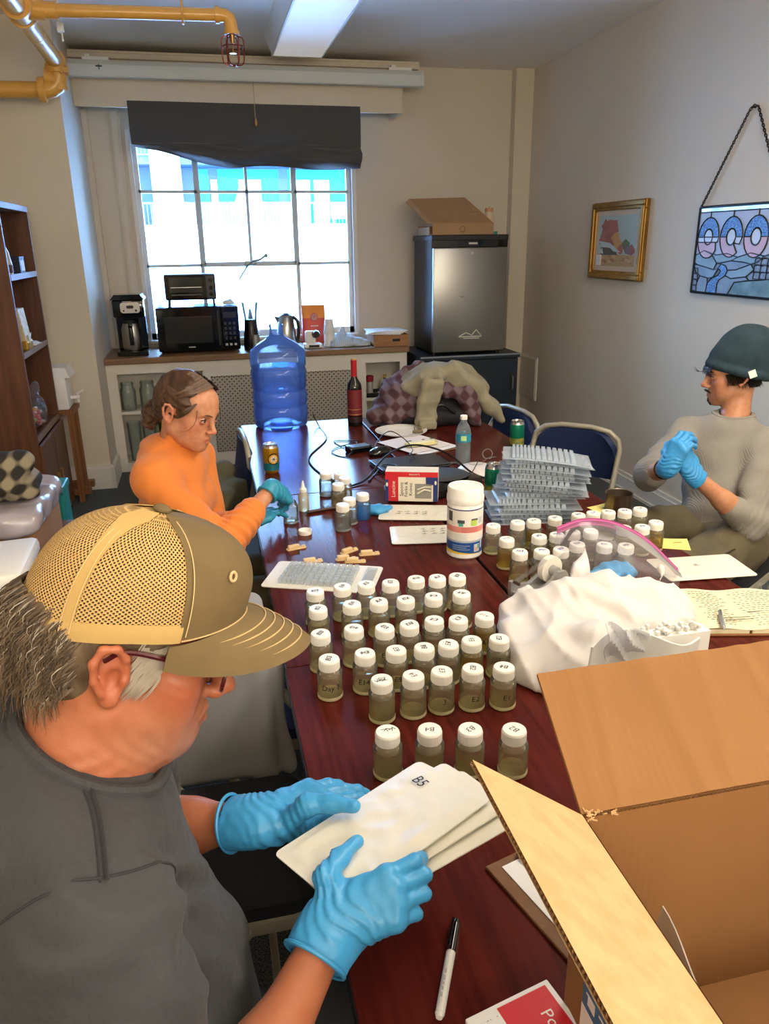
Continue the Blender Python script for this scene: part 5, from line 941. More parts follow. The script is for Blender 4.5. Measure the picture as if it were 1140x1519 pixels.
t_ = thing('scissors', 'grey handled scissors lying by the tape dispenser and white cloth', 'scissors', (.76, 1.60, TZ), .15); MB().box((-.03, 0, .005), (.12, .010, .004), rotm(0, 0, .05), .001).box((-.03, .004, .008), (.12, .008, .003), rotm(0, 0, -.08), .001).build('blade', CHR, t_)
for sy in (-1, 1): MB().tube([(.055+.028*math.cos(a), sy*.022+.017*math.sin(a), .007) for a in [2*PI*i/14 for i in range(14)]], .005, 6, closed=True).build('handle', mat('handle_grey'), t_)
# zipper bag with gloves
t_ = thing('zipper_bag', 'clear zipper bag with pink seal holding blue gloves', 'bag', (.98, 1.74, TZ)); FILM = mat('thin_film'); ZIP = mat('zip_pink', 'b8508f', .35)
zt = smoothpath([(1.0-.11, 1.795, TZ+.135), (.965, 1.80, TZ+.15), (1.05, 1.785, TZ+.14), (1.13, 1.74, TZ+.10), (1.185, 1.66, TZ+.035)], 8)
nb = len(zt); base = smoothpath([(.84, 1.74, TZ+.002), (.90, 1.68, TZ+.002), (1.0, 1.63, TZ+.002), (1.08, 1.61, TZ+.002), (1.14, 1.60, TZ+.002)], 8); bb = smoothpath([(.90, 1.82, TZ+.002), (.99, 1.83, TZ+.002), (1.07, 1.80, TZ+.002), (1.14, 1.75, TZ+.002), (1.19, 1.67, TZ+.002)], 8)
def zf(side):
    def fn(u, v):
        i = u*(nb-1); a = int(min(i, nb-2)); f_ = i-a; p = zt[a].lerp(zt[a+1], f_); q = (base if side else bb)[a].lerp((base if side else bb)[a+1], f_); w = p.lerp(q, v)
        b_ = math.sin(v*PI)*.022*math.sin(min(1, u*6)*PI/2); w += Vector((0, -b_ if side else b_*.3, b_*.8)); n_ = .005*math.sin(u*21+v*9)*v; return w+Vector((0, n_, n_))
    return fn
for s in (0, 1): m_ = MB(); m_.grid(zf(s), 40, 14); m_.build('film', FILM, t_, True, True)
m_ = MB()
for dz in (0, .007): m_.tube([p+Vector((0, -.002, -dz*1.7)) for p in zt], .0022, 6)
m_.add([p+Vector((0, 0, z)) for p in zt for z in (-.016, .006)], [(2*i, 2*i+2, 2*i+3, 2*i+1) for i in range(nb-1)]); m_.build('zip_seal', ZIP, t_, True, True)
glove_heap('crumpled blue gloves inside the clear zipper bag', (1.02, 1.70, TZ+.003), .075, 9, 11)
t_ = thing('cotton_ball', 'small pale cotton wad at the corner of the zipper bag', 'cotton', (.90, 1.66, TZ)); s_ = SDF((.84, 1.60, TZ-.01), (.96, 1.72, TZ+.07), .005); s_.ell((.90, 1.66, TZ+.02), (.032, .026, .024)).ell((.915, 1.675, TZ+.03), (.018, .02, .02)); s_.warp(lambda x, y, z: .004*wob((x, y, z), 140)); s_.cut((0, 0, TZ+.001), (0, 0, -1)); sdf_obj('body', s_, mat('cotton', 'd9d0c3', .95), t_)
# white cloth / crumpled bag
CLOTH = mat('white_cotton', 'd3cdc8', .85, sheen=.2, bump=('noise', 300, .15, .0008))
t_ = thing('white_tote', 'crumpled white cloth bag heaped on the tables behind the cardboard box', 'cloth bag', (.80, 1.42, TZ)); s_ = SDF((.50, 1.12, TZ-.02), (1.16, 1.80, TZ+.24), .006)
s_.ell((.80, 1.40, TZ+.02), (.22, .18, .085)).ell((.70, 1.34, TZ+.02), (.12, .15, .075), k=.05).ell((.93, 1.45, TZ+.02), (.15, .14, .10), k=.05).ell((.74, 1.52, TZ+.01), (.12, .08, .07), k=.05)
for a, b, ra, rb in (((.84, 1.55, TZ+.09), (.875, 1.60, TZ+.175), .032, .010), ((.70, 1.50, TZ+.07), (.86, 1.47, TZ+.13), .03, .03), ((.86, 1.47, TZ+.13), (1.0, 1.36, TZ+.06), .03, .02), ((.66, 1.44, TZ+.06), (.73, 1.30, TZ+.085), .024, .03), ((.73, 1.30, TZ+.085), (.80, 1.22, TZ+.05), .03, .02), ((.62, 1.42, TZ+.05), (.60, 1.30, TZ+.02), .04, .03), ((.66, 1.54, TZ+.05), (.71, 1.56, TZ+.085), .03, .012), ((.80, 1.44, TZ+.12), (.90, 1.30, TZ+.085), .022, .02), ((.92, 1.55, TZ+.08), (1.04, 1.50, TZ+.03), .035, .02), ((1.02, 1.50, TZ+.06), (1.05, 1.53, TZ+.10), .02, .012)): s_.cap(a, b, ra, rb, k=.03)

def fold(x, y, z):
    a = np.abs(np.sin(21*(x*.8+y*.6)+2.6*np.sin(9*x-7*y+4)+14*z)); b = np.abs(np.sin(33*(x*.5-y*.8)+3*np.sin(8*x+9*y)+9*z+1)); c = np.abs(np.sin(17*(y+.3*x)+3*np.sin(13*x)+20*z+2))
    return .012*wob((x, y, z), 15, 3)+.013*(np.sqrt(a)-.6)*.8+.009*(np.sqrt(b)-.6)+.007*(np.sqrt(c)-.6)
s_.warp(fold); s_.cut((0, 0, TZ+.001), (0, 0, -1)); sdf_obj('body', s_, CLOTH, t_, it=1)
t_ = thing('plastic_packet', 'translucent white plastic packet with crinkled clear top against the cloth bag', 'packet', (.74, 1.18, TZ)); m_ = MB(); m_.grid(lambda u, v: (.66+.24*u, 1.17+.02*math.sin(7*u)+.06*(1-v)*0-.02*v, TZ+.004+(.15+.02*math.sin(5*u))*v), 20, 8); m_.build('film', mat('milky_film', 'f2f4f0', .3, alpha=.7), t_, True, True, solid=.004)
m_ = MB(); m_.grid(lambda u, v: (.70+.085*u-.02*v, 1.165-.025*v+.01*math.sin(u*11+v*7), TZ+.11+(.095-.03*u)*v+.006*math.sin(u*9)), 14, 10); m_.build('clear_top', mat('crinkle_film', 'eef2f4', .08, alpha=.42, spec=.9), t_, True, True, solid=.002)
m_ = MB(); rg = random.Random(2)
for i in range(90): m_.ball((.86+rg.uniform(-.07, .07), 1.215+rg.uniform(-.012, .012), TZ+.128+rg.uniform(-.008, .012)), rg.uniform(.003, .007), 6)
q_ = m_.build('white_granules', WHP, t_, True, True); q_['kind'] = 'stuff'; MB().b2((.78, 1.20, TZ), (.95, 1.235, TZ+.125)).build('inner_box', mat('pale_grey_card', 'e9e9e3', .6), t_, True)
# notebook
PGC = mat('page_cream', 'ddd1b0', .8); t_ = thing('notebook', 'open cream notebook full of handwriting at the right table edge', 'notebook', (1.205, 1.455, TZ), -.24); MB().box((0, 0, .003), (.30, .215, .004), None, .001).build('cover', mat('cover_brown', '8a5a34', .6), t_); MB().box((-.072, 0, .010), (.142, .205, .012), None, .002).box((.076, 0, .010), (.142, .205, .012), None, .002).build('page_block', PGC, t_)
m_ = MB(); m_.grid(lambda u, v: (-.147+.294*u, -.104+.208*v, .0168+.006*math.sin(u*PI*2)**2+.003*(v-.5)), 24, 6); m_.build('page', PGC, t_, smooth=True, solid=.0005); m_ = MB(); rw = random.Random(8)
for i in range(17):
    y = .085-.0105*i
    for c0, c1 in ((-.085, -.005), (.015, .135)):
        x = c0+rw.uniform(0, .02)
        while x < c1-rw.uniform(0, .03):
            l = rw.uniform(.004, .014); u = (x+.147)/.294; z = .0176+.006*math.sin(u*PI*2)**2+.003*((y+.104)/.208-.5); m_.box((x+l/2, y+rw.uniform(-.001, .001), z), (l, .0009, .0003), rotm(0, 0, rw.uniform(-.25, .25))).box((x+l/2, y+.0015, z), (l*.3, .0009, .0003), rotm(0, 0, rw.uniform(.6, 1.8))); x += l+.003
for y, x in ((-.052, -.02), (-.062, -.01), (-.02, .06)): m_.box((x, y, .0215), (.07, .0022, .0003), rotm(0, 0, .1))
m_.build('handwriting', INK, t_)['kind'] = 'stuff'
t_ = thing('ballpoint_pen', 'grey pen resting on the open notebook', 'pen', (1.128, 1.392, TZ+.028), 1.05); MB().cyl((-.035, 0, .002), (.045, 0, .002), .0048, n=10).build('barrel', mat('pen_grey', '9a9ca2', .3, .4), t_, smooth=True); MB().cyl((-.052, 0, .0015), (-.035, 0, .002), .0012, .0045, 10).build('tip', CHR, t_, smooth=True); MB().box((.03, 0, .0075), (.03, .003, .0015)).build('clip', CHR, t_)
# far pile: backpack, plaid shirt, sweatshirt
BPK = mat('dark_backpack', '1c1b1f', .8, bump=('noise', 200, .2)); PLD = mat('plaid_maroon', '4a2c33', .9, mix=('plaid', 5.5, '7d6f77', .6), bump=('noise', 200, .2)); SWT = mat('sweatshirt_grey', '8f8872', .95, bump=('noise', 350, .35), mix=('noise', 14, '7d7764', .5))
t_ = thing('backpack', 'dark backpack lying on the far right table under clothes', 'backpack', (1.13, 3.78, TZ)); s_ = SDF((.80, 3.52, TZ-.02), (1.50, 4.08, TZ+.32), .009); s_.ell((1.13, 3.80, TZ+.08), (.24, .17, .16)).cap((1.05, 3.64, TZ+.05), (1.22, 3.64, TZ+.05), .06, k=.04).ell((.98, 3.75, TZ+.05), (.10, .11, .10), k=.03); s_.warp(lambda x, y, z: .010*wob((x, y, z), 22)); s_.cut((0, 0, TZ+.001), (0, 0, -1)); sdf_obj('body', s_, BPK, t_)
MB().tube(smoothpath([(1.02, 3.60, TZ+.06), (1.10, 3.565, TZ+.12), (1.18, 3.58, TZ+.07)]), .009, 8).build('strap', BLK, t_, True, True)
t_ = thing('plaid_shirt', 'maroon plaid shirt bunched over the dark backpack', 'shirt', (1.0, 3.75, TZ+.05)); s_ = SDF((.74, 3.48, TZ-.02), (1.45, 4.05, TZ+.34), .009); s_.ell((.97, 3.76, TZ+.10), (.15, .14, .125)).cap((.86, 3.68, TZ+.06), (.80, 3.72, TZ+.05), .055, .045, k=.04).cap((1.08, 3.66, TZ+.20), (1.25, 3.62, TZ+.16), .05, .05, k=.04).cap((1.25, 3.62, TZ+.16), (1.28, 3.57, TZ+.03), .05, .04, k=.04).cap((.9, 3.8, TZ+.17), (1.05, 3.82, TZ+.26), .04, .05, k=.05); s_.warp(lambda x, y, z: .012*wob((x, y, z), 30, 5)+.004*np.sin(90*x+60*z)); s_.cut((0, 0, TZ+.001), (0, 0, -1)); sdf_obj('body', s_, PLD, t_)
t_ = thing('sweatshirt', 'grey beige sweatshirt draped over the pile with one sleeve hanging', 'sweatshirt', (1.15, 3.75, TZ+.2)); s_ = SDF((.80, 3.42, TZ-.02), (1.58, 4.05, TZ+.42), .008)
s_.ell((1.16, 3.76, TZ+.15), (.25, .17, .155), k=0).chain([(1.05, 3.64, TZ+.25), (1.18, 3.63, TZ+.27), (1.30, 3.62, TZ+.18), (1.37, 3.60, TZ+.09), (1.43, 3.57, TZ+.02)], [.04, .045, .045, .038, .022], k=.04).cap((.95, 3.68, TZ+.20), (1.06, 3.63, TZ+.25), .03, .045, k=.03)
s_.ell((1.18, 3.555, TZ+.05), (.125, .14, .145), k=.02, op='sub').ell((.93, 3.66, TZ+.04), (.09, .2, .11), k=.02, op='sub')
s_.box((1.035, 3.555, TZ+.135), (.058, .022, .125), rotm(.16, .10, .1), rnd=.02, k=.03).box((1.025, 3.53, TZ+.03), (.052, .022, .028), rotm(.1, .05, .1), rnd=.015, k=.012).ell((1.10, 3.60, TZ+.255), (.04, .04, .03), k=.02)
def sfold(x, y, z):
    a = np.abs(np.sin(24*(x*.9+z*.5)+2.4*np.sin(8*x-9*z+1)+8*y)); b = np.abs(np.sin(40*(x*.6-z*.5)+3*np.sin(9*x+7*z)+12*y)); return .008*wob((x, y, z), 18, 2)+.010*(np.sqrt(a)-.6)+.005*(np.sqrt(b)-.6)
s_.warp(sfold); s_.cut((0, 0, TZ+.001), (0, 0, -1)); sdf_obj('body', s_, SWT, t_)

# ================================================================== near end: clipboard, marker, cartons, cardboard box
t_ = thing('clipboard', 'brown clipboard with white paper under the flap of the cardboard box', 'clipboard', (.445, .745, TZ), .28); MB().box((0, 0, .003), (.16, .235, .005), None, .001).build('board', CLIPB, t_); MB().box((.012, -.004, .0065), (.145, .215, .001)).build('sheet', PAP, t_); MB().box((0, .10, .010), (.06, .022, .008), None, .003).build('clip', CHR, t_)
t_ = thing('marker_pen', 'white marker pen with black cap lying on the dark table', 'marker', (.233, .692, TZ), math.atan2(.12, .06)); MB().cyl((-.068, 0, .0062), (.02, 0, .0062), .0060, .0062, 16).build('barrel', mat('marker_white', 'dad9d2', .35), t_, smooth=True); MB().lathe([(0, -.074), (.004, -.073), (.0055, -.068), (0, -.068)], 14, T(0, 0, .0062) @ rotm(0, PI/2)).build('end_plug', mat('marker_white'), t_, smooth=True)
c_ = MB().cyl((.018, 0, .0065), (.062, 0, .0065), .0066, .0060, 16).cyl((.062, 0, .0065), (.070, 0, .0065), .0052, .0038, 14).build('cap', BLKG, t_, smooth=True, angle=30); MB().box((.045, .004, .0125), (.045, .004, .0022), None, .0008).build('clip', BLKG, c_); m_ = MB(); marks(m_, T(-.025, 0, .01235), .05, 1, .006); m_.build('marking', mat('print_grey'), t_)
t_ = thing('glove_carton', 'flat white carton with red printed panel at the bottom edge of the table', 'box', (.292, .545, TZ), .22); MB().box((0, 0, .019), (.115, .13, .038), None, .0015).build('carton', mat('carton_white', 'e6e4e0', .5), t_); MB().box((.016, .0, .0383), (.068, .118, .0006)).build('print_panel', mat('print_red'), t_); m_ = MB(); m_.text('Powder', .021, T(.030, -.0, .0388) @ rotm(0, 0, -PI/2)); m_.build('lettering', mat('label_white'), t_); m_ = MB(); marks(m_, T(-.034, .05, .0388), .03, 3, .003, .005, 4); m_.build('marking', mat('print_grey'), t_)
KSHADE = mat('kraft_shaded', '8c6238', .88, mix=('noise', 5, '7f5831', .4), bump=('ribs', 34, .10, .0012)); KLIT = mat('kraft_lit', 'caa677', .85, mix=('noise', 40, 'ba8f5f', .5)); FLU = mat('flute_brown', '8a6138', .9)  # same cardboard twice: shade in the darker colour, lamp light in the paler
bx = thing('cardboard_box', 'large open corrugated cardboard box with raised flaps in the near right corner', 'box', (.59, .42, TZ))
X0, X1, Y0, Y1, RIM, FL = .345, .86, .20, .592, 1.042, .16; t4 = .0045
def board(name, P, U, V, w, h, m_, cr=0, fw=True, seed=0):
    """corrugated board: two liners and a waved flute between; P corner, U along the hinge, V away from it"""
    U = Vector(U).normalized(); V = Vector(V).normalized(); N_ = U.cross(V); P = Vector(P); b_ = MB(); nu, nv = max(2, int(w/.003)), 6; r3 = random.Random(seed); cs = [r3.uniform(.05, .95) for _ in range(cr)]; am = [r3.uniform(.4, 1) for _ in range(cr)]
    def dz(u, v): return sum(a*.0030*math.exp(-((u-c-.05*(v-.5)*math.sin(c*20))*w/.010)**2) for a, c in zip(am, cs))
    for off, sg in ((t4/2, 1), (-t4/2, -1)): b_.grid(lambda u, v: P+U*(u*w)+V*(v*h)+N_*(off+dz(u, v)), nu, nv, flip=sg < 0)
    o = b_.build(name, m_, bx, True, True, angle=50)
    if fw:
        b_ = MB(); k = int(w/.0055)*6; b_.grid(lambda u, v: P+U*(u*w)+V*(v*h)+N_*((t4/2-.0012)*math.sin(2*PI*u*w/.0055)+dz(u, v)), k, 1); b_.build('flute', FLU, o, True, True)['kind'] = 'stuff'
    return o
board('back_wall', (X0, Y1, TZ), (1, 0, 0), (0, 0, 1), X1-X0, RIM-TZ, KSHADE); board('left_wall', (X0, Y0, TZ), (0, 1, 0), (0, 0, 1), Y1-Y0, RIM-TZ, KSHADE); board('right_wall', (X1, Y0, TZ), (0, 1, 0), (0, 0, 1), Y1-Y0, RIM-TZ, KSHADE, fw=False); board('front_wall', (X0, Y0, TZ), (1, 0, 0), (0, 0, 1), X1-X0, RIM-TZ, KSHADE, fw=False); board('bottom', (X0, Y0, TZ+.004), (1, 0, 0), (0, 1, 0), X1-X0, Y1-Y0, KSHADE, fw=False)
board('back_flap', (X0, Y1+.003, RIM), (1, 0, 0), (0, .80, .60), X1-X0, FL, KSHADE, 9, seed=3); board('left_flap', (X0-.002, Y1, RIM+.001), (0, -1, 0), (-.80, 0, .60), Y1-Y0, FL-.004, KLIT); board('right_flap', (X1, Y0, RIM), (0, 1, 0), (.9, 0, -.4), Y1-Y0, FL, KLIT, fw=False)
m_ = MB()
for i in range(26): a = rng.uniform(0, 6.28); p = Vector((X0+.006+rng.uniform(-.006, .03), Y1+rng.uniform(-.004, .004), RIM+rng.uniform(-.003, .004))); m_.tube([p, p+Vector((math.cos(a)*.006, math.sin(a)*.004, rng.uniform(-.002, .006)))], .0009, 4)
m_.build('torn_fibre', KLIT, bx, True)['kind'] = 'stuff'
l_ = MB().b2((X0-.0035, .30, .78), (X0-.0025, .552, .905)).build('printed_label', mat('label_ocean', '1c6a94', .45), bx, True); m_ = MB(); M_ = T(X0-.0037, .50, .888) @ rotm(PI/2, 0, -PI/2)
marks(m_, M_, .12, 4, .008, .014, 6); m_.build('printing', mat('label_white'), l_, True); MB().b2((X0-.0038, .30, .78), (X0-.0034, .552, .825)).build('white_band', mat('label_white'), l_, True); MB().b2((X0-.0039, .525, .835), (X0-.0036, .54, .85)).build('emblem', mat('label_white'), l_, True)
t_ = thing('plastic_bag', 'clear plastic bag standing inside the cardboard box', 'bag', (.40, .42, TZ+.01)); m_ = MB(); m_.grid(lambda u, v: (.372+.035*v+.008*math.sin(u*8), .27+.265*u+.0*v, TZ+.012+(.205+.006*math.sin(u*7))*v), 20, 10); m_.build('film', mat('grey_film', 'b9b2a8', .14, alpha=.62, spec=.8), t_, True, True, solid=.0015)
m_ = MB(); m_.grid(lambda u, v: (.37+.03*v, .27+.25*u, TZ+.012+(.215-.03*u)*v), 16, 8); m_.build('film', mat('grey_film'), t_, True, True, solid=.0015)
# held trays are with the man

# ================================================================== storage pile at the left edge
t_ = thing('side_table', 'low storage table with wood top along the left wall', 'table', (-.95, 2.1, 0)); MB().b2((-1.40, 1.25, .62), (-.50, 2.9, .65), .004).build('tabletop', WAL, t_, True)
for x in (-1.36, -.54):
    for y in (1.29, 2.86): MB().b2((x-.025, y-.025, 0), (x+.025, y+.025, .62)).build('leg', WAL, t_, True)
PLB = mat('plaid_black_cream', '24221f', .9, mix=('plaid', 6.5, '9a8f76', .75), bump=('noise', 220, .2))
t_ = thing('wrapped_carton', 'plastic wrapped brown carton under the plaid bundle at left', 'carton', (-.85, 2.55, .65)); MB().b2((-1.20, 2.40, .651), (-.57, 2.82, .78), .004).build('carton', CB1, t_, True); s_ = SDF((-1.26, 2.33, .70), (-.50, 2.88, .90), .012); s_.box((-.88, 2.60, .815), (.335, .235, .04), rnd=.03); s_.warp(lambda x, y, z: .010*wob((x, y, z), 30)); sdf_obj('plastic_wrap', s_, mat('lilac_film', 'a79fa6', .22, spec=.8), t_)
t_ = thing('flannel_bundle', 'black and cream plaid flannel bundled on the wrapped carton at left', 'flannel', (-.85, 2.6, .86)); s_ = SDF((-1.25, 2.34, .83), (-.50, 2.90, 1.06), .009); s_.ell((-.85, 2.6, .90), (.29, .18, .07)).cap((-.75, 2.50, .97), (-.62, 2.56, .965), .055, .05, k=.03).cap((-.95, 2.52, .93), (-.64, 2.50, .91), .045, .045, k=.02).cap((-.9, 2.48, .885), (-.60, 2.52, .878), .035, .035, k=.015); s_.warp(lambda x, y, z: .010*wob((x, y, z), 30, 7)); s_.cut((0, 0, .864), (0, 0, -1)); sdf_obj('body', s_, PLB, t_)
t_ = thing('carrying_case', 'white plastic case lid with two moulded handles leaning at left', 'case', (-.78, 2.05, .84)); C_ = T(-.78, 2.05, .815) @ rotm(-.12, .0, .1); m_ = MB(); m_.box((0, 0, 0), (.54, .40, .05), None, .016); m_.build('shell', WHT, t_, smooth=True); t_.matrix_basis = C_
for y in (-.13, .13): MB().tube([(.06+.11*math.cos(a), y+.032*math.sin(a), .026) for a in [2*PI*i/24 for i in range(24)]], .008, 8, closed=True).build('handle_rim', WHT, t_, smooth=True); MB().prism([(.06+.10*math.cos(a), y+.024*math.sin(a)) for a in [2*PI*i/20 for i in range(20)]], .002, T(0, 0, .0255)).build('handle_recess', mat('case_grey', 'b9b9b4', .4), t_)
m_ = MB(); marks(m_, T(.05, .03, .0256), .06, 3, .006, .02, 3); m_.build('marking', mat('print_grey'), t_)
for i, (c, z, lb) in enumerate((('navy_card', .75, 'dark navy flat box, upper one in the stack at left'), ('white_plastic', .722, 'white flat box between two navy ones at left'), ('navy_card', .697, 'dark navy flat box, lower one in the stack at left'), ('green_card', .678, 'green flat box below the navy ones at left'))):
    m__ = mat(c, {'navy_card': '1c2c48', 'green_card': '3f8a3a'}.get(c, 'ffffff'), .5); t_ = thing('flat_box', lb, 'box', (-.75, 1.95, z)); MB().box((0, -.03+.02*(i % 2), -.002), (.50, .46, .018 if c != 'white_plastic' else .02), None, .002).build('tray', m__, t_); MB().box((.0, -.03+.02*(i % 2), .0085), (.506, .466, .004), None, .001).build('lid', m__, t_)
t_ = thing('supply_pouch', 'pale grey supply pouch stacked near the table front at left', 'pouch', (-.72, 1.47, .65)); s_ = SDF((-1.05, 1.22, .63), (-.40, 1.74, .84), .01); s_.ell((-.74, 1.48, .72), (.25, .19, .07)); s_.warp(lambda x, y, z: .008*wob((x, y, z), 24)); s_.cut((0, 0, .652), (0, 0, -1)); sdf_obj('body', s_, mat('pouch_grey', 'b0aea5', .6), t_)
t_ = thing('grass_mat', 'bright green folded bag with orange stripe at the left edge', 'bag', (-.68, 1.05, .5)); s_ = SDF((-1.0, .86, .40), (-.40, 1.26, .82), .01); s_.box((-.70, 1.06, .62), (.22, .13, .14), rnd=.05); s_.warp(lambda x, y, z: .010*wob((x, y, z), 22)); sdf_obj('body', s_, mat('bag_green', '3f9a2c', .6), t_); MB().tube(smoothpath([(-.49, .97, .69), (-.475, 1.06, .70), (-.49, 1.15, .69)]), .016, 8).build('stripe', mat('stripe_orange', 'd96a3a', .6), t_, True, True)
t_.name = 'shopping_bag'
t_ = thing('storage_bin', 'teal plastic bin behind the wrapped carton beside the bookcase', 'bin', (-.63, 3.0, 0)); MB().b2((-.69, 2.93, .0), (-.575, 3.06, .76), .01).build('body', mat('teal_plastic', '1f7f80', .4), t_, True); MB().b2((-.695, 2.925, .74), (-.57, 3.065, .77), .006).build('rim', mat('teal_plastic'), t_, True)

# ================================================================== pictures on the right wall
GLD = mat('gilt_frame', '9a7231', .38, .6, mix=('noise', 20, '6e4f1f', .5)); t_ = thing('framed_painting', 'gilt framed autumn landscape painting on the right wall', 'painting', (2.69, 4.83, 1.6)); yA, yB, zA, zB = 4.49, 5.16, 1.365, 1.852
for d, a, b in ((.0, .055, .032), (.0, .036, .045)):
    for q in (((yA, zA), (yB, zA+a)), ((yA, zB-a), (yB, zB)), ((yA, zA+a), (yA+a, zB-a)), ((yB-a, zA+a), (yB, zB-a))): MB().b2((2.70-b, q[0][0]+(.005 if b > .04 and q[0][0] == yA else 0), q[0][1]+(.005 if b > .04 and q[0][1] == zA else 0)), (2.699, q[1][0]-(.005 if b > .04 and q[1][0] == yB else 0), q[1][1]-(.005 if b > .04 and q[1][1] == zB else 0)), .006).build('frame_moulding', GLD, t_, True)
MB().b2((2.678, yA+.05, zA+.05), (2.69, yB-.05, zB-.05)).build('liner', mat('linen_liner', 'c9b9a3', .7), t_, True); pa = MB(); y0, y1, z0, z1 = yA+.095, yB-.095, zA+.085, zB-.085; U_ = lambda u, v, k=0: (2.6775-.0003*k, y1-(y1-y0)*u, z0+(z1-z0)*v)
def blob(pts, k, mi): pa.add([U_(u, v, k) for u, v in pts], [tuple(range(len(pts)))], None, mi)
blob([(0, 0), (1, 0), (1, 1), (0, 1)], 0, 0); blob([(0, 0), (1, 0), (1, .22), (0, .24)], 1, 1); rp = random.Random(4)
def puff(cu, cv, r, k, mi, n=14, sy=1): blob([(cu+r*(1+rp.uniform(-.25, .25))*math.cos(2*PI*i/n), cv+sy*r*(1+rp.uniform(-.25, .25))*math.sin(2*PI*i/n)) for i in range(n)], k, mi)
for cu, cv, r, mi in ((.2, .62, .17, 2), (.35, .75, .17, 2), (.3, .5, .18, 3), (.18, .8, .12, 3), (.48, .55, .12, 4), (.55, .42, .1, 4), (.12, .5, .1, 2), (.75, .42, .1, 5), (.88, .32, .1, 3), (.8, .32, .08, 6), (.62, .33, .08, 2)): puff(cu, cv, r, 2+.05*len(pa.f), mi)
blob([(0, .5), (.33, .46), (.52, .35), (.12, .38)], 5, 7); blob([(.33, .37), (.48, .36), (.64, .28), (.45, .29)], 5, 7); blob([(.08, .38), (.5, .34), (.55, .22), (.08, .22)], 4, 8); blob([(.02, .27), (.12, .36), (.16, .24)], 4.5, 7)
for i in range(30): puff(rp.uniform(.06, .94), rp.uniform(.06, .2), .05, 3+.05*len(pa.f), rp.choice((1, 9, 10)), 8, .6)
pa.build('canvas', [mat('paint_'+n, c, .6) for n, c in (('sky', 'a9bcb8'), ('grass', 'b39a6c'), ('red', 'a4685a'), ('rose', '99605a'), ('ochre', 'c0965a'), ('green', '66795c'), ('mauve', '7d7480'), ('roof', 'b7c6c4'), ('shed', '5d5f5c'), ('straw', 'c3a878'), ('rust', 'a5765a'))], t_, True); MB().b2((2.6715, yB-.15, zA+.088), (2.675, yB-.085, zA+.155)).build('price_tag', mat('label_white'), t_, True); m_ = MB(); marks(m_, T(2.6712, yB-.117, zA+.135) @ rotm(PI/2, 0, -PI/2), .04, 3, .008, .013, 5); m_.build('marking', INKB, t_, True)
# stained glass
t_ = thing('stained_glass_panel', 'stained glass panel with glitter letters hanging from a chain on the right wall', 'stained glass', (2.68, 3.75, 1.55)); sy0, sy1, sz0, sz1 = 3.30, 3.955, 1.335, 1.775; S_ = lambda u, v, k=0: (2.682-.001*k, sy1-(sy1-sy0)*u, sz0+(sz1-sz0)*v)
LEAD = mat('lead_came', '23262a', .45, .6); SKY = mat('glass_sky', '9fadbf', .42, spec=.3, mix=('noise', 9, 'bba9a5', .5)); HILL = mat('glass_hill', '748c90', .42, spec=.3, mix=('noise', 10, '8199a0', .6)); HIL2 = mat('glass_hill_grey', '6b7988', .42, spec=.3, mix=('noise', 12, '8494a0', .6)); GLT = mat('glitter_blue', '174d96', .42, spec=.3, mix=('voronoi', 160, '7ba9d6', .5)); PNK = mat('glass_pink', 'c2999d', .42, spec=.3, mix=('noise', 14, 'c99ca4', .6)); WGL = mat('glass_white', 'c2c9d0', .42, spec=.3); CRK = mat('glass_crackle', '757f88', .42, spec=.3, mix=('voronoi', 40, '4b565f', .6)); GRN = mat('glass_dark_green', '46605b', .42, spec=.3, mix=('noise', 14, '7b948e', .6))
def pane(pts, m__, k=0):
    a = MB(); a.add([S_(u, v, k) for u, v in pts]+[S_(u, v, k-3) for u, v in pts], [tuple(range(len(pts)))]+[(i, (i+1) % len(pts), len(pts)+(i+1) % len(pts), len(pts)+i) for i in range(len(pts))]); o = a.build('glass_piece', m__, t_, True, fix=True)
    MB().tube([S_(u, v, k+.6) for u, v in pts], .0032, 5, closed=True).build('lead_line', LEAD, o, True, True)
def arc(cu, cv, ru, rv, a0, a1, n=10): return [(cu+ru*math.cos(a0+(a1-a0)*i/n), cv+rv*math.sin(a0+(a1-a0)*i/n)) for i in range(n+1)]
R_ = [(.0, .44), (.12, .50), (.28, .45), (.42, .47), (.55, .43), (.7, .48), (.85, .45), (1, .50)]
pane([(0, .94), (0, .44)]+R_[1:]+[(1, .94)], SKY); pane([(0, .94), (1, .94), (1, 1), (0, 1)], mat('glass_top_strip', 'a9c3dd', .1, coat=.5))
MB().b2((2.684, sy0+.004, sz0+.004), (2.690, sy1-.004, sz1-.004)).build('backing_glass', HIL2, t_, True)
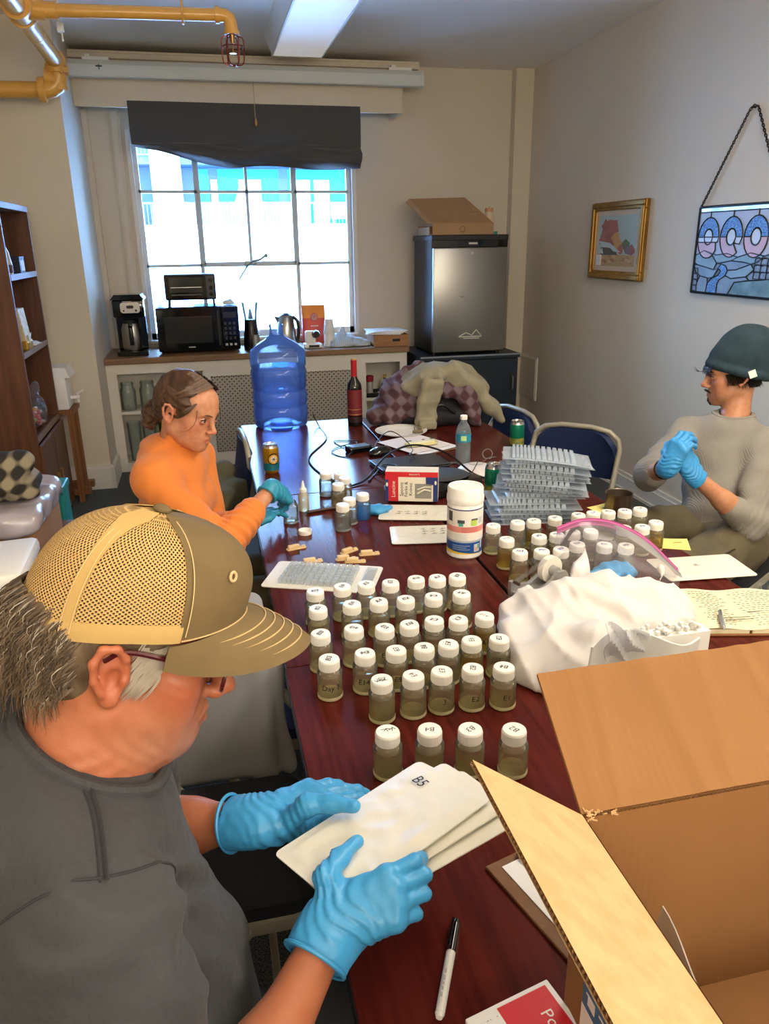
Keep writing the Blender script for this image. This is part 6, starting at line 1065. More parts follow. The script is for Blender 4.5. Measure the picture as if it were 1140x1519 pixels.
for cu, nm in ((.155, 'e'), (.445, 'c'), (.735, 'o')):
    ru, rv = .135, .225; cv = .655
    pane(arc(cu, cv, ru, rv, 0, PI)+arc(cu, cv, ru*.42, rv*.42, PI, 0), GLT, 2)
    if nm == 'e': pane([(cu-ru, cv), (cu+ru, cv), (cu+ru*.9, cv-.06), (cu-ru*.95, cv-.06)], WGL, 2); pane([(cu-ru, cv-.06)]+arc(cu, cv-.02, ru, rv, PI, 2*PI)[1:-2]+[(cu+ru*.75, cv-.06)], PNK, 2)
    elif nm == 'c': pane(arc(cu, cv, ru, rv, PI, 1.72*PI)+arc(cu, cv, ru*.42, rv*.42, 1.72*PI, PI), PNK, 2); pane([(cu+ru*.42, cv), (cu+ru, cv), (cu+ru*.8, cv-.08), (cu+ru*.35, cv-.07)], WGL, 2)
    else: pane(arc(cu, cv, ru, rv, PI, 2*PI)+arc(cu, cv, ru*.42, rv*.42, 2*PI, PI), PNK, 2)
    pane(arc(cu, cv, ru*.40, rv*.40, 0, 2*PI, 16)[:-1], WGL, 1.5); MB().tube([S_(cu, cv+rv, 2), S_(cu, .95, 2)], .003, 5).build('lead_line', LEAD, t_, True)
pane([(0, .36), (0, .44), (.12, .50), (.22, .46), (.30, .36), (.27, .28), (.05, .33)], HILL, .5); pane([(0, .33), (.05, .33), (.27, .28), (.33, .30), (.28, .20), (.22, .18), (.1, .2), (.04, .24)], HIL2, .6); pane([(.22, .46), (.28, .45), (.42, .47), (.55, .43), (.48, .39), (.34, .36), (.30, .36)], HILL, .7); pane([(.3, .36), (.34, .36), (.48, .39), (.62, .38), (.72, .36), (.55, .29), (.45, .28), (.42, .33), (.36, .35)], HIL2, .8); pane([(.55, .43), (.7, .48), (.85, .45), (.80, .39), (.72, .36), (.62, .38), (.48, .39)], HILL, .9)
pane([(.36, .35), (.42, .33), (.45, .28), (.43, .22), (.36, .17), (.34, .12), (.34, 0), (.20, 0), (.21, .12), (.26, .18), (.34, .22), (.37, .27), (.33, .30)], GLT, 1.2); pane([(.45, .28), (.55, .29), (.72, .36), (.76, .30), (.68, .22), (.5, .19), (.43, .22)], HILL, .7); pane([(.36, .17), (.43, .22), (.5, .19), (.68, .22), (.72, .18), (.55, .15), (.48, .0), (.34, 0), (.34, .12)], HIL2, .7); pane([(.48, 0), (.55, .15), (.72, .18), (.9, .2), (1, .22), (1, 0)], GRN, .7)
for q in range(9): cu, cv = .80+.07*(q % 3), .24+.075*(q//3); pane([(cu-.037, cv-.035), (cu+.03, cv-.038), (cu+.038, cv+.03), (cu, cv+.04), (cu-.035, cv+.028)], CRK, 1)
for q in range(4): cv = .02+.07*q; pane([(.0, cv), (.07, cv), (.06, cv+.06), (.0, cv+.065)], CRK, 1)
pane([(.07, 0), (.2, 0), (.21, .12), (.2, .18), (.1, .2), (.06, .1)], HIL2, .6)
for a, b in (((0, 0), (1, 0)), ((0, 1), (1, 1)), ((0, 0), (0, 1)), ((1, 0), (1, 1))): MB().tube([S_(*a, 1), S_(*b, 1)], .007, 6).build('frame', LEAD, t_, True)
CHN = mat('chain_bronze', '3a3128', .4, .8); pts = [(2.683, 3.955, 1.775), (2.685, 3.80, 2.0), (2.688, 3.66, 2.205), (2.690, 3.635, 2.225), (2.690, 3.60, 2.215), (2.688, 3.47, 2.0), (2.683, 3.30, 1.775)]; P_ = [Vector(p) for p in pts]; hk = MB().cyl((2.70, 3.632, 2.215), (2.675, 3.632, 2.215), .004).build('hook', CHN, t_, True)
lk = []
for a, b in zip(P_, P_[1:]):
    n = max(1, int((b-a).length/.0135)); lk += [(a.lerp(b, (i+.5)/n), (b-a).normalized()) for i in range(n)]
lme = MB().tube([(.0055*math.cos(t), 0, .0105*math.sin(t)) for t in [2*PI*i/10 for i in range(10)]], .0024, 5, closed=True).mesh('chain_link'); lme.materials.append(CHN); tm = wmat(t_).inverted()
for i, (p, d) in enumerate(lk):
    o = bpy.data.objects.new('chain_link', lme); COL.objects.link(o); o.parent = t_; o.matrix_basis = tm @ T(*p) @ look(d, (1, 0, 0)) @ rotm(0, 0, PI/2*(i % 2)+.4)
# ================================================================== people: tools
class Frame:
    def __init__(s, c, yaw, pitch=0, roll=0, k=1.0):
        yaw, pitch, roll = map(math.radians, (yaw, pitch, roll)); s.c = np.array(c, float); s.k = k
        F = np.array([math.cos(pitch)*math.cos(yaw), math.cos(pitch)*math.sin(yaw), -math.sin(pitch)]); L = np.array([-math.sin(yaw), math.cos(yaw), 0]); U = np.cross(F, L); c_, s_ = math.cos(roll), math.sin(roll)
        s.R = np.stack([F, c_*L+s_*U, -s_*L+c_*U], 1); s.m = Matrix(s.R.tolist()).to_4x4(); s.M4 = T(*s.c) @ s.m @ Matrix.Scale(k, 4)
    def p(s, *l): return s.c+s.R @ (np.array(l, float)*s.k)
    def loc(s, V): return ((V-s.c) @ s.R)/s.k
def basis(x, z):
    """right-handed 3x3: x along fingers, z towards the back of the hand"""
    x = np.array(x, float); x /= np.linalg.norm(x); z = np.array(z, float); z -= x*(z@x); z /= np.linalg.norm(z); return np.stack([x, np.cross(z, x), z], 1)
def head_sdf(S, f, ears=True, jaw=1.0, nose=1.0, chin=1.0, fem=False):
    k = f.k; P = f.p; m = f.m
    S.ell(P(-.016, 0, .034), np.array([.096, .075, .082])*k, m, k=0).ell(P(.028, 0, -.025), np.array([.058, .058, .088])*k, m, k=.03*k).ell(P(.05, 0, .045), np.array([.042, .056, .05])*k, m, k=.03*k)
    for y in (-1, 1):
        S.cap(P(-.008, .052*y*jaw, -.058), P(.060, .018*y, -.098), .019*k, .016*k, k=.03*k).ell(P(.052, .043*y, -.022), np.array([.024, .020, .022])*k, m, k=.022*k).ell(P(.048, .036*y, -.06), np.array([.026, .022, .032])*k, m, k=.03*k)
    S.ell(P(.072, 0, -.100), np.array([.017, .021, .017])*k*chin, m, k=.02*k).ell(P(.074, 0, -.068), np.array([.018, .028, .026])*k, m, k=.02*k)
    S.cap(P(.076, -.034, .020), P(.085, 0, .016), .0105*k, .011*k, k=.018*k).cap(P(.076, .034, .020), P(.085, 0, .016), .0105*k, .011*k, k=.018*k)
    for y in (-1, 1): S.ell(P(.092, .032*y, -.002), np.array([.017, .018, .0125])*k, m, k=.014*k, op='sub')
    S.cap(P(.088, 0, .012), P(.106, 0, -.030), .0075*k*nose, .0095*k*nose, k=.012*k).ell(P(.110, 0, -.034), np.array([.0105, .0105, .009])*k*nose, m, k=.008*k)
    for y in (-1, 1): S.ell(P(.098, .0115*y, -.039), np.array([.0105, .007, .0075])*k*nose, m, k=.006*k).ell(P(.104, .006*y, -.047), .003*k, k=.003*k, op='sub')
    for y in (-1, 1): S.ell(P(.0755, .0315*y, -.002), np.array([.0125, .0145, .0105])*k, m, k=.006*k)
    lw = .0062 if fem else .005
    for y in (-1, 1): S.cap(P(.093, .004*y, -.064), P(.083, .022*y, -.069), lw*k, .003*k, k=.006*k).cap(P(.092, .0, -.0755), P(.083, .018*y, -.072), (lw+.0012)*k, .003*k, k=.006*k)
    S.cap(P(.100, -.024, -.0698), P(.100, .024, -.0698), .0035*k, k=.004*k, op='sub')
    if ears:
        for y in (-1, 1):
            e = lambda a, b, c: P(-.014+a*.95-c*.16, y*(.0735+b), -.006+c*.95)
            S.ell(e(0, .004, 0), np.array([.017, .0055, .029])*k, m, k=.006*k)
            S.chain([e(.010, .004, .004), e(.013, .008, .020), e(.004, .013, .032), e(-.010, .0155, .029), e(-.019, .016, .012), e(-.018, .014, -.008), e(-.010, .011, -.022)], np.array([.003, .0037, .0042, .0045, .0045, .004, .004])*k, k=.004*k)
            S.ell(e(-.001, .007, -.028), np.array([.0085, .0045, .0085])*k, m, k=.005*k).ell(e(.001, .012, -.005), np.array([.0095, .0105, .0125])*k, m, k=.003*k, op='sub').ell(e(-.007, .013, .016), np.array([.006, .005, .012])*k, m, k=.004*k, op='sub').ell(e(.012, .006, -.006), np.array([.0045, .004, .006])*k, m, k=.004*k)
FING = [(.092, .029, (.044, .026, .021), .0095), (.096, .009, (.049, .030, .022), .0098), (.092, -.011, (.045, .028, .022), .0094), (.083, -.029, (.036, .021, .019), .0084)]
def hand_sdf(S, w, B, side, curls, thumb, k=1.0, cuff=.05, fore=None, spread=0.05, wr=.032, fat=1.0, world=False):
    """w wrist, B basis(x fingers, z back of hand); side +1 right, -1 left; curls: (mcp, pip, dip) per finger; thumb: three local points"""
    w = np.array(w, float); L = lambda x, y, z: w+B @ (np.array([x, y*side, z])*k)
    f2 = fat*k
    for (bx, by, ln, r), bx0, by0 in zip(FING, (.022, .024, .022, .018), (.018, .006, -.007, -.018)): S.cap(L(bx0, by0, 0), L(bx, by, .003), .0165*f2, .0135*f2, k=.016*k)
    S.ell(L(.045, .028, -.008), np.array([.030, .016, .017])*f2, Matrix((B[0], B[1], B[2])).to_4x4(), k=.014*k).ell(L(.045, -.024, -.008), np.array([.034, .014, .014])*f2, Matrix((B[0], B[1], B[2])).to_4x4(), k=.014*k)
    for (bx, by, ln, r), cu in zip(FING, curls):
        p = np.array([bx, by, .001]); a = 0; sp = by/.03*spread; pts = [p.copy()]
        for l, c in zip(ln, cu): a += c; p = p+l*np.array([math.cos(a)*math.cos(sp), math.cos(a)*math.sin(sp), -math.sin(a)]); pts.append(p.copy())
        S.chain([L(*q) for q in pts], np.array([r*1.12, r*1.02, r*.93, r*.8])*f2, k=.006*k)
        S.ell(L(*pts[0]), .0125*f2, k=.008*k)
    tw = [L(.02, .022, -.004)]+[np.array(q) if world else L(*q) for q in thumb]; S.chain(tw, np.array([.0175, .0155, .0125, .0098])*f2, k=.010*k)
    fo = -B[:, 0] if fore is None else np.array(fore)/np.linalg.norm(fore)
    fl = (B[:, 2], .78)
    S.chain([L(.03, 0, 0), w, w+fo*cuff*.5, w+fo*cuff], [.030*f2, wr*f2, (wr+.002)*f2, (wr+.006)*f2], k=.016*k, flat=fl)
    for i in range(3): pass
    def wr_(x, y, z):
        X = (x-w[0])*B[0, 0]+(y-w[1])*B[1, 0]+(z-w[2])*B[2, 0]; Y = (x-w[0])*B[0, 1]+(y-w[1])*B[1, 1]+(z-w[2])*B[2, 1]; Z = (x-w[0])*B[0, 2]+(y-w[1])*B[1, 2]+(z-w[2])*B[2, 2]
        return .0017*np.sin(X*430+Y*120*np.sin(X*60)+3*np.sin(Y*80)+Z*200)*np.exp(-((X-.018)/.035)**2)+.0005*wob((x, y, z), 190, 3)
    S.warp(wr_)
    e = w+fo*cuff; S.cut(e, fo); return L
SKIN = mat('skin', 'c98a6e', .46, vcol=True, sss=.10, mix=('noise', 75, 'a35a42', .28), bump=('fine', 380, .18, .0008))
def skinfn(fr, base, red, lip, fem=False, stubble=None, brows='5a4030'):
    b, r, l = (np.array(lin(c)[:3]) for c in (base, red, lip)); st = np.array(lin(stubble)[:3]) if stubble else None
    def fn(V):
        q = fr.loc(V); C = np.repeat(b[None], len(V), 0)
        def g(c, s, col, a):
            nonlocal C
            w = a*np.exp(-sum(((q[:, i]-c[i])/s[i])**2 for i in range(3)))[:, None]; C = C*(1-w)+np.array(col)*w
        for y in (-1, 1): g((.055, .045*y, -.03), (.03, .03, .025), r, .75); g((-.014, .085*y, -.006), (.03, .02, .035), r, .55)
        g((.110, 0, -.035), (.018, .02, .016), r, .45); g((-.02, 0, -.14), (.08, .08, .05), r, .35)
        if st is not None:
            g((.07, 0, -.10), (.05, .055, .03), st, .45)
            for y in (-1, 1): g((.03, .05*y, -.085), (.05, .025, .03), st, .30)
        w = (np.exp(-((q[:, 1]/.021)**4)-((q[:, 2]+.070)/.0088)**4)*(q[:, 0] > .078))[:, None]*.8; C = C*(1-w)+l*w
        return C
    return fn
def eyes(f, par, iris='4a3a2a'):
    for y in (-1, 1):
        e = MB().ball((0, 0, 0), .0113*f.k, 16).build('eye', mat('eye_white', 'd9cdc4', .15), par, smooth=True); M_ = wmat(par).inverted() @ T(*f.p(.0775, .0315*y, -.002)) @ f.m; e.matrix_basis = M_
        MB().lathe([(0, .0003), (.0058, .0)], 16, T(.0110*f.k, 0, -.0012) @ rotm(0, PI/2+.12)).build('iris', mat('iris_'+iris, iris, .1), e)
        for dz, r, t0 in ((.0062, .0135, .15), (-.0062, .0135, -.1)):
            pts = [f.p(.0765+.0128*math.cos(a)*math.cos(dz*55), .0315*y+.0140*math.sin(a), -.002+dz*math.cos(a*1.1)+(.0005 if dz > 0 else 0)) for a in np.linspace(-1.25, 1.25, 11)]
            MB().tube(pts, [.0005+.0022*math.sin(PI*i/10)*.8+.0007 for i in range(11)], 6).build('eyelid', mat('lid_skin', 'a8664f', .5) if dz < 0 else mat('lash_dark', '4a2f26', .6), par, True, True)
def brow(f, par, m_, w=.0032, dz=0.0):
    for y in (-1, 1): MB().tube(smoothpath([f.p(.0995, .011*y, .0155+dz), f.p(.0955, .027*y, .0215+dz), f.p(.0815, .047*y, .0190+dz)], 6), [w*.9]*5+[w]*4+[w*.8, w*.6, w*.4, w*.3], 6).build('eyebrow', m_, par, True, True)
def strands(name, roots, m_, par, r=.0009, n=3):
    b = MB()
    for pts in roots: q = smoothpath(pts, 3); b.tube(q, [r*(1-.75*i/(len(q)-1)) for i in range(len(q))], n, cap=False)
    o = b.build(name, m_, par, True, True); o['kind'] = 'stuff'; return o

# ================================================================== the man in the cap
rp = random.Random(21)
fm = Frame((-.106, .787, 1.211), -.8, 18.8, -5.6)
man = thing('person', 'man in tan mesh cap and dark grey t-shirt holding white trays with blue gloves', 'person', (-.34, .66, 0))
shR, elR, wrR = np.array((-.150, .575, 1.03)), np.array((-.085, .49, .765)), np.array((.083, .672, .874)); shL, elL, wrL = np.array((-.15, .92, 1.03)), np.array((-.17, .985, .79)), np.array((.018, .888, .852))
S1 = SDF((-.27, .60, .96), (.06, .98, 1.42), .0023); head_sdf(S1, fm, nose=1.1, chin=1.05, jaw=1.08)
S1.chain([fm.p(-.035, 0, -.03), (-.165, .765, 1.10), (-.20, .755, .98)], [.062, .068, .085], k=.03).ell(fm.p(.03, 0, -.105), (.04, .04, .028), fm.m, k=.035).cap(fm.p(.05, -.03, -.095), fm.p(-.01, -.045, -.12), .016, .02, k=.02)
lf_ = lambda x, y, z: tuple(((x-fm.c[0])*fm.R[0, i]+(y-fm.c[1])*fm.R[1, i]+(z-fm.c[2])*fm.R[2, i]) for i in range(3))
def creases(x, y, z):
    a, b, c = lf_(x, y, z); m_ = np.exp(-((a-.03)/.04)**2-((c+.085)/.03)**2); n_ = np.exp(-((a+.02)/.05)**2-((c+.135)/.03)**2); w_ = np.exp(-((a-.062)/.02)**2-((c+.01)/.02)**2)
    return .0005*np.sin(a*260+c*220+4*np.sin(60*c))*m_+.0011*np.sin(c*330-a*160)*n_+.0006*np.sin(c*500+a*100)*w_+.0004*wob((x, y, z), 130)
S1.warp(creases)
S2 = SDF((-.30, .40, .62), (.16, 1.10, 1.12), .005); S2.chain([shR, elR, wrR], [.052, .044, .0235], k=.03).chain([shL, elL, wrL], [.05, .043, .0235], k=.03); S2.cap(elR+(wrR-elR)*.05, elR+(wrR-elR)*.45, .042, .040, k=.03).cap(elL+(wrL-elL)*.05, elL+(wrL-elL)*.45, .041, .036, k=.03).cap((-.2, .70, .95), (-.2, .80, .95), .08, k=.05).cap(shR, shL, .05, k=.05)
mcol = skinfn(fm, 'ad6b4a', 'a04b34', 'a9604c', stubble='a08a7a')
sdf_obj('body', [S1, S2], SKIN, man, it=1, colfn=mcol)
for y in (-1, 1): pass
eyes(fm, man, '5a6a70')
TEE = mat('tshirt_charcoal', '3b3c40', .88, bump=('noise', 8, .9, .022), mix=('noise', 7, '333438', .6), sheen=.05)
S = SDF((-.48, .36, .44), (.10, 1.10, 1.16), .0055)
S.ell((-.20, .735, .95), (.13, .195, .17), rotm(0, .15, 0), k=0).ell((-.27, .75, 1.02), (.10, .185, .13), k=.05).ell((-.15, .725, .73), (.145, .185, .19), k=.10).ell((-.30, .71, .78), (.12, .19, .30), k=.08).ell((-.31, .69, .56), (.16, .20, .14), k=.06).chain([(-.215, .76, 1.07), shR+(-.005, .01, .012)], [.080, .068], k=.05).chain([(-.215, .77, 1.07), shL+(-.005, -.01, .01)], [.080, .066], k=.05)
S.chain([shR+(0, 0, .004), elR*.85+shR*.15], [.070, .071], k=.035).chain([shL, elL*.85+shL*.15], [.066, .066], k=.035).chain([(-.17, .765, 1.11), (-.215, .76, 1.03)], [.074, .10], k=.03)
S.chain([fm.p(-.035, 0, -.03), (-.165, .765, 1.10), (-.185, .76, 1.02)], [.062, .068, .075], k=.004, op='sub')
cn_ = np.array([.50, -.02, .86]); cn_ /= np.linalg.norm(cn_); cp_ = np.array([-.150, .765, 1.115])
def teefold(x, y, z):
    d = (x+.02)*1.0; arm = np.exp(-((y-.56)/.07)**2-((z-.93)/.10)**2)
    return .0055*np.sin(110*(z*.7+x*.6)+40*(y-.6)+3*np.sin(14*y+9*z))*arm+.0055*np.sin(38*(z+.45*x)+9*np.sin(7*y))*np.exp(-((z-.80)/.12)**2)+.006*np.sin(60*(x*.7+z)+25*y)*np.exp(-((y-.60)/.06)**2-((x+.06)/.06)**2)+.0025*wob((x, y, z), 24)
S.warp(teefold)
for p0, p1, am in [((-0.169, 0.659, 1.111), (-0.096, 0.634, 1.089), 0.8), ((-0.166, 0.674, 1.037), (-0.054, 0.642, 1.019), 1.0), ((-0.152, 0.662, 1.012), (-0.041, 0.625, 0.98), 0.9), ((-0.082, 0.649, 0.961), (-0.04, 0.615, 0.893), 1.5), ((-0.092, 0.582, 1.01), (-0.058, 0.551, 0.943), 1.0), ((-0.188, 0.619, 1.11), (-0.156, 0.592, 1.057), 0.7), ((-0.085, 0.734, 1.041), (-0.036, 0.684, 0.934), 0.7), ((-0.205, 0.55, 1.06), (-0.134, 0.524, 1.032), 0.8), ((-0.038, 0.708, 0.849), (-0.015, 0.681, 0.788), 0.8)]:
    p0 = np.array(p0); p1 = np.array(p1); ax_ = p1-p0; L_ = np.linalg.norm(ax_); ax_ /= L_; w_ = (p0+p1)/2-np.array((0, 0, 1.62)); n_ = np.cross(ax_, w_); n_ /= np.linalg.norm(n_)
    def crease(x, y, z):
        d = (x-p0[0])*n_[0]+(y-p0[1])*n_[1]+(z-p0[2])*n_[2]; t = ((x-p0[0])*ax_[0]+(y-p0[1])*ax_[1]+(z-p0[2])*ax_[2])/L_; d = d+.012*np.sin(t*4)
        return am*np.exp(-((t-.5)/.42)**4)*(-.0055*np.exp(-(d/.010)**2)+.0045*np.exp(-((d-.016)/.009)**2))
    S.warp(crease)
S.cut(cp_, cn_); S.cut((0, 0, .50), (0, 0, -1))
tee = sdf_obj('tshirt', S, TEE, man, it=2)
SEAM = mat('seam_dark', '2e2e33', .9); KNIT = mat('collar_rib', '3d3e42', .9, bump=('ribs', 260, .5, .0008))
from mathutils.bvhtree import BVHTree
def on_surface(o, pts, off=.001):
    """snap points onto the nearest place of a built mesh (world coordinates)"""
    if id(o) not in BV: m_ = wmat(o); BV[id(o)] = (BVHTree.FromPolygons([m_ @ v.co for v in o.data.vertices], [tuple(p.vertices) for p in o.data.polygons]), o)
    out = []
    for p in pts:
        q, n, i, d = BV[id(o)][0].find_nearest(Vector(p)); out.append(np.array(q)+np.array(n)*off)
    return out
BV = {}
def ringpts(c, n, r, a0=0, a1=2*PI, k=40, up=(0, 1, 0)):
    M_ = look(n, up); return [np.array(M_ @ Vector((r*math.cos(a0+(a1-a0)*i/k), r*math.sin(a0+(a1-a0)*i/k), 0)))+np.array(c) for i in range(k)]
col_c = [p-cn_*((p-cp_)@cn_)*.8 for p in on_surface(tee, ringpts(cp_-cn_*.004, cn_, .092), .0)]
MB().tube(col_c, .0075, 8, closed=True).build('collar', KNIT, man, True, True)
sm = smoothpath([(-.165, .655, 1.10), (-.14, .645, 1.06), (-.13, .61, 1.04), (-.115, .585, 1.06)], 8)
seam_f = on_surface(tee, smoothpath([(-.150, .672, 1.13), (-.14, .64, 1.12), (-.135, .605, 1.11), (-.130, .56, 1.10)], 10), .0008)
for o in (0, .006): MB().tube([p+np.array((o, .002*o/.006, 0)) for p in seam_f], .0014, 5).build('shoulder_seam', SEAM, man, True, True)
arm_ax = (elR-shR)/np.linalg.norm(elR-shR); hole = on_surface(tee, ringpts(shR+np.array((-.012, .030, .0)), (.25, -.75, -.55), .085, 0, 2*PI, 60), .0006); MB().tube(hole, .0013, 5, closed=True).build('sleeve_seam', SEAM, man, True, True)
TRS = mat('trousers_charcoal', '33363a', .9, bump=('noise', 200, .2)); S = SDF((-.52, .38, .0), (.36, .98, .66), .009)
for y, kx in ((.56, .16), (.80, .18)): S.chain([(-.33, y, .53), (kx, y-.02, .52), (kx+.02, y-.03, .10)], [.10, .078, .058], k=.03)
S.ell((-.34, .68, .53), (.16, .19, .11), k=.05); S.warp(lambda x, y, z: .004*wob((x, y, z), 25)); sdf_obj('trousers', S, TRS, man)
for y in (.53, .77): MB().ball((.24, y, .045), (.13, .05, .045), 14).build('shoe', BLK, man, True, True)
# gloves
BR = basis((.942, -.026, .335), (-.271, -.648, .712)); GLVM = mat('nitrile_blue')
S = SDF((-.03, .58, .70), (.30, .92, .98), .0026)
LR = hand_sdf(S, wrR, BR, 1, [(.30, .95, .6), (.5, 1.25, .7), (.62, 1.3, .7), (.75, 1.3, .7)], [(.082, .705, .913), (.1045, .729, .916), (.130, .751, .914)], k=.86, cuff=.04, fore=elR-wrR, wr=.037, world=True)
sdf_obj('glove', S, GLVM, man, it=1); MB().tube(ringpts(wrR+(elR-wrR)/np.linalg.norm(elR-wrR)*.04, elR-wrR, .038), .0026, 6, closed=True).build('glove_cuff', GLVM, man, True, True)
BL = basis((.95, .22, .02), (-.12, -.15, .97)); S = SDF((-.06, .74, .76), (.26, 1.04, 1.0), .0026)
LL = hand_sdf(S, wrL, BL, -1, [(.30, .25, .2), (.25, .3, .2), (.2, .3, .2), (.2, .35, .2)], [(.080, .853, .896), (.111, .842, .901), (.139, .823, .906)], k=.95, cuff=.05, fore=elL-wrL, wr=.036, world=True)
sdf_obj('glove', S, GLVM, man, it=1); MB().tube(ringpts(wrL+(elL-wrL)/np.linalg.norm(elL-wrL)*.05, elL-wrL, .039), .0026, 6, closed=True).build('glove_cuff', GLVM, man, True, True)
# glasses
GLR = mat('glasses_red', '4a1418', .25, coat=.4)
for y in (-1, 1):
    MB().tube(smoothpath([fm.p(.092, .062*y, .010), fm.p(.045, .074*y, .016), fm.p(-.005, .080*y, .020), fm.p(-.025, .079*y, .006)], 6), .0030, 6).build('temple_arm', GLR, man, True, True)
    MB().tube([fm.p(.106+.010*math.cos(a), .033*y+.027*math.cos(a)*1.0, -.004+.019*math.sin(a)) if False else fm.p(.107-.30*abs(.033*y+.027*math.cos(a))*.5, .033*y+.027*math.cos(a), -.004+.019*math.sin(a)) for a in [2*PI*i/26 for i in range(26)]], .0024, 6, closed=True).build('lens_rim', GLR, man, True, True)
    m_ = MB(); m_.add([fm.p(.107-.15*abs(.033*y+.026*math.cos(a)), .033*y+.026*math.cos(a), -.004+.018*math.sin(a)) for a in [2*PI*i/26 for i in range(26)]], [tuple(range(26))]); m_.build('lens', CLR, man, True)
MB().tube([fm.p(.106, -.007, .0), fm.p(.110, 0, .003), fm.p(.106, .007, .0)], .0022, 6).build('bridge', GLR, man, True, True)
# hair below the cap
HG = mat('hair_greybrown', '55432f', .6, mix=('fine', 90, '7b6a54', .5, (1, 1, .25))); HG2 = mat('hair_dark', '3d2e20', .6); HGW = mat('hair_grey', '9a8f80', .55)
S = SDF(fm.c-.17, fm.c+.17, .004); S.ell(fm.p(-.028, 0, .012), np.array([.098, .082, .088]), fm.m, k=0).ell(fm.p(-.012, 0, .036), np.array([.100, .079, .086]), fm.m, k=0).ell(fm.p(-.07, 0, -.035), (.045, .06, .05), fm.m, k=.03); S.ell(fm.p(.085, 0, -.05), (.098, .12, .125), fm.m, k=.01, op='sub'); S.ell(fm.p(.0, -.075, -.015), (.026, .03, .036), fm.m, k=.008, op='sub'); S.ell(fm.p(.0, .075, -.015), (.026, .03, .036), fm.m, k=.008, op='sub'); S.cut(fm.p(0, 0, -.062), -fm.R[:, 2]); S.warp(lambda x, y, z: .003*wob((x, y, z), 90)+.002*np.sin(300*(x*fm.R[0, 1]+y*fm.R[1, 1]+z*fm.R[2, 1])+40*z)); sdf_obj('hair', S, HG, man)
for m_, N_ in ((HG, 1500), (HG2, 800), (HGW, 160)):
    rts = []
    for _ in range(N_):
        a = rp.uniform(1.9, 2*PI-1.9); z = rp.uniform(-.035, .05); rx, ry = .124, .083; x0, y0 = -.006+rx*math.cos(a), ry*math.sin(a); sh = math.sqrt(max(.2, 1-(z/.16)**2)); x0 = x0*sh; y0 *= sh
        l = rp.uniform(.03, .055); o = rp.uniform(.0, .010); dx = -.10-.25*rp.random(); fl = rp.uniform(-.25, .25)
        rts.append([fm.p(x0, y0, z), fm.p(x0-.006-o+.3*l*dx, y0*(1+.04+o*2)+fl*.004, z-.45*l), fm.p(x0+.8*l*dx*.9-o*.5, y0*(1.01)+fl*.012, z-.95*l+rp.uniform(-.004, .004))])
    strands('hair_strand', rts, m_, man, .0008)
rts = []
for _ in range(150):
    x0 = rp.uniform(.008, .034); z = rp.uniform(-.01, .034); rts.append([fm.p(x0, -.073+.25*(x0-.01), z), fm.p(x0-.006, -.077+.25*(x0-.01), z-.014), fm.p(x0-.013, -.075+.25*(x0-.01), z-.027)])
strands('sideburn', rts, HGW, man, .0010)
# cap
CAPO = mat('cap_olive', '6c5a39', .85, bump=('noise', 700, .3, .0005), mix=('noise', 30, '625233', .5)); THR = mat('thread_cream', 'c9ae7c', .8); MESHB = mat('cap_tape', 'b99a5f', .85, bump=('noise', 500, .4, .0006))
def mesh_mat():
    m = mat('cap_mesh', 'c8a468', .75); nt = m.node_tree; N = nt.nodes; L = nt.links; b = N['Principled BSDF']; uv = N.new('ShaderNodeUVMap'); sx = N.new('ShaderNodeSeparateXYZ'); L.new(uv.outputs[0], sx.inputs[0])
    def mt(op, a, b_=None):
        n = N.new('ShaderNodeMath'); n.operation = op
        for i, v in enumerate((a, b_)):
            if v is None: continue
            if isinstance(v, (int, float)): n.inputs[i].default_value = v
            else: L.new(v, n.inputs[i])
        return n.outputs[0]
    p = mt('MULTIPLY', mt('COSINE', mt('MULTIPLY', sx.outputs[0], 1)), mt('COSINE', mt('MULTIPLY', sx.outputs[1], 1))); h = mt('GREATER_THAN', mt('ABSOLUTE', p), .34)
    h = mt('GREATER_THAN', p, .22)
    tr = N.new('ShaderNodeBsdfTransparent'); ms = N.new('ShaderNodeMixShader'); L.new(h, ms.inputs[0]); L.new(b.outputs[0], ms.inputs[1]); L.new(tr.outputs[0], ms.inputs[2]); L.new(ms.outputs[0], N['Material Output'].inputs['Surface'])
    bn = N.new('ShaderNodeBump'); bn.inputs['Strength'].default_value = .6; bn.inputs['Distance'].default_value = .001; bn.invert = True; L.new(p, bn.inputs['Height']); L.new(bn.outputs[0], b.inputs['Normal'])
    return m
CMESH = mesh_mat(); cap = None
def crown(a, v):
    """a angle from the front, v 0 rim .. 1 button; local head coordinates"""
    ca, sa = math.cos(a), math.sin(a); zb = .047-.020*(1-ca)*.5-.012*max(0, -ca); zt = .150
    fr_ = max(0, ca)**2; e = 2.5+.9*fr_; r = max(0, 1-v**e)**(1/(e*.86)) if v < 1 else 0
    rx = .112 if ca > 0 else .118; x = -.004+rx*ca*r*(1+.03*fr_*math.sin(v*PI)); y = .0885*sa*r; z = zb+(zt-zb)*(v**1.0)
    return x, y, z+.004*math.cos(a)*(1-v)
def panel(a0, a1, m_, name, off=0, v1=1.0, nu=24, nv=22, uv=True, v0=0.0):
    b = MB(); b.grid(lambda u, v: fm.p(*[c for c in crown(a0+(a1-a0)*u, (v0+(v1-v0)*v))]), nu, nv); me = b.mesh(name)
    if uv:
        ul = me.uv_layers.new(name='UVMap'); k = nu+1
        for lp in me.loops:
            i, j = lp.vertex_index % k, lp.vertex_index//k; v = (v0+(v1-v0)*j/nv); ul.data[lp.index].uv = ((a0+(a1-a0)*i/nu)*130, v*175)
    return put(name, me, m_, man, True, True)
FA = math.radians(66)
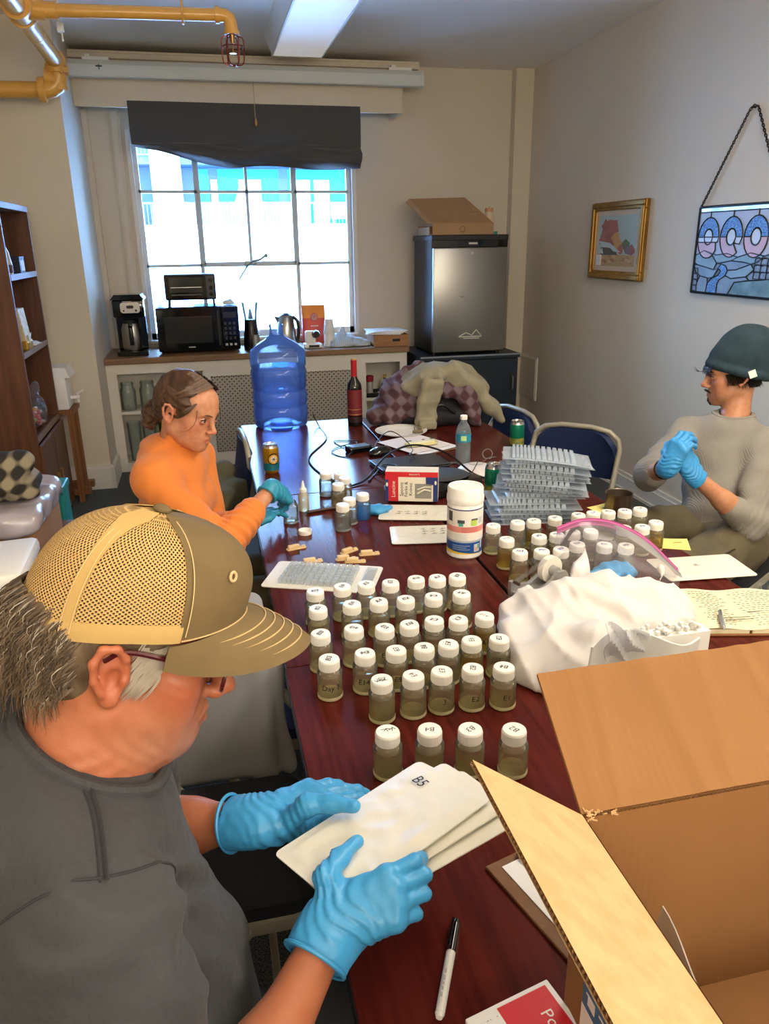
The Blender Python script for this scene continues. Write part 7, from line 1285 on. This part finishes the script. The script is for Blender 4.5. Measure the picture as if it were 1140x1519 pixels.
panel(-FA, 0, CAPO, 'cap_front_panel', uv=False); panel(0, FA, CAPO, 'cap_front_panel', uv=False)
for s in (-1, 1):
    for a0, a1 in ((FA, math.radians(122)), (math.radians(122), PI)): panel(s*a0, s*a1, CMESH, 'cap_mesh_panel')
def tape(a, w, m_, name, v0=0.0, v1=.99, off=.0012):
    b = MB(); n = 20; b.grid(lambda u, v: fm.p(*[c*(1+off*9) if i < 2 else c+off for i, c in enumerate(crown(a+(u-.5)*w/(.1*max(.12, 1-(v0+(v1-v0)*v)**3)), v0+(v1-v0)*v))]), 2, n); return b.build(name, m_, man, True, True, solid=.0008)
for s in (-1, 1): tape(s*math.radians(122), .011, MESHB, 'cap_seam_tape'); tape(s*FA*1.01, .004, CAPO, 'cap_seam_tape')
for s in (-1, 1):
    MB().tube([fm.p(*[c*1.018 if i < 2 else c+.001 for i, c in enumerate(crown(s*(FA-.035), v))]) for v in np.linspace(.02, .97, 30)], .0007, 4).build('stitching', THR, man, True)
    for da in (-.05, .05): MB().tube([fm.p(*[c*1.022 if i < 2 else c+.001 for i, c in enumerate(crown(s*(math.radians(122)+da), v))]) for v in np.linspace(.02, .85, 24)], .0006, 4).build('stitching', THR, man, True)
    x, y, z = crown(s*math.radians(38), .60); M_ = T(*fm.p(x*1.02, y*1.02, z)) @ look(fm.R @ np.array([x+.004, y*1.5, .03])); MB().tube([M_ @ Vector((.0048*math.cos(a), .0048*math.sin(a), .001)) for a in [2*PI*i/16 for i in range(16)]], .0016, 6, closed=True).build('eyelet', THR, man, True, True)
b = MB(); b.grid(lambda u, v: fm.p(*[c*(1.006+.012*v*(1-v)*4) if i < 2 else c-.004+.020*v for i, c in enumerate(crown(FA+(2*PI-2*FA)*u, 0))]), 60, 3); b.build('cap_band', MESHB, man, True, True, solid=.0015)
MB().ball(fm.p(-.004, 0, .1515), (.010, .010, .005), 14, fm.m).build('cap_button', CAPO, man, True, True)
def brimp(u, v):
    a = (u-.5)*2*FA*1.08; x0, y0, z0 = crown(a, 0); e = math.cos((u-.5)*PI)**.75; ln = .082*e*v; x = x0+ln; y = y0*(1+.10*v*e); return fm.p(x, y, z0+.003-.02*v*e*0-.036*(abs(y)/.08)**2*(.35+.65*v)-.020*v*v*e+.004)
b = MB(); b.grid(brimp, 44, 14); b.build('cap_brim', CAPO, man, True, True, solid=.0032)
for k in range(5): MB().tube([np.array(brimp(u, .30+.14*k))+fm.R[:, 2]*.0042 for u in np.linspace(.10, .90, 40)], .0008, 4).build('stitching', THR, man, True)
MB().tube([np.array(brimp(u, .03))+fm.R[:, 2]*.0045 for u in np.linspace(.04, .96, 40)], .0008, 4).build('stitching', THR, man, True)
sp_ = [fm.p(*[c*1.03 if i < 2 else c-.006 for i, c in enumerate(crown(PI+t, 0))]) for t in np.linspace(-.55, .55, 14)]; b = MB(); b.add([p+fm.R[:, 2]*z for p in sp_ for z in (-.010, .006)], [(2*i, 2*i+2, 2*i+3, 2*i+1) for i in range(13)]); b.build('snap_strap', mat('strap_olive', '8a8560', .5), man, True, True, solid=.002)
for i in range(2, 12): MB().ball(np.array(sp_[i])-fm.R[:, 0]*.002-fm.R[:, 2]*.002, .0028, 8).build('snap_stud', mat('strap_olive'), man, True, True)
# the trays he holds
ux = Vector((.8908, .4497, .0648)); vy = Vector((-.4314, .8819, -.1901)); nz = ux.cross(vy)
PC = Vector((.1734, .7875, .8985)); PM = Matrix((ux, vy, nz)).transposed().to_4x4()
for k, (dx, dy, rz, lb) in enumerate(((0, 0, 0, 'white tray pouch marked B5, topmost of those held by the man in the cap'), (.022, -.008, -.10, 'white tray pouch second from the top in the hands of the man in the cap'), (.030, -.022, -.17, 'white tray pouch third from the top in the hands of the man in the cap'), (.016, .004, -.03, 'white tray pouch lowest of those held by the man in the cap'))):
    pouch(lb, T(*(PC+ux*dx+vy*dy-nz*(.0105*k))) @ PM @ rotm(0, 0, rz), 'B5' if k == 0 else None, .024, T(.088, .028, .0052) @ rotm(0, 0, -PI/2-.15), 'trays held by the man', 10+k)

# ================================================================== the woman in orange
fw = Frame((-.072, 2.377, 1.142), -36, 16.5, -4.7, .93)
wo = thing('person', 'woman in orange turtleneck with hair in a bun bending over the jars', 'person', (-.2, 2.42, 0))
shR, elR, wrR = np.array((-.19, 2.276, .955)), np.array((-.005, 2.135, .785)), np.array((.165, 2.305, .898)); shL, elL, wrL = np.array((-.06, 2.58, .95)), np.array((-.03, 2.47, .72)), np.array((.062, 2.30, .802))
S1 = SDF((-.24, 2.20, .96), (.08, 2.55, 1.32), .0028); head_sdf(S1, fw, fem=True, nose=.92, jaw=.92, chin=.92); S1.chain([fw.p(-.03, 0, -.04), (-.115, 2.42, 1.03), (-.13, 2.43, .94)], [.05, .05, .07], k=.03)
S2 = SDF((-.30, 2.05, .66), (.26, 2.70, 1.0), .006); S2.chain([shR, elR, wrR], [.042, .036, .0225], k=.03).chain([shL, elL, wrL], [.042, .036, .0225], k=.03).cap(elR, elR+(wrR-elR)*.45, .036, .034, k=.02).cap(shR, shL, .05, k=.04)
sdf_obj('body', [S1, S2], SKIN, wo, colfn=skinfn(fw, 'c98f6d', 'c56c50', 'b5604e', True)); eyes(fw, wo, '5b4a38'); brow(fw, wo, mat('brow_brown', '5b4130', .8), .0022)
ORG = mat('orange_knit', 'dd7f36', .9, bump=('noise', 350, .2, .0006), sheen=.15); S = SDF((-.42, 2.02, .42), (.20, 2.74, 1.10), .006)
S.ell((-.15, 2.43, .83), (.105, .165, .155), k=0).chain([(-.178, 2.43, 1.01), (-.192, 2.32, .975)], [.052, .050], k=.05).ell((-.17, 2.43, .66), (.105, .15, .18), k=.06).ell((-.19, 2.43, .52), (.13, .17, .10), k=.06).chain([(-.13, 2.43, .96), shR], [.072, .050], k=.06).chain([(-.13, 2.43, .96), shL], [.078, .054], k=.07).ell((-.09, 2.36, .84), (.055, .06, .06), k=.04).ell((-.06, 2.46, .84), (.05, .06, .06), k=.04)
S.chain([shR, elR], [.051, .058], k=.05).chain([elR, elR+(wrR-elR)*.55], [.060, .045], k=.015).chain([shL, elL, elL+(wrL-elL)*.55], [.053, .048, .042], k=.02).chain([fw.p(-.03, 0, -.085), (-.112, 2.418, 1.02), (-.125, 2.425, .96)], [.052, .058, .075], k=.02)
S.chain([fw.p(-.02, 0, -.04), fw.p(-.032, 0, -.085), (-.115, 2.42, 1.02)], [.049, .0475, .046], k=.003, op='sub')
ax = (elR-shR)/np.linalg.norm(elR-shR); fa = (wrR-elR)/np.linalg.norm(wrR-elR)
def wof(x, y, z):
    t = (x-elR[0])*fa[0]+(y-elR[1])*fa[1]+(z-elR[2])*fa[2]; q = np.sqrt((x-elR[0]-t*fa[0])**2+(y-elR[1]-t*fa[1])**2+(z-elR[2]-t*fa[2])**2); t2 = (x-elR[0])*ax[0]+(y-elR[1])*ax[1]+(z-elR[2])*ax[2]
    return .0055*np.sin(250*t+40*z+2.5*np.sin(50*x+30*z))*np.exp(-((t-.06)/.09)**2-(q/.08)**4)+.0055*np.sin(75*t2+40*(z-y)+2*np.sin(30*x))*np.exp(-((t2+.12)/.12)**2)*np.exp(-((x-elR[0]-t2*ax[0])**2+(y-elR[1]-t2*ax[1])**2+(z-elR[2]-t2*ax[2])**2)/.008)+.0025*wob((x, y, z), 26)+.003*np.sin(180*(z-.15*x))*np.exp(-((z-1.035)/.03)**2)
S.warp(wof); nr = -fw.R[:, 2]; S.cut(fw.p(-.03, 0, -.078), (-.18, .0, 1)); S.cut((0, 0, .49), (0, 0, -1)); sdf_obj('turtleneck', S, ORG, wo, it=1)
S = SDF((-.22, 2.32, .95), (.0, 2.52, 1.12), .003); S.chain([fw.p(-.03, 0, -.06), (-.112, 2.418, 1.01), (-.118, 2.42, .97)], [.0535, .058, .070], k=.01).chain([fw.p(-.02, 0, -.03), fw.p(-.03, 0, -.07), (-.112, 2.418, 1.01), (-.118, 2.42, .94)], [.0495, .0495, .051, .051], k=.002, op='sub'); S.cut(fw.p(-.03, 0, -.082), (-.30, .08, 1)); S.warp(lambda x, y, z: .0022*np.sin(170*(z-.35*x-.1*y)+3*np.sin(40*y)))
sdf_obj('rolled_collar', S, ORG, wo, it=1)
S = SDF((-.46, 2.18, 0), (.40, 2.72, .62), .01)
for y in (2.33, 2.53): S.chain([(-.2, y, .50), (.26, y, .52), (.26, y, .08)], [.085, .065, .05], k=.03)
S.ell((-.2, 2.43, .51), (.14, .17, .09), k=.05); sdf_obj('trousers', S, OLV, wo)
for y in (2.33, 2.53): MB().ball((.32, y, .04), (.12, .045, .04), 12).build('shoe', BLK, wo, True, True)
BR = basis((.07, .075, -.075), (.35, -.35, .65)); GT = mat('nitrile_teal', '2a86a6', .42, bump=('noise', 120, .12, .001)); S = SDF((.08, 2.22, .72), (.36, 2.52, .98), .003); hand_sdf(S, wrR, BR, 1, [(.5, .5, .3), (.6, .6, .35), (.7, .7, .4), (.8, .8, .4)], [(.045, .045, -.02), (.070, .052, -.035), (.092, .045, -.045)], k=.88, cuff=.035, fore=elR-wrR, wr=.029); sdf_obj('glove', S, GLV2, wo)
MB().tube(ringpts(wrR+(elR-wrR)/np.linalg.norm(elR-wrR)*.035, elR-wrR, .031), .004, 6, closed=True).build('glove_cuff', GLV2, wo, True, True)
BL = basis((.12, .07, .012), (-.2, -.3, .9)); S = SDF((-.03, 2.18, .735), (.30, 2.50, .92), .003); hand_sdf(S, wrL, BL, -1, [(.2, .35, .3), (.25, .4, .3), (.3, .4, .3), (.35, .4, .3)], [(.045, .045, -.004), (.075, .055, .0), (.10, .05, .0)], k=.88, cuff=.05, fore=elL-wrL, wr=.029); sdf_obj('glove', S, GLV2, wo)
HB = mat('hair_brown', '3a2518', .42, mix=('fine', 70, '60432d', .5, (1, .25, .25))); HB2 = mat('hair_brown_light', '6a4c35', .45)
S = SDF(fw.c-.19, fw.c+.17, .0038); S.ell(fw.p(-.020, 0, .040), np.array([.103, .084, .090])*.93, fw.m, k=0).ell(fw.p(-.07, 0, -.01), np.array([.05, .06, .06])*.93, fw.m, k=.03)
S.ell(fw.p(.098, 0, -.035), np.array([.088, .067, .110])*.93, fw.m, k=.010, op='sub').ell(fw.p(-.012, -.080, -.012), np.array([.022, .025, .028])*.93, fw.m, k=.006, op='sub').ell(fw.p(-.012, .080, -.012), np.array([.022, .025, .028])*.93, fw.m, k=.006, op='sub').ell(fw.p(.0, 0, -.09), np.array([.06, .09, .055])*.93, fw.m, k=.01, op='sub')
for a, b_, r in (((-.105, -.015, -.02), (-.135, -.03, -.05), .022), ((-.10, -.02, -.03), (-.125, -.035, -.085), .020), ((-.115, .0, -.03), (-.14, -.01, -.075), .022), ((-.095, -.01, -.03), (-.115, -.02, -.095), .016)): S.cap(fw.p(*a), fw.p(*b_), r*.9, r*.75, k=.008)
lw = lambda x, y, z, i: (x-fw.c[0])*fw.R[0, i]+(y-fw.c[1])*fw.R[1, i]+(z-fw.c[2])*fw.R[2, i]
S.warp(lambda x, y, z: .0022*np.sin(260*lw(x, y, z, 2)+90*lw(x, y, z, 0)+150*np.abs(lw(x, y, z, 1)))+.002*wob((x, y, z), 60)); sdf_obj('hair', S, HB, wo)
for m_, n_ in ((HB, 260), (HB2, 170)):
    rts = []
    for _ in range(n_):
        s = rp.choice((-1, -1, 1)); t = rp.random(); x0 = .075-.09*t; r_ = rp.uniform(.995, 1.05); q = lambda a, b_, c: fw.p(-.02+(a+.02)*r_, b_*r_, .04+(c-.04)*r_)
        a1 = rp.uniform(.25, 1.2); rts.append([q(x0, s*.012*a1, .128-.10*max(0, x0)*.6-.6*x0*x0*5), q(x0-.035, s*.072, .075-.03*t*0), q(-.07, s*.070, .02-.02*rp.random()), q(-.105, s*.022, -.025+rp.uniform(-.02, .015))])
    for _ in range(n_//4):
        a = rp.uniform(0, 2*PI); rr_ = rp.uniform(.02, .036); c0 = (-.118+rp.uniform(-.01, .01), -.02, -.045); rts.append([fw.p(c0[0]+rr_*math.cos(a+k*.8)*.8, c0[1]+rp.uniform(-.025, .02), c0[2]+rr_*1.25*math.sin(a+k*.8)) for k in range(5)])
    strands('hair_strand', rts, m_, wo, .0011)
strands('temple_strand', [[fw.p(.066-.02*t, -.060, .055-.01*t), fw.p(.050-.02*t, -.074-.004*q, .018), fw.p(.018-.012*t, -.078-.003*q, -.004-.006*q), fw.p(-.018, -.080, -.006+.018*t)] for t, q in [(rp.random(), rp.random()) for _ in range(46)]], HB, wo, .0013)
strands('loose_strand', [[fw.p(.078, .035, .06), fw.p(.088, .055, .01), fw.p(.085, .062, -.05), fw.p(.075, .06, -.085)], [fw.p(.06, -.05, .06), fw.p(.075, -.062, .0), fw.p(.055, -.068, -.04), fw.p(.01, -.062, -.058)], [fw.p(-.1, -.03, -.05), fw.p(-.13, -.04, -.09), fw.p(-.12, -.03, -.115)]], HB, wo, .0012)

# ================================================================== the man in the beanie
fg = Frame((1.968, 2.571, 1.124), 157, 6.1, 1.2, .97)
gy = thing('person', 'man in dark teal beanie and grey sweater with clasped blue gloved hands', 'person', (1.86, 2.4, 0))
shL, elL, wrL = np.array((1.985, 2.37, .89)), np.array((1.845, 2.205, .650)), np.array((1.613, 2.236, .84)); shR, elR, wrR = np.array((1.835, 2.63, .885)), np.array((1.574, 2.45, .785)), np.array((1.517, 2.250, .872))
S1 = SDF((1.80, 2.42, .90), (2.12, 2.74, 1.28), .0028); head_sdf(S1, fg, nose=1.1, jaw=.98); S1.chain([fg.p(-.035, 0, -.04), (1.975, 2.535, .985), (1.955, 2.51, .90)], [.046, .047, .072], k=.022)
S2 = SDF((1.44, 2.08, .56), (2.12, 2.76, .98), .006); S2.chain([shL, elL, wrL], [.05, .042, .025], k=.03).chain([shR, elR, wrR], [.05, .042, .025], k=.03).cap(shL, shR, .06, k=.04)
S2.cap(elL+(wrL-elL)*.1, elL+(wrL-elL)*.5, .041, .036, k=.02)
sdf_obj('body', [S1, S2], SKIN, gy, colfn=skinfn(fg, 'c08a66', 'bb6e52', '9c5b4a', stubble='6b5444')); eyes(fg, gy, '2e241c'); HK = mat('hair_black', '17130f', .45); brow(fg, gy, HK, .0034)
SWG = mat('sweater_grey', '918c83', .92, bump=('ribs', 80, .35, .002, (1, 1, .1)), mix=('noise', 9, '827d74', .5)); S = SDF((1.42, 2.02, .42), (2.22, 2.86, 1.04), .0065)
S.ell((1.94, 2.50, .78), (.15, .165, .17), rotm(0, 0, math.radians(35)), k=0).ell((1.90, 2.43, .62), (.15, .155, .17), rotm(0, 0, math.radians(35)), k=.08).ell((1.88, 2.40, .53), (.16, .17, .09), k=.06).chain([(1.945, 2.51, .91), shL], [.075, .06], k=.05).chain([(1.945, 2.51, .91), shR], [.075, .06], k=.05)
S.chain([shL, elL], [.061, .060], k=.03).chain([elL, elL+(wrL-elL)*.30], [.062, .052], k=.015).chain([shR, elR], [.061, .056], k=.03).chain([elR, elR+(wrR-elR)*.30], [.058, .050], k=.015).chain([(1.962, 2.525, .99), (1.95, 2.51, .90)], [.064, .09], k=.02)
S.chain([fg.p(-.03, 0, -.06), (1.965, 2.525, .97), (1.962, 2.52, .92)], [.055, .058, .058], k=.004, op='sub'); fa = (wrL-elL)/np.linalg.norm(wrL-elL)
def gwf(x, y, z):
    t = (x-elL[0])*fa[0]+(y-elL[1])*fa[1]+(z-elL[2])*fa[2]; return .0035*np.sin(260*t+40*y)*np.exp(-((t-.03)/.06)**2)*np.exp(-((y-2.2)/.09)**2)+.0045*np.sin(50*(z+.5*x)+20*y)*np.exp(-((z-.66)/.10)**2)+.003*wob((x, y, z), 28)+.0035*np.sin(60*(x+y))*np.exp(-((z-.85)/.06)**2)
S.warp(gwf); S.cut((1.962, 2.525, .985), (-.12, -.10, 1)); S.cut((0, 0, .50), (0, 0, -1)); swe = sdf_obj('sweater', S, SWG, gy, it=1)
MB().tube(on_surface(swe, ringpts((1.962, 2.525, .980), (-.12, -.10, 1), .075), 0), .0065, 8, closed=True).build('collar', SWG, gy, True, True)
KHA = mat('khaki_trousers', '5e5540', .9, mix=('noise', 12, '524a36', .5), bump=('noise', 200, .2)); S = SDF((1.26, 1.86, 0), (2.10, 2.64, .76), .009)
S.chain([(1.86, 2.28, .53), (1.45, 2.03, .57), (1.40, 1.98, .10)], [.105, .082, .058], k=.03).chain([(1.86, 2.48, .53), (1.43, 2.38, .60), (1.40, 2.36, .10)], [.10, .080, .058], k=.03).ell((1.87, 2.38, .53), (.16, .17, .10), k=.05); S.box((1.60, 2.035, .58), (.075, .03, .065), rotm(0, 0, .55), rnd=.02, k=.02); S.warp(lambda x, y, z: .006*wob((x, y, z), 24)+.003*np.sin(70*(x-y)+20*z)); kht = sdf_obj('trousers', S, KHA, gy)
MB().tube(on_surface(kht, smoothpath([(1.66, 2.03, .645), (1.60, 2.0, .645), (1.54, 1.97, .64), (1.55, 1.96, .58), (1.60, 1.98, .60)], 6), .001), .003, 5).build('pocket_flap', mat('pocket_dark', '2f2a1f', .9), gy, True, True)
for y in (1.96, 2.36): MB().ball((1.34, y, .045), (.13, .05, .045), 12).build('shoe', BLK, gy, True, True)
G3 = mat('nitrile_sky', '3a93d0', .42, bump=('noise', 120, .12, .001))
B_ = basis((-.055, .012, .085), (.10, -.85, .25)); S = SDF((1.42, 2.12, .76), (1.72, 2.40, 1.06), .003); hand_sdf(S, wrL, B_, -1, [(.8, 1.0, .5)]*4, [(.045, .040, -.012), (.07, .045, -.022), (.09, .035, -.03)], k=.93, cuff=.03, fore=elL-wrL, wr=.031); sdf_obj('glove', S, G3, gy)
B_ = basis((.030, -.010, .085), (-.75, -.35, .2)); S = SDF((1.38, 2.12, .78), (1.70, 2.40, 1.06), .003); hand_sdf(S, wrR, B_, 1, [(.55, .9, .4), (.6, .95, .4), (.65, .95, .4), (.7, .95, .4)], [(.045, .045, -.012), (.07, .055, -.022), (.09, .05, -.03)], k=.93, cuff=.03, fore=elR-wrR, wr=.031); sdf_obj('glove', S, G3, gy)
MB().tube(ringpts(wrR+(elR-wrR)*.20, elR-wrR, .034), .003, 6, closed=True).build('bracelet', mat('bracelet_dark', '2b1517', .6), gy, True, True)
BEA = mat('beanie_teal', '283c46', .95, bump=('ribs', 120, .35, .001), mix=('noise', 30, '20323b', .5)); S = SDF(fg.c-.20, fg.c+.22, .0042)
S.ell(fg.p(-.020, 0, .055), np.array([.112, .094, .090])*.97, fg.m, k=0).ell(fg.p(-.045, 0, .115), np.array([.085, .078, .075])*.97, fg.m, k=.05).ell(fg.p(-.10, 0, .095), np.array([.055, .06, .06])*.97, fg.m, k=.05).ell(fg.p(-.085, 0, .02), np.array([.06, .07, .06])*.97, fg.m, k=.04)
nb_ = fg.R @ np.array([.42, 0, -1.0]); S.cut(fg.p(.04, 0, .024), nb_); c0 = fg.p(-.02, 0, .052)
S.chain([fg.p(-.020+.106*math.cos(a), .087*math.sin(a), .014+.036*math.cos(a)) for a in [2*PI*i/28 for i in range(29)]], [.0150]*29, k=.010)
S.ell(fg.p(-.015, 0, .03), np.array([.098, .078, .086])*.97, fg.m, k=.002, op='sub'); S.cut(fg.p(.04, 0, .010), nb_); S.warp(lambda x, y, z: .0025*wob((x, y, z), 40)); bea = sdf_obj('beanie', S, BEA, gy)
b = MB(); M_ = T(*fg.p(-.045, .1050, .010)) @ fg.m @ rotm(-PI/2, 0, PI) @ rotm(0, 0, -.3); b.box((0, 0, 0), (.026, .028, .003), None, .0008); o = b.build('beanie_tag', WHT, gy); o.matrix_basis = wmat(gy).inverted() @ M_
MB().box((0, .002, .0018), (.010, .003, .0008)).box((0, -.004, .0018), (.014, .0025, .0008)).box((-.002, -.008, .0018), (.006, .003, .0008)).build('marking', INK, o)
rts = []
for _ in range(150):
    y = rp.uniform(-.06, .06); rts.append([fg.p(.088-.006*abs(y)*10, y, .045), fg.p(.100, y*1.03+.005, .028), fg.p(.098+rp.uniform(-.003, .008), y*1.05+.012, .014+rp.uniform(-.012, .01))])
for _ in range(260):
    s = rp.choice((1, 1, -1)); x = rp.uniform(-.075, .045); rts.append([fg.p(x, s*.076, .012), fg.p(x-.006, s*.086, -.012), fg.p(x-.012+rp.uniform(-.012, .012), s*.080, -.030-rp.uniform(0, .022)*(1 if x < 0 else .3))])
rts += [[fg.p(.09, .03, .03), fg.p(.13, .03, .025), fg.p(.15, .02, .03+.006*k)] for k in range(4)]
strands('hair_strand', rts, HK, gy, .0016)
S = SDF(fg.p(-.10, 0, -.05)-.10, fg.p(-.10, 0, -.05)+.10, .005); S.ell(fg.p(-.065, 0, -.025), np.array([.045, .068, .04])*.9, fg.m, k=0); S.warp(lambda x, y, z: .004*wob((x, y, z), 80)); sdf_obj('nape_hair', S, HK, gy)
for y in (-1, 1): MB().tube(smoothpath([fg.p(.1035, .001*y, -.0555), fg.p(.098, .014*y, -.058), fg.p(.087, .027*y, -.066)], 5), [.0042]*6+[.0036, .003, .0024, .0018, .0014], 7).build('moustache', HK, gy, True, True)
S = SDF(fg.p(.08, 0, -.1)-.05, fg.p(.08, 0, -.1)+.05, .003); S.ell(fg.p(.083, 0, -.105), np.array([.011, .018, .014])*.9, fg.m, k=0).cap(fg.p(.090, 0, -.084), fg.p(.091, 0, -.098), .004, .006, k=.005); S.warp(lambda x, y, z: .002*wob((x, y, z), 200)); sdf_obj('goatee', S, HK, gy)
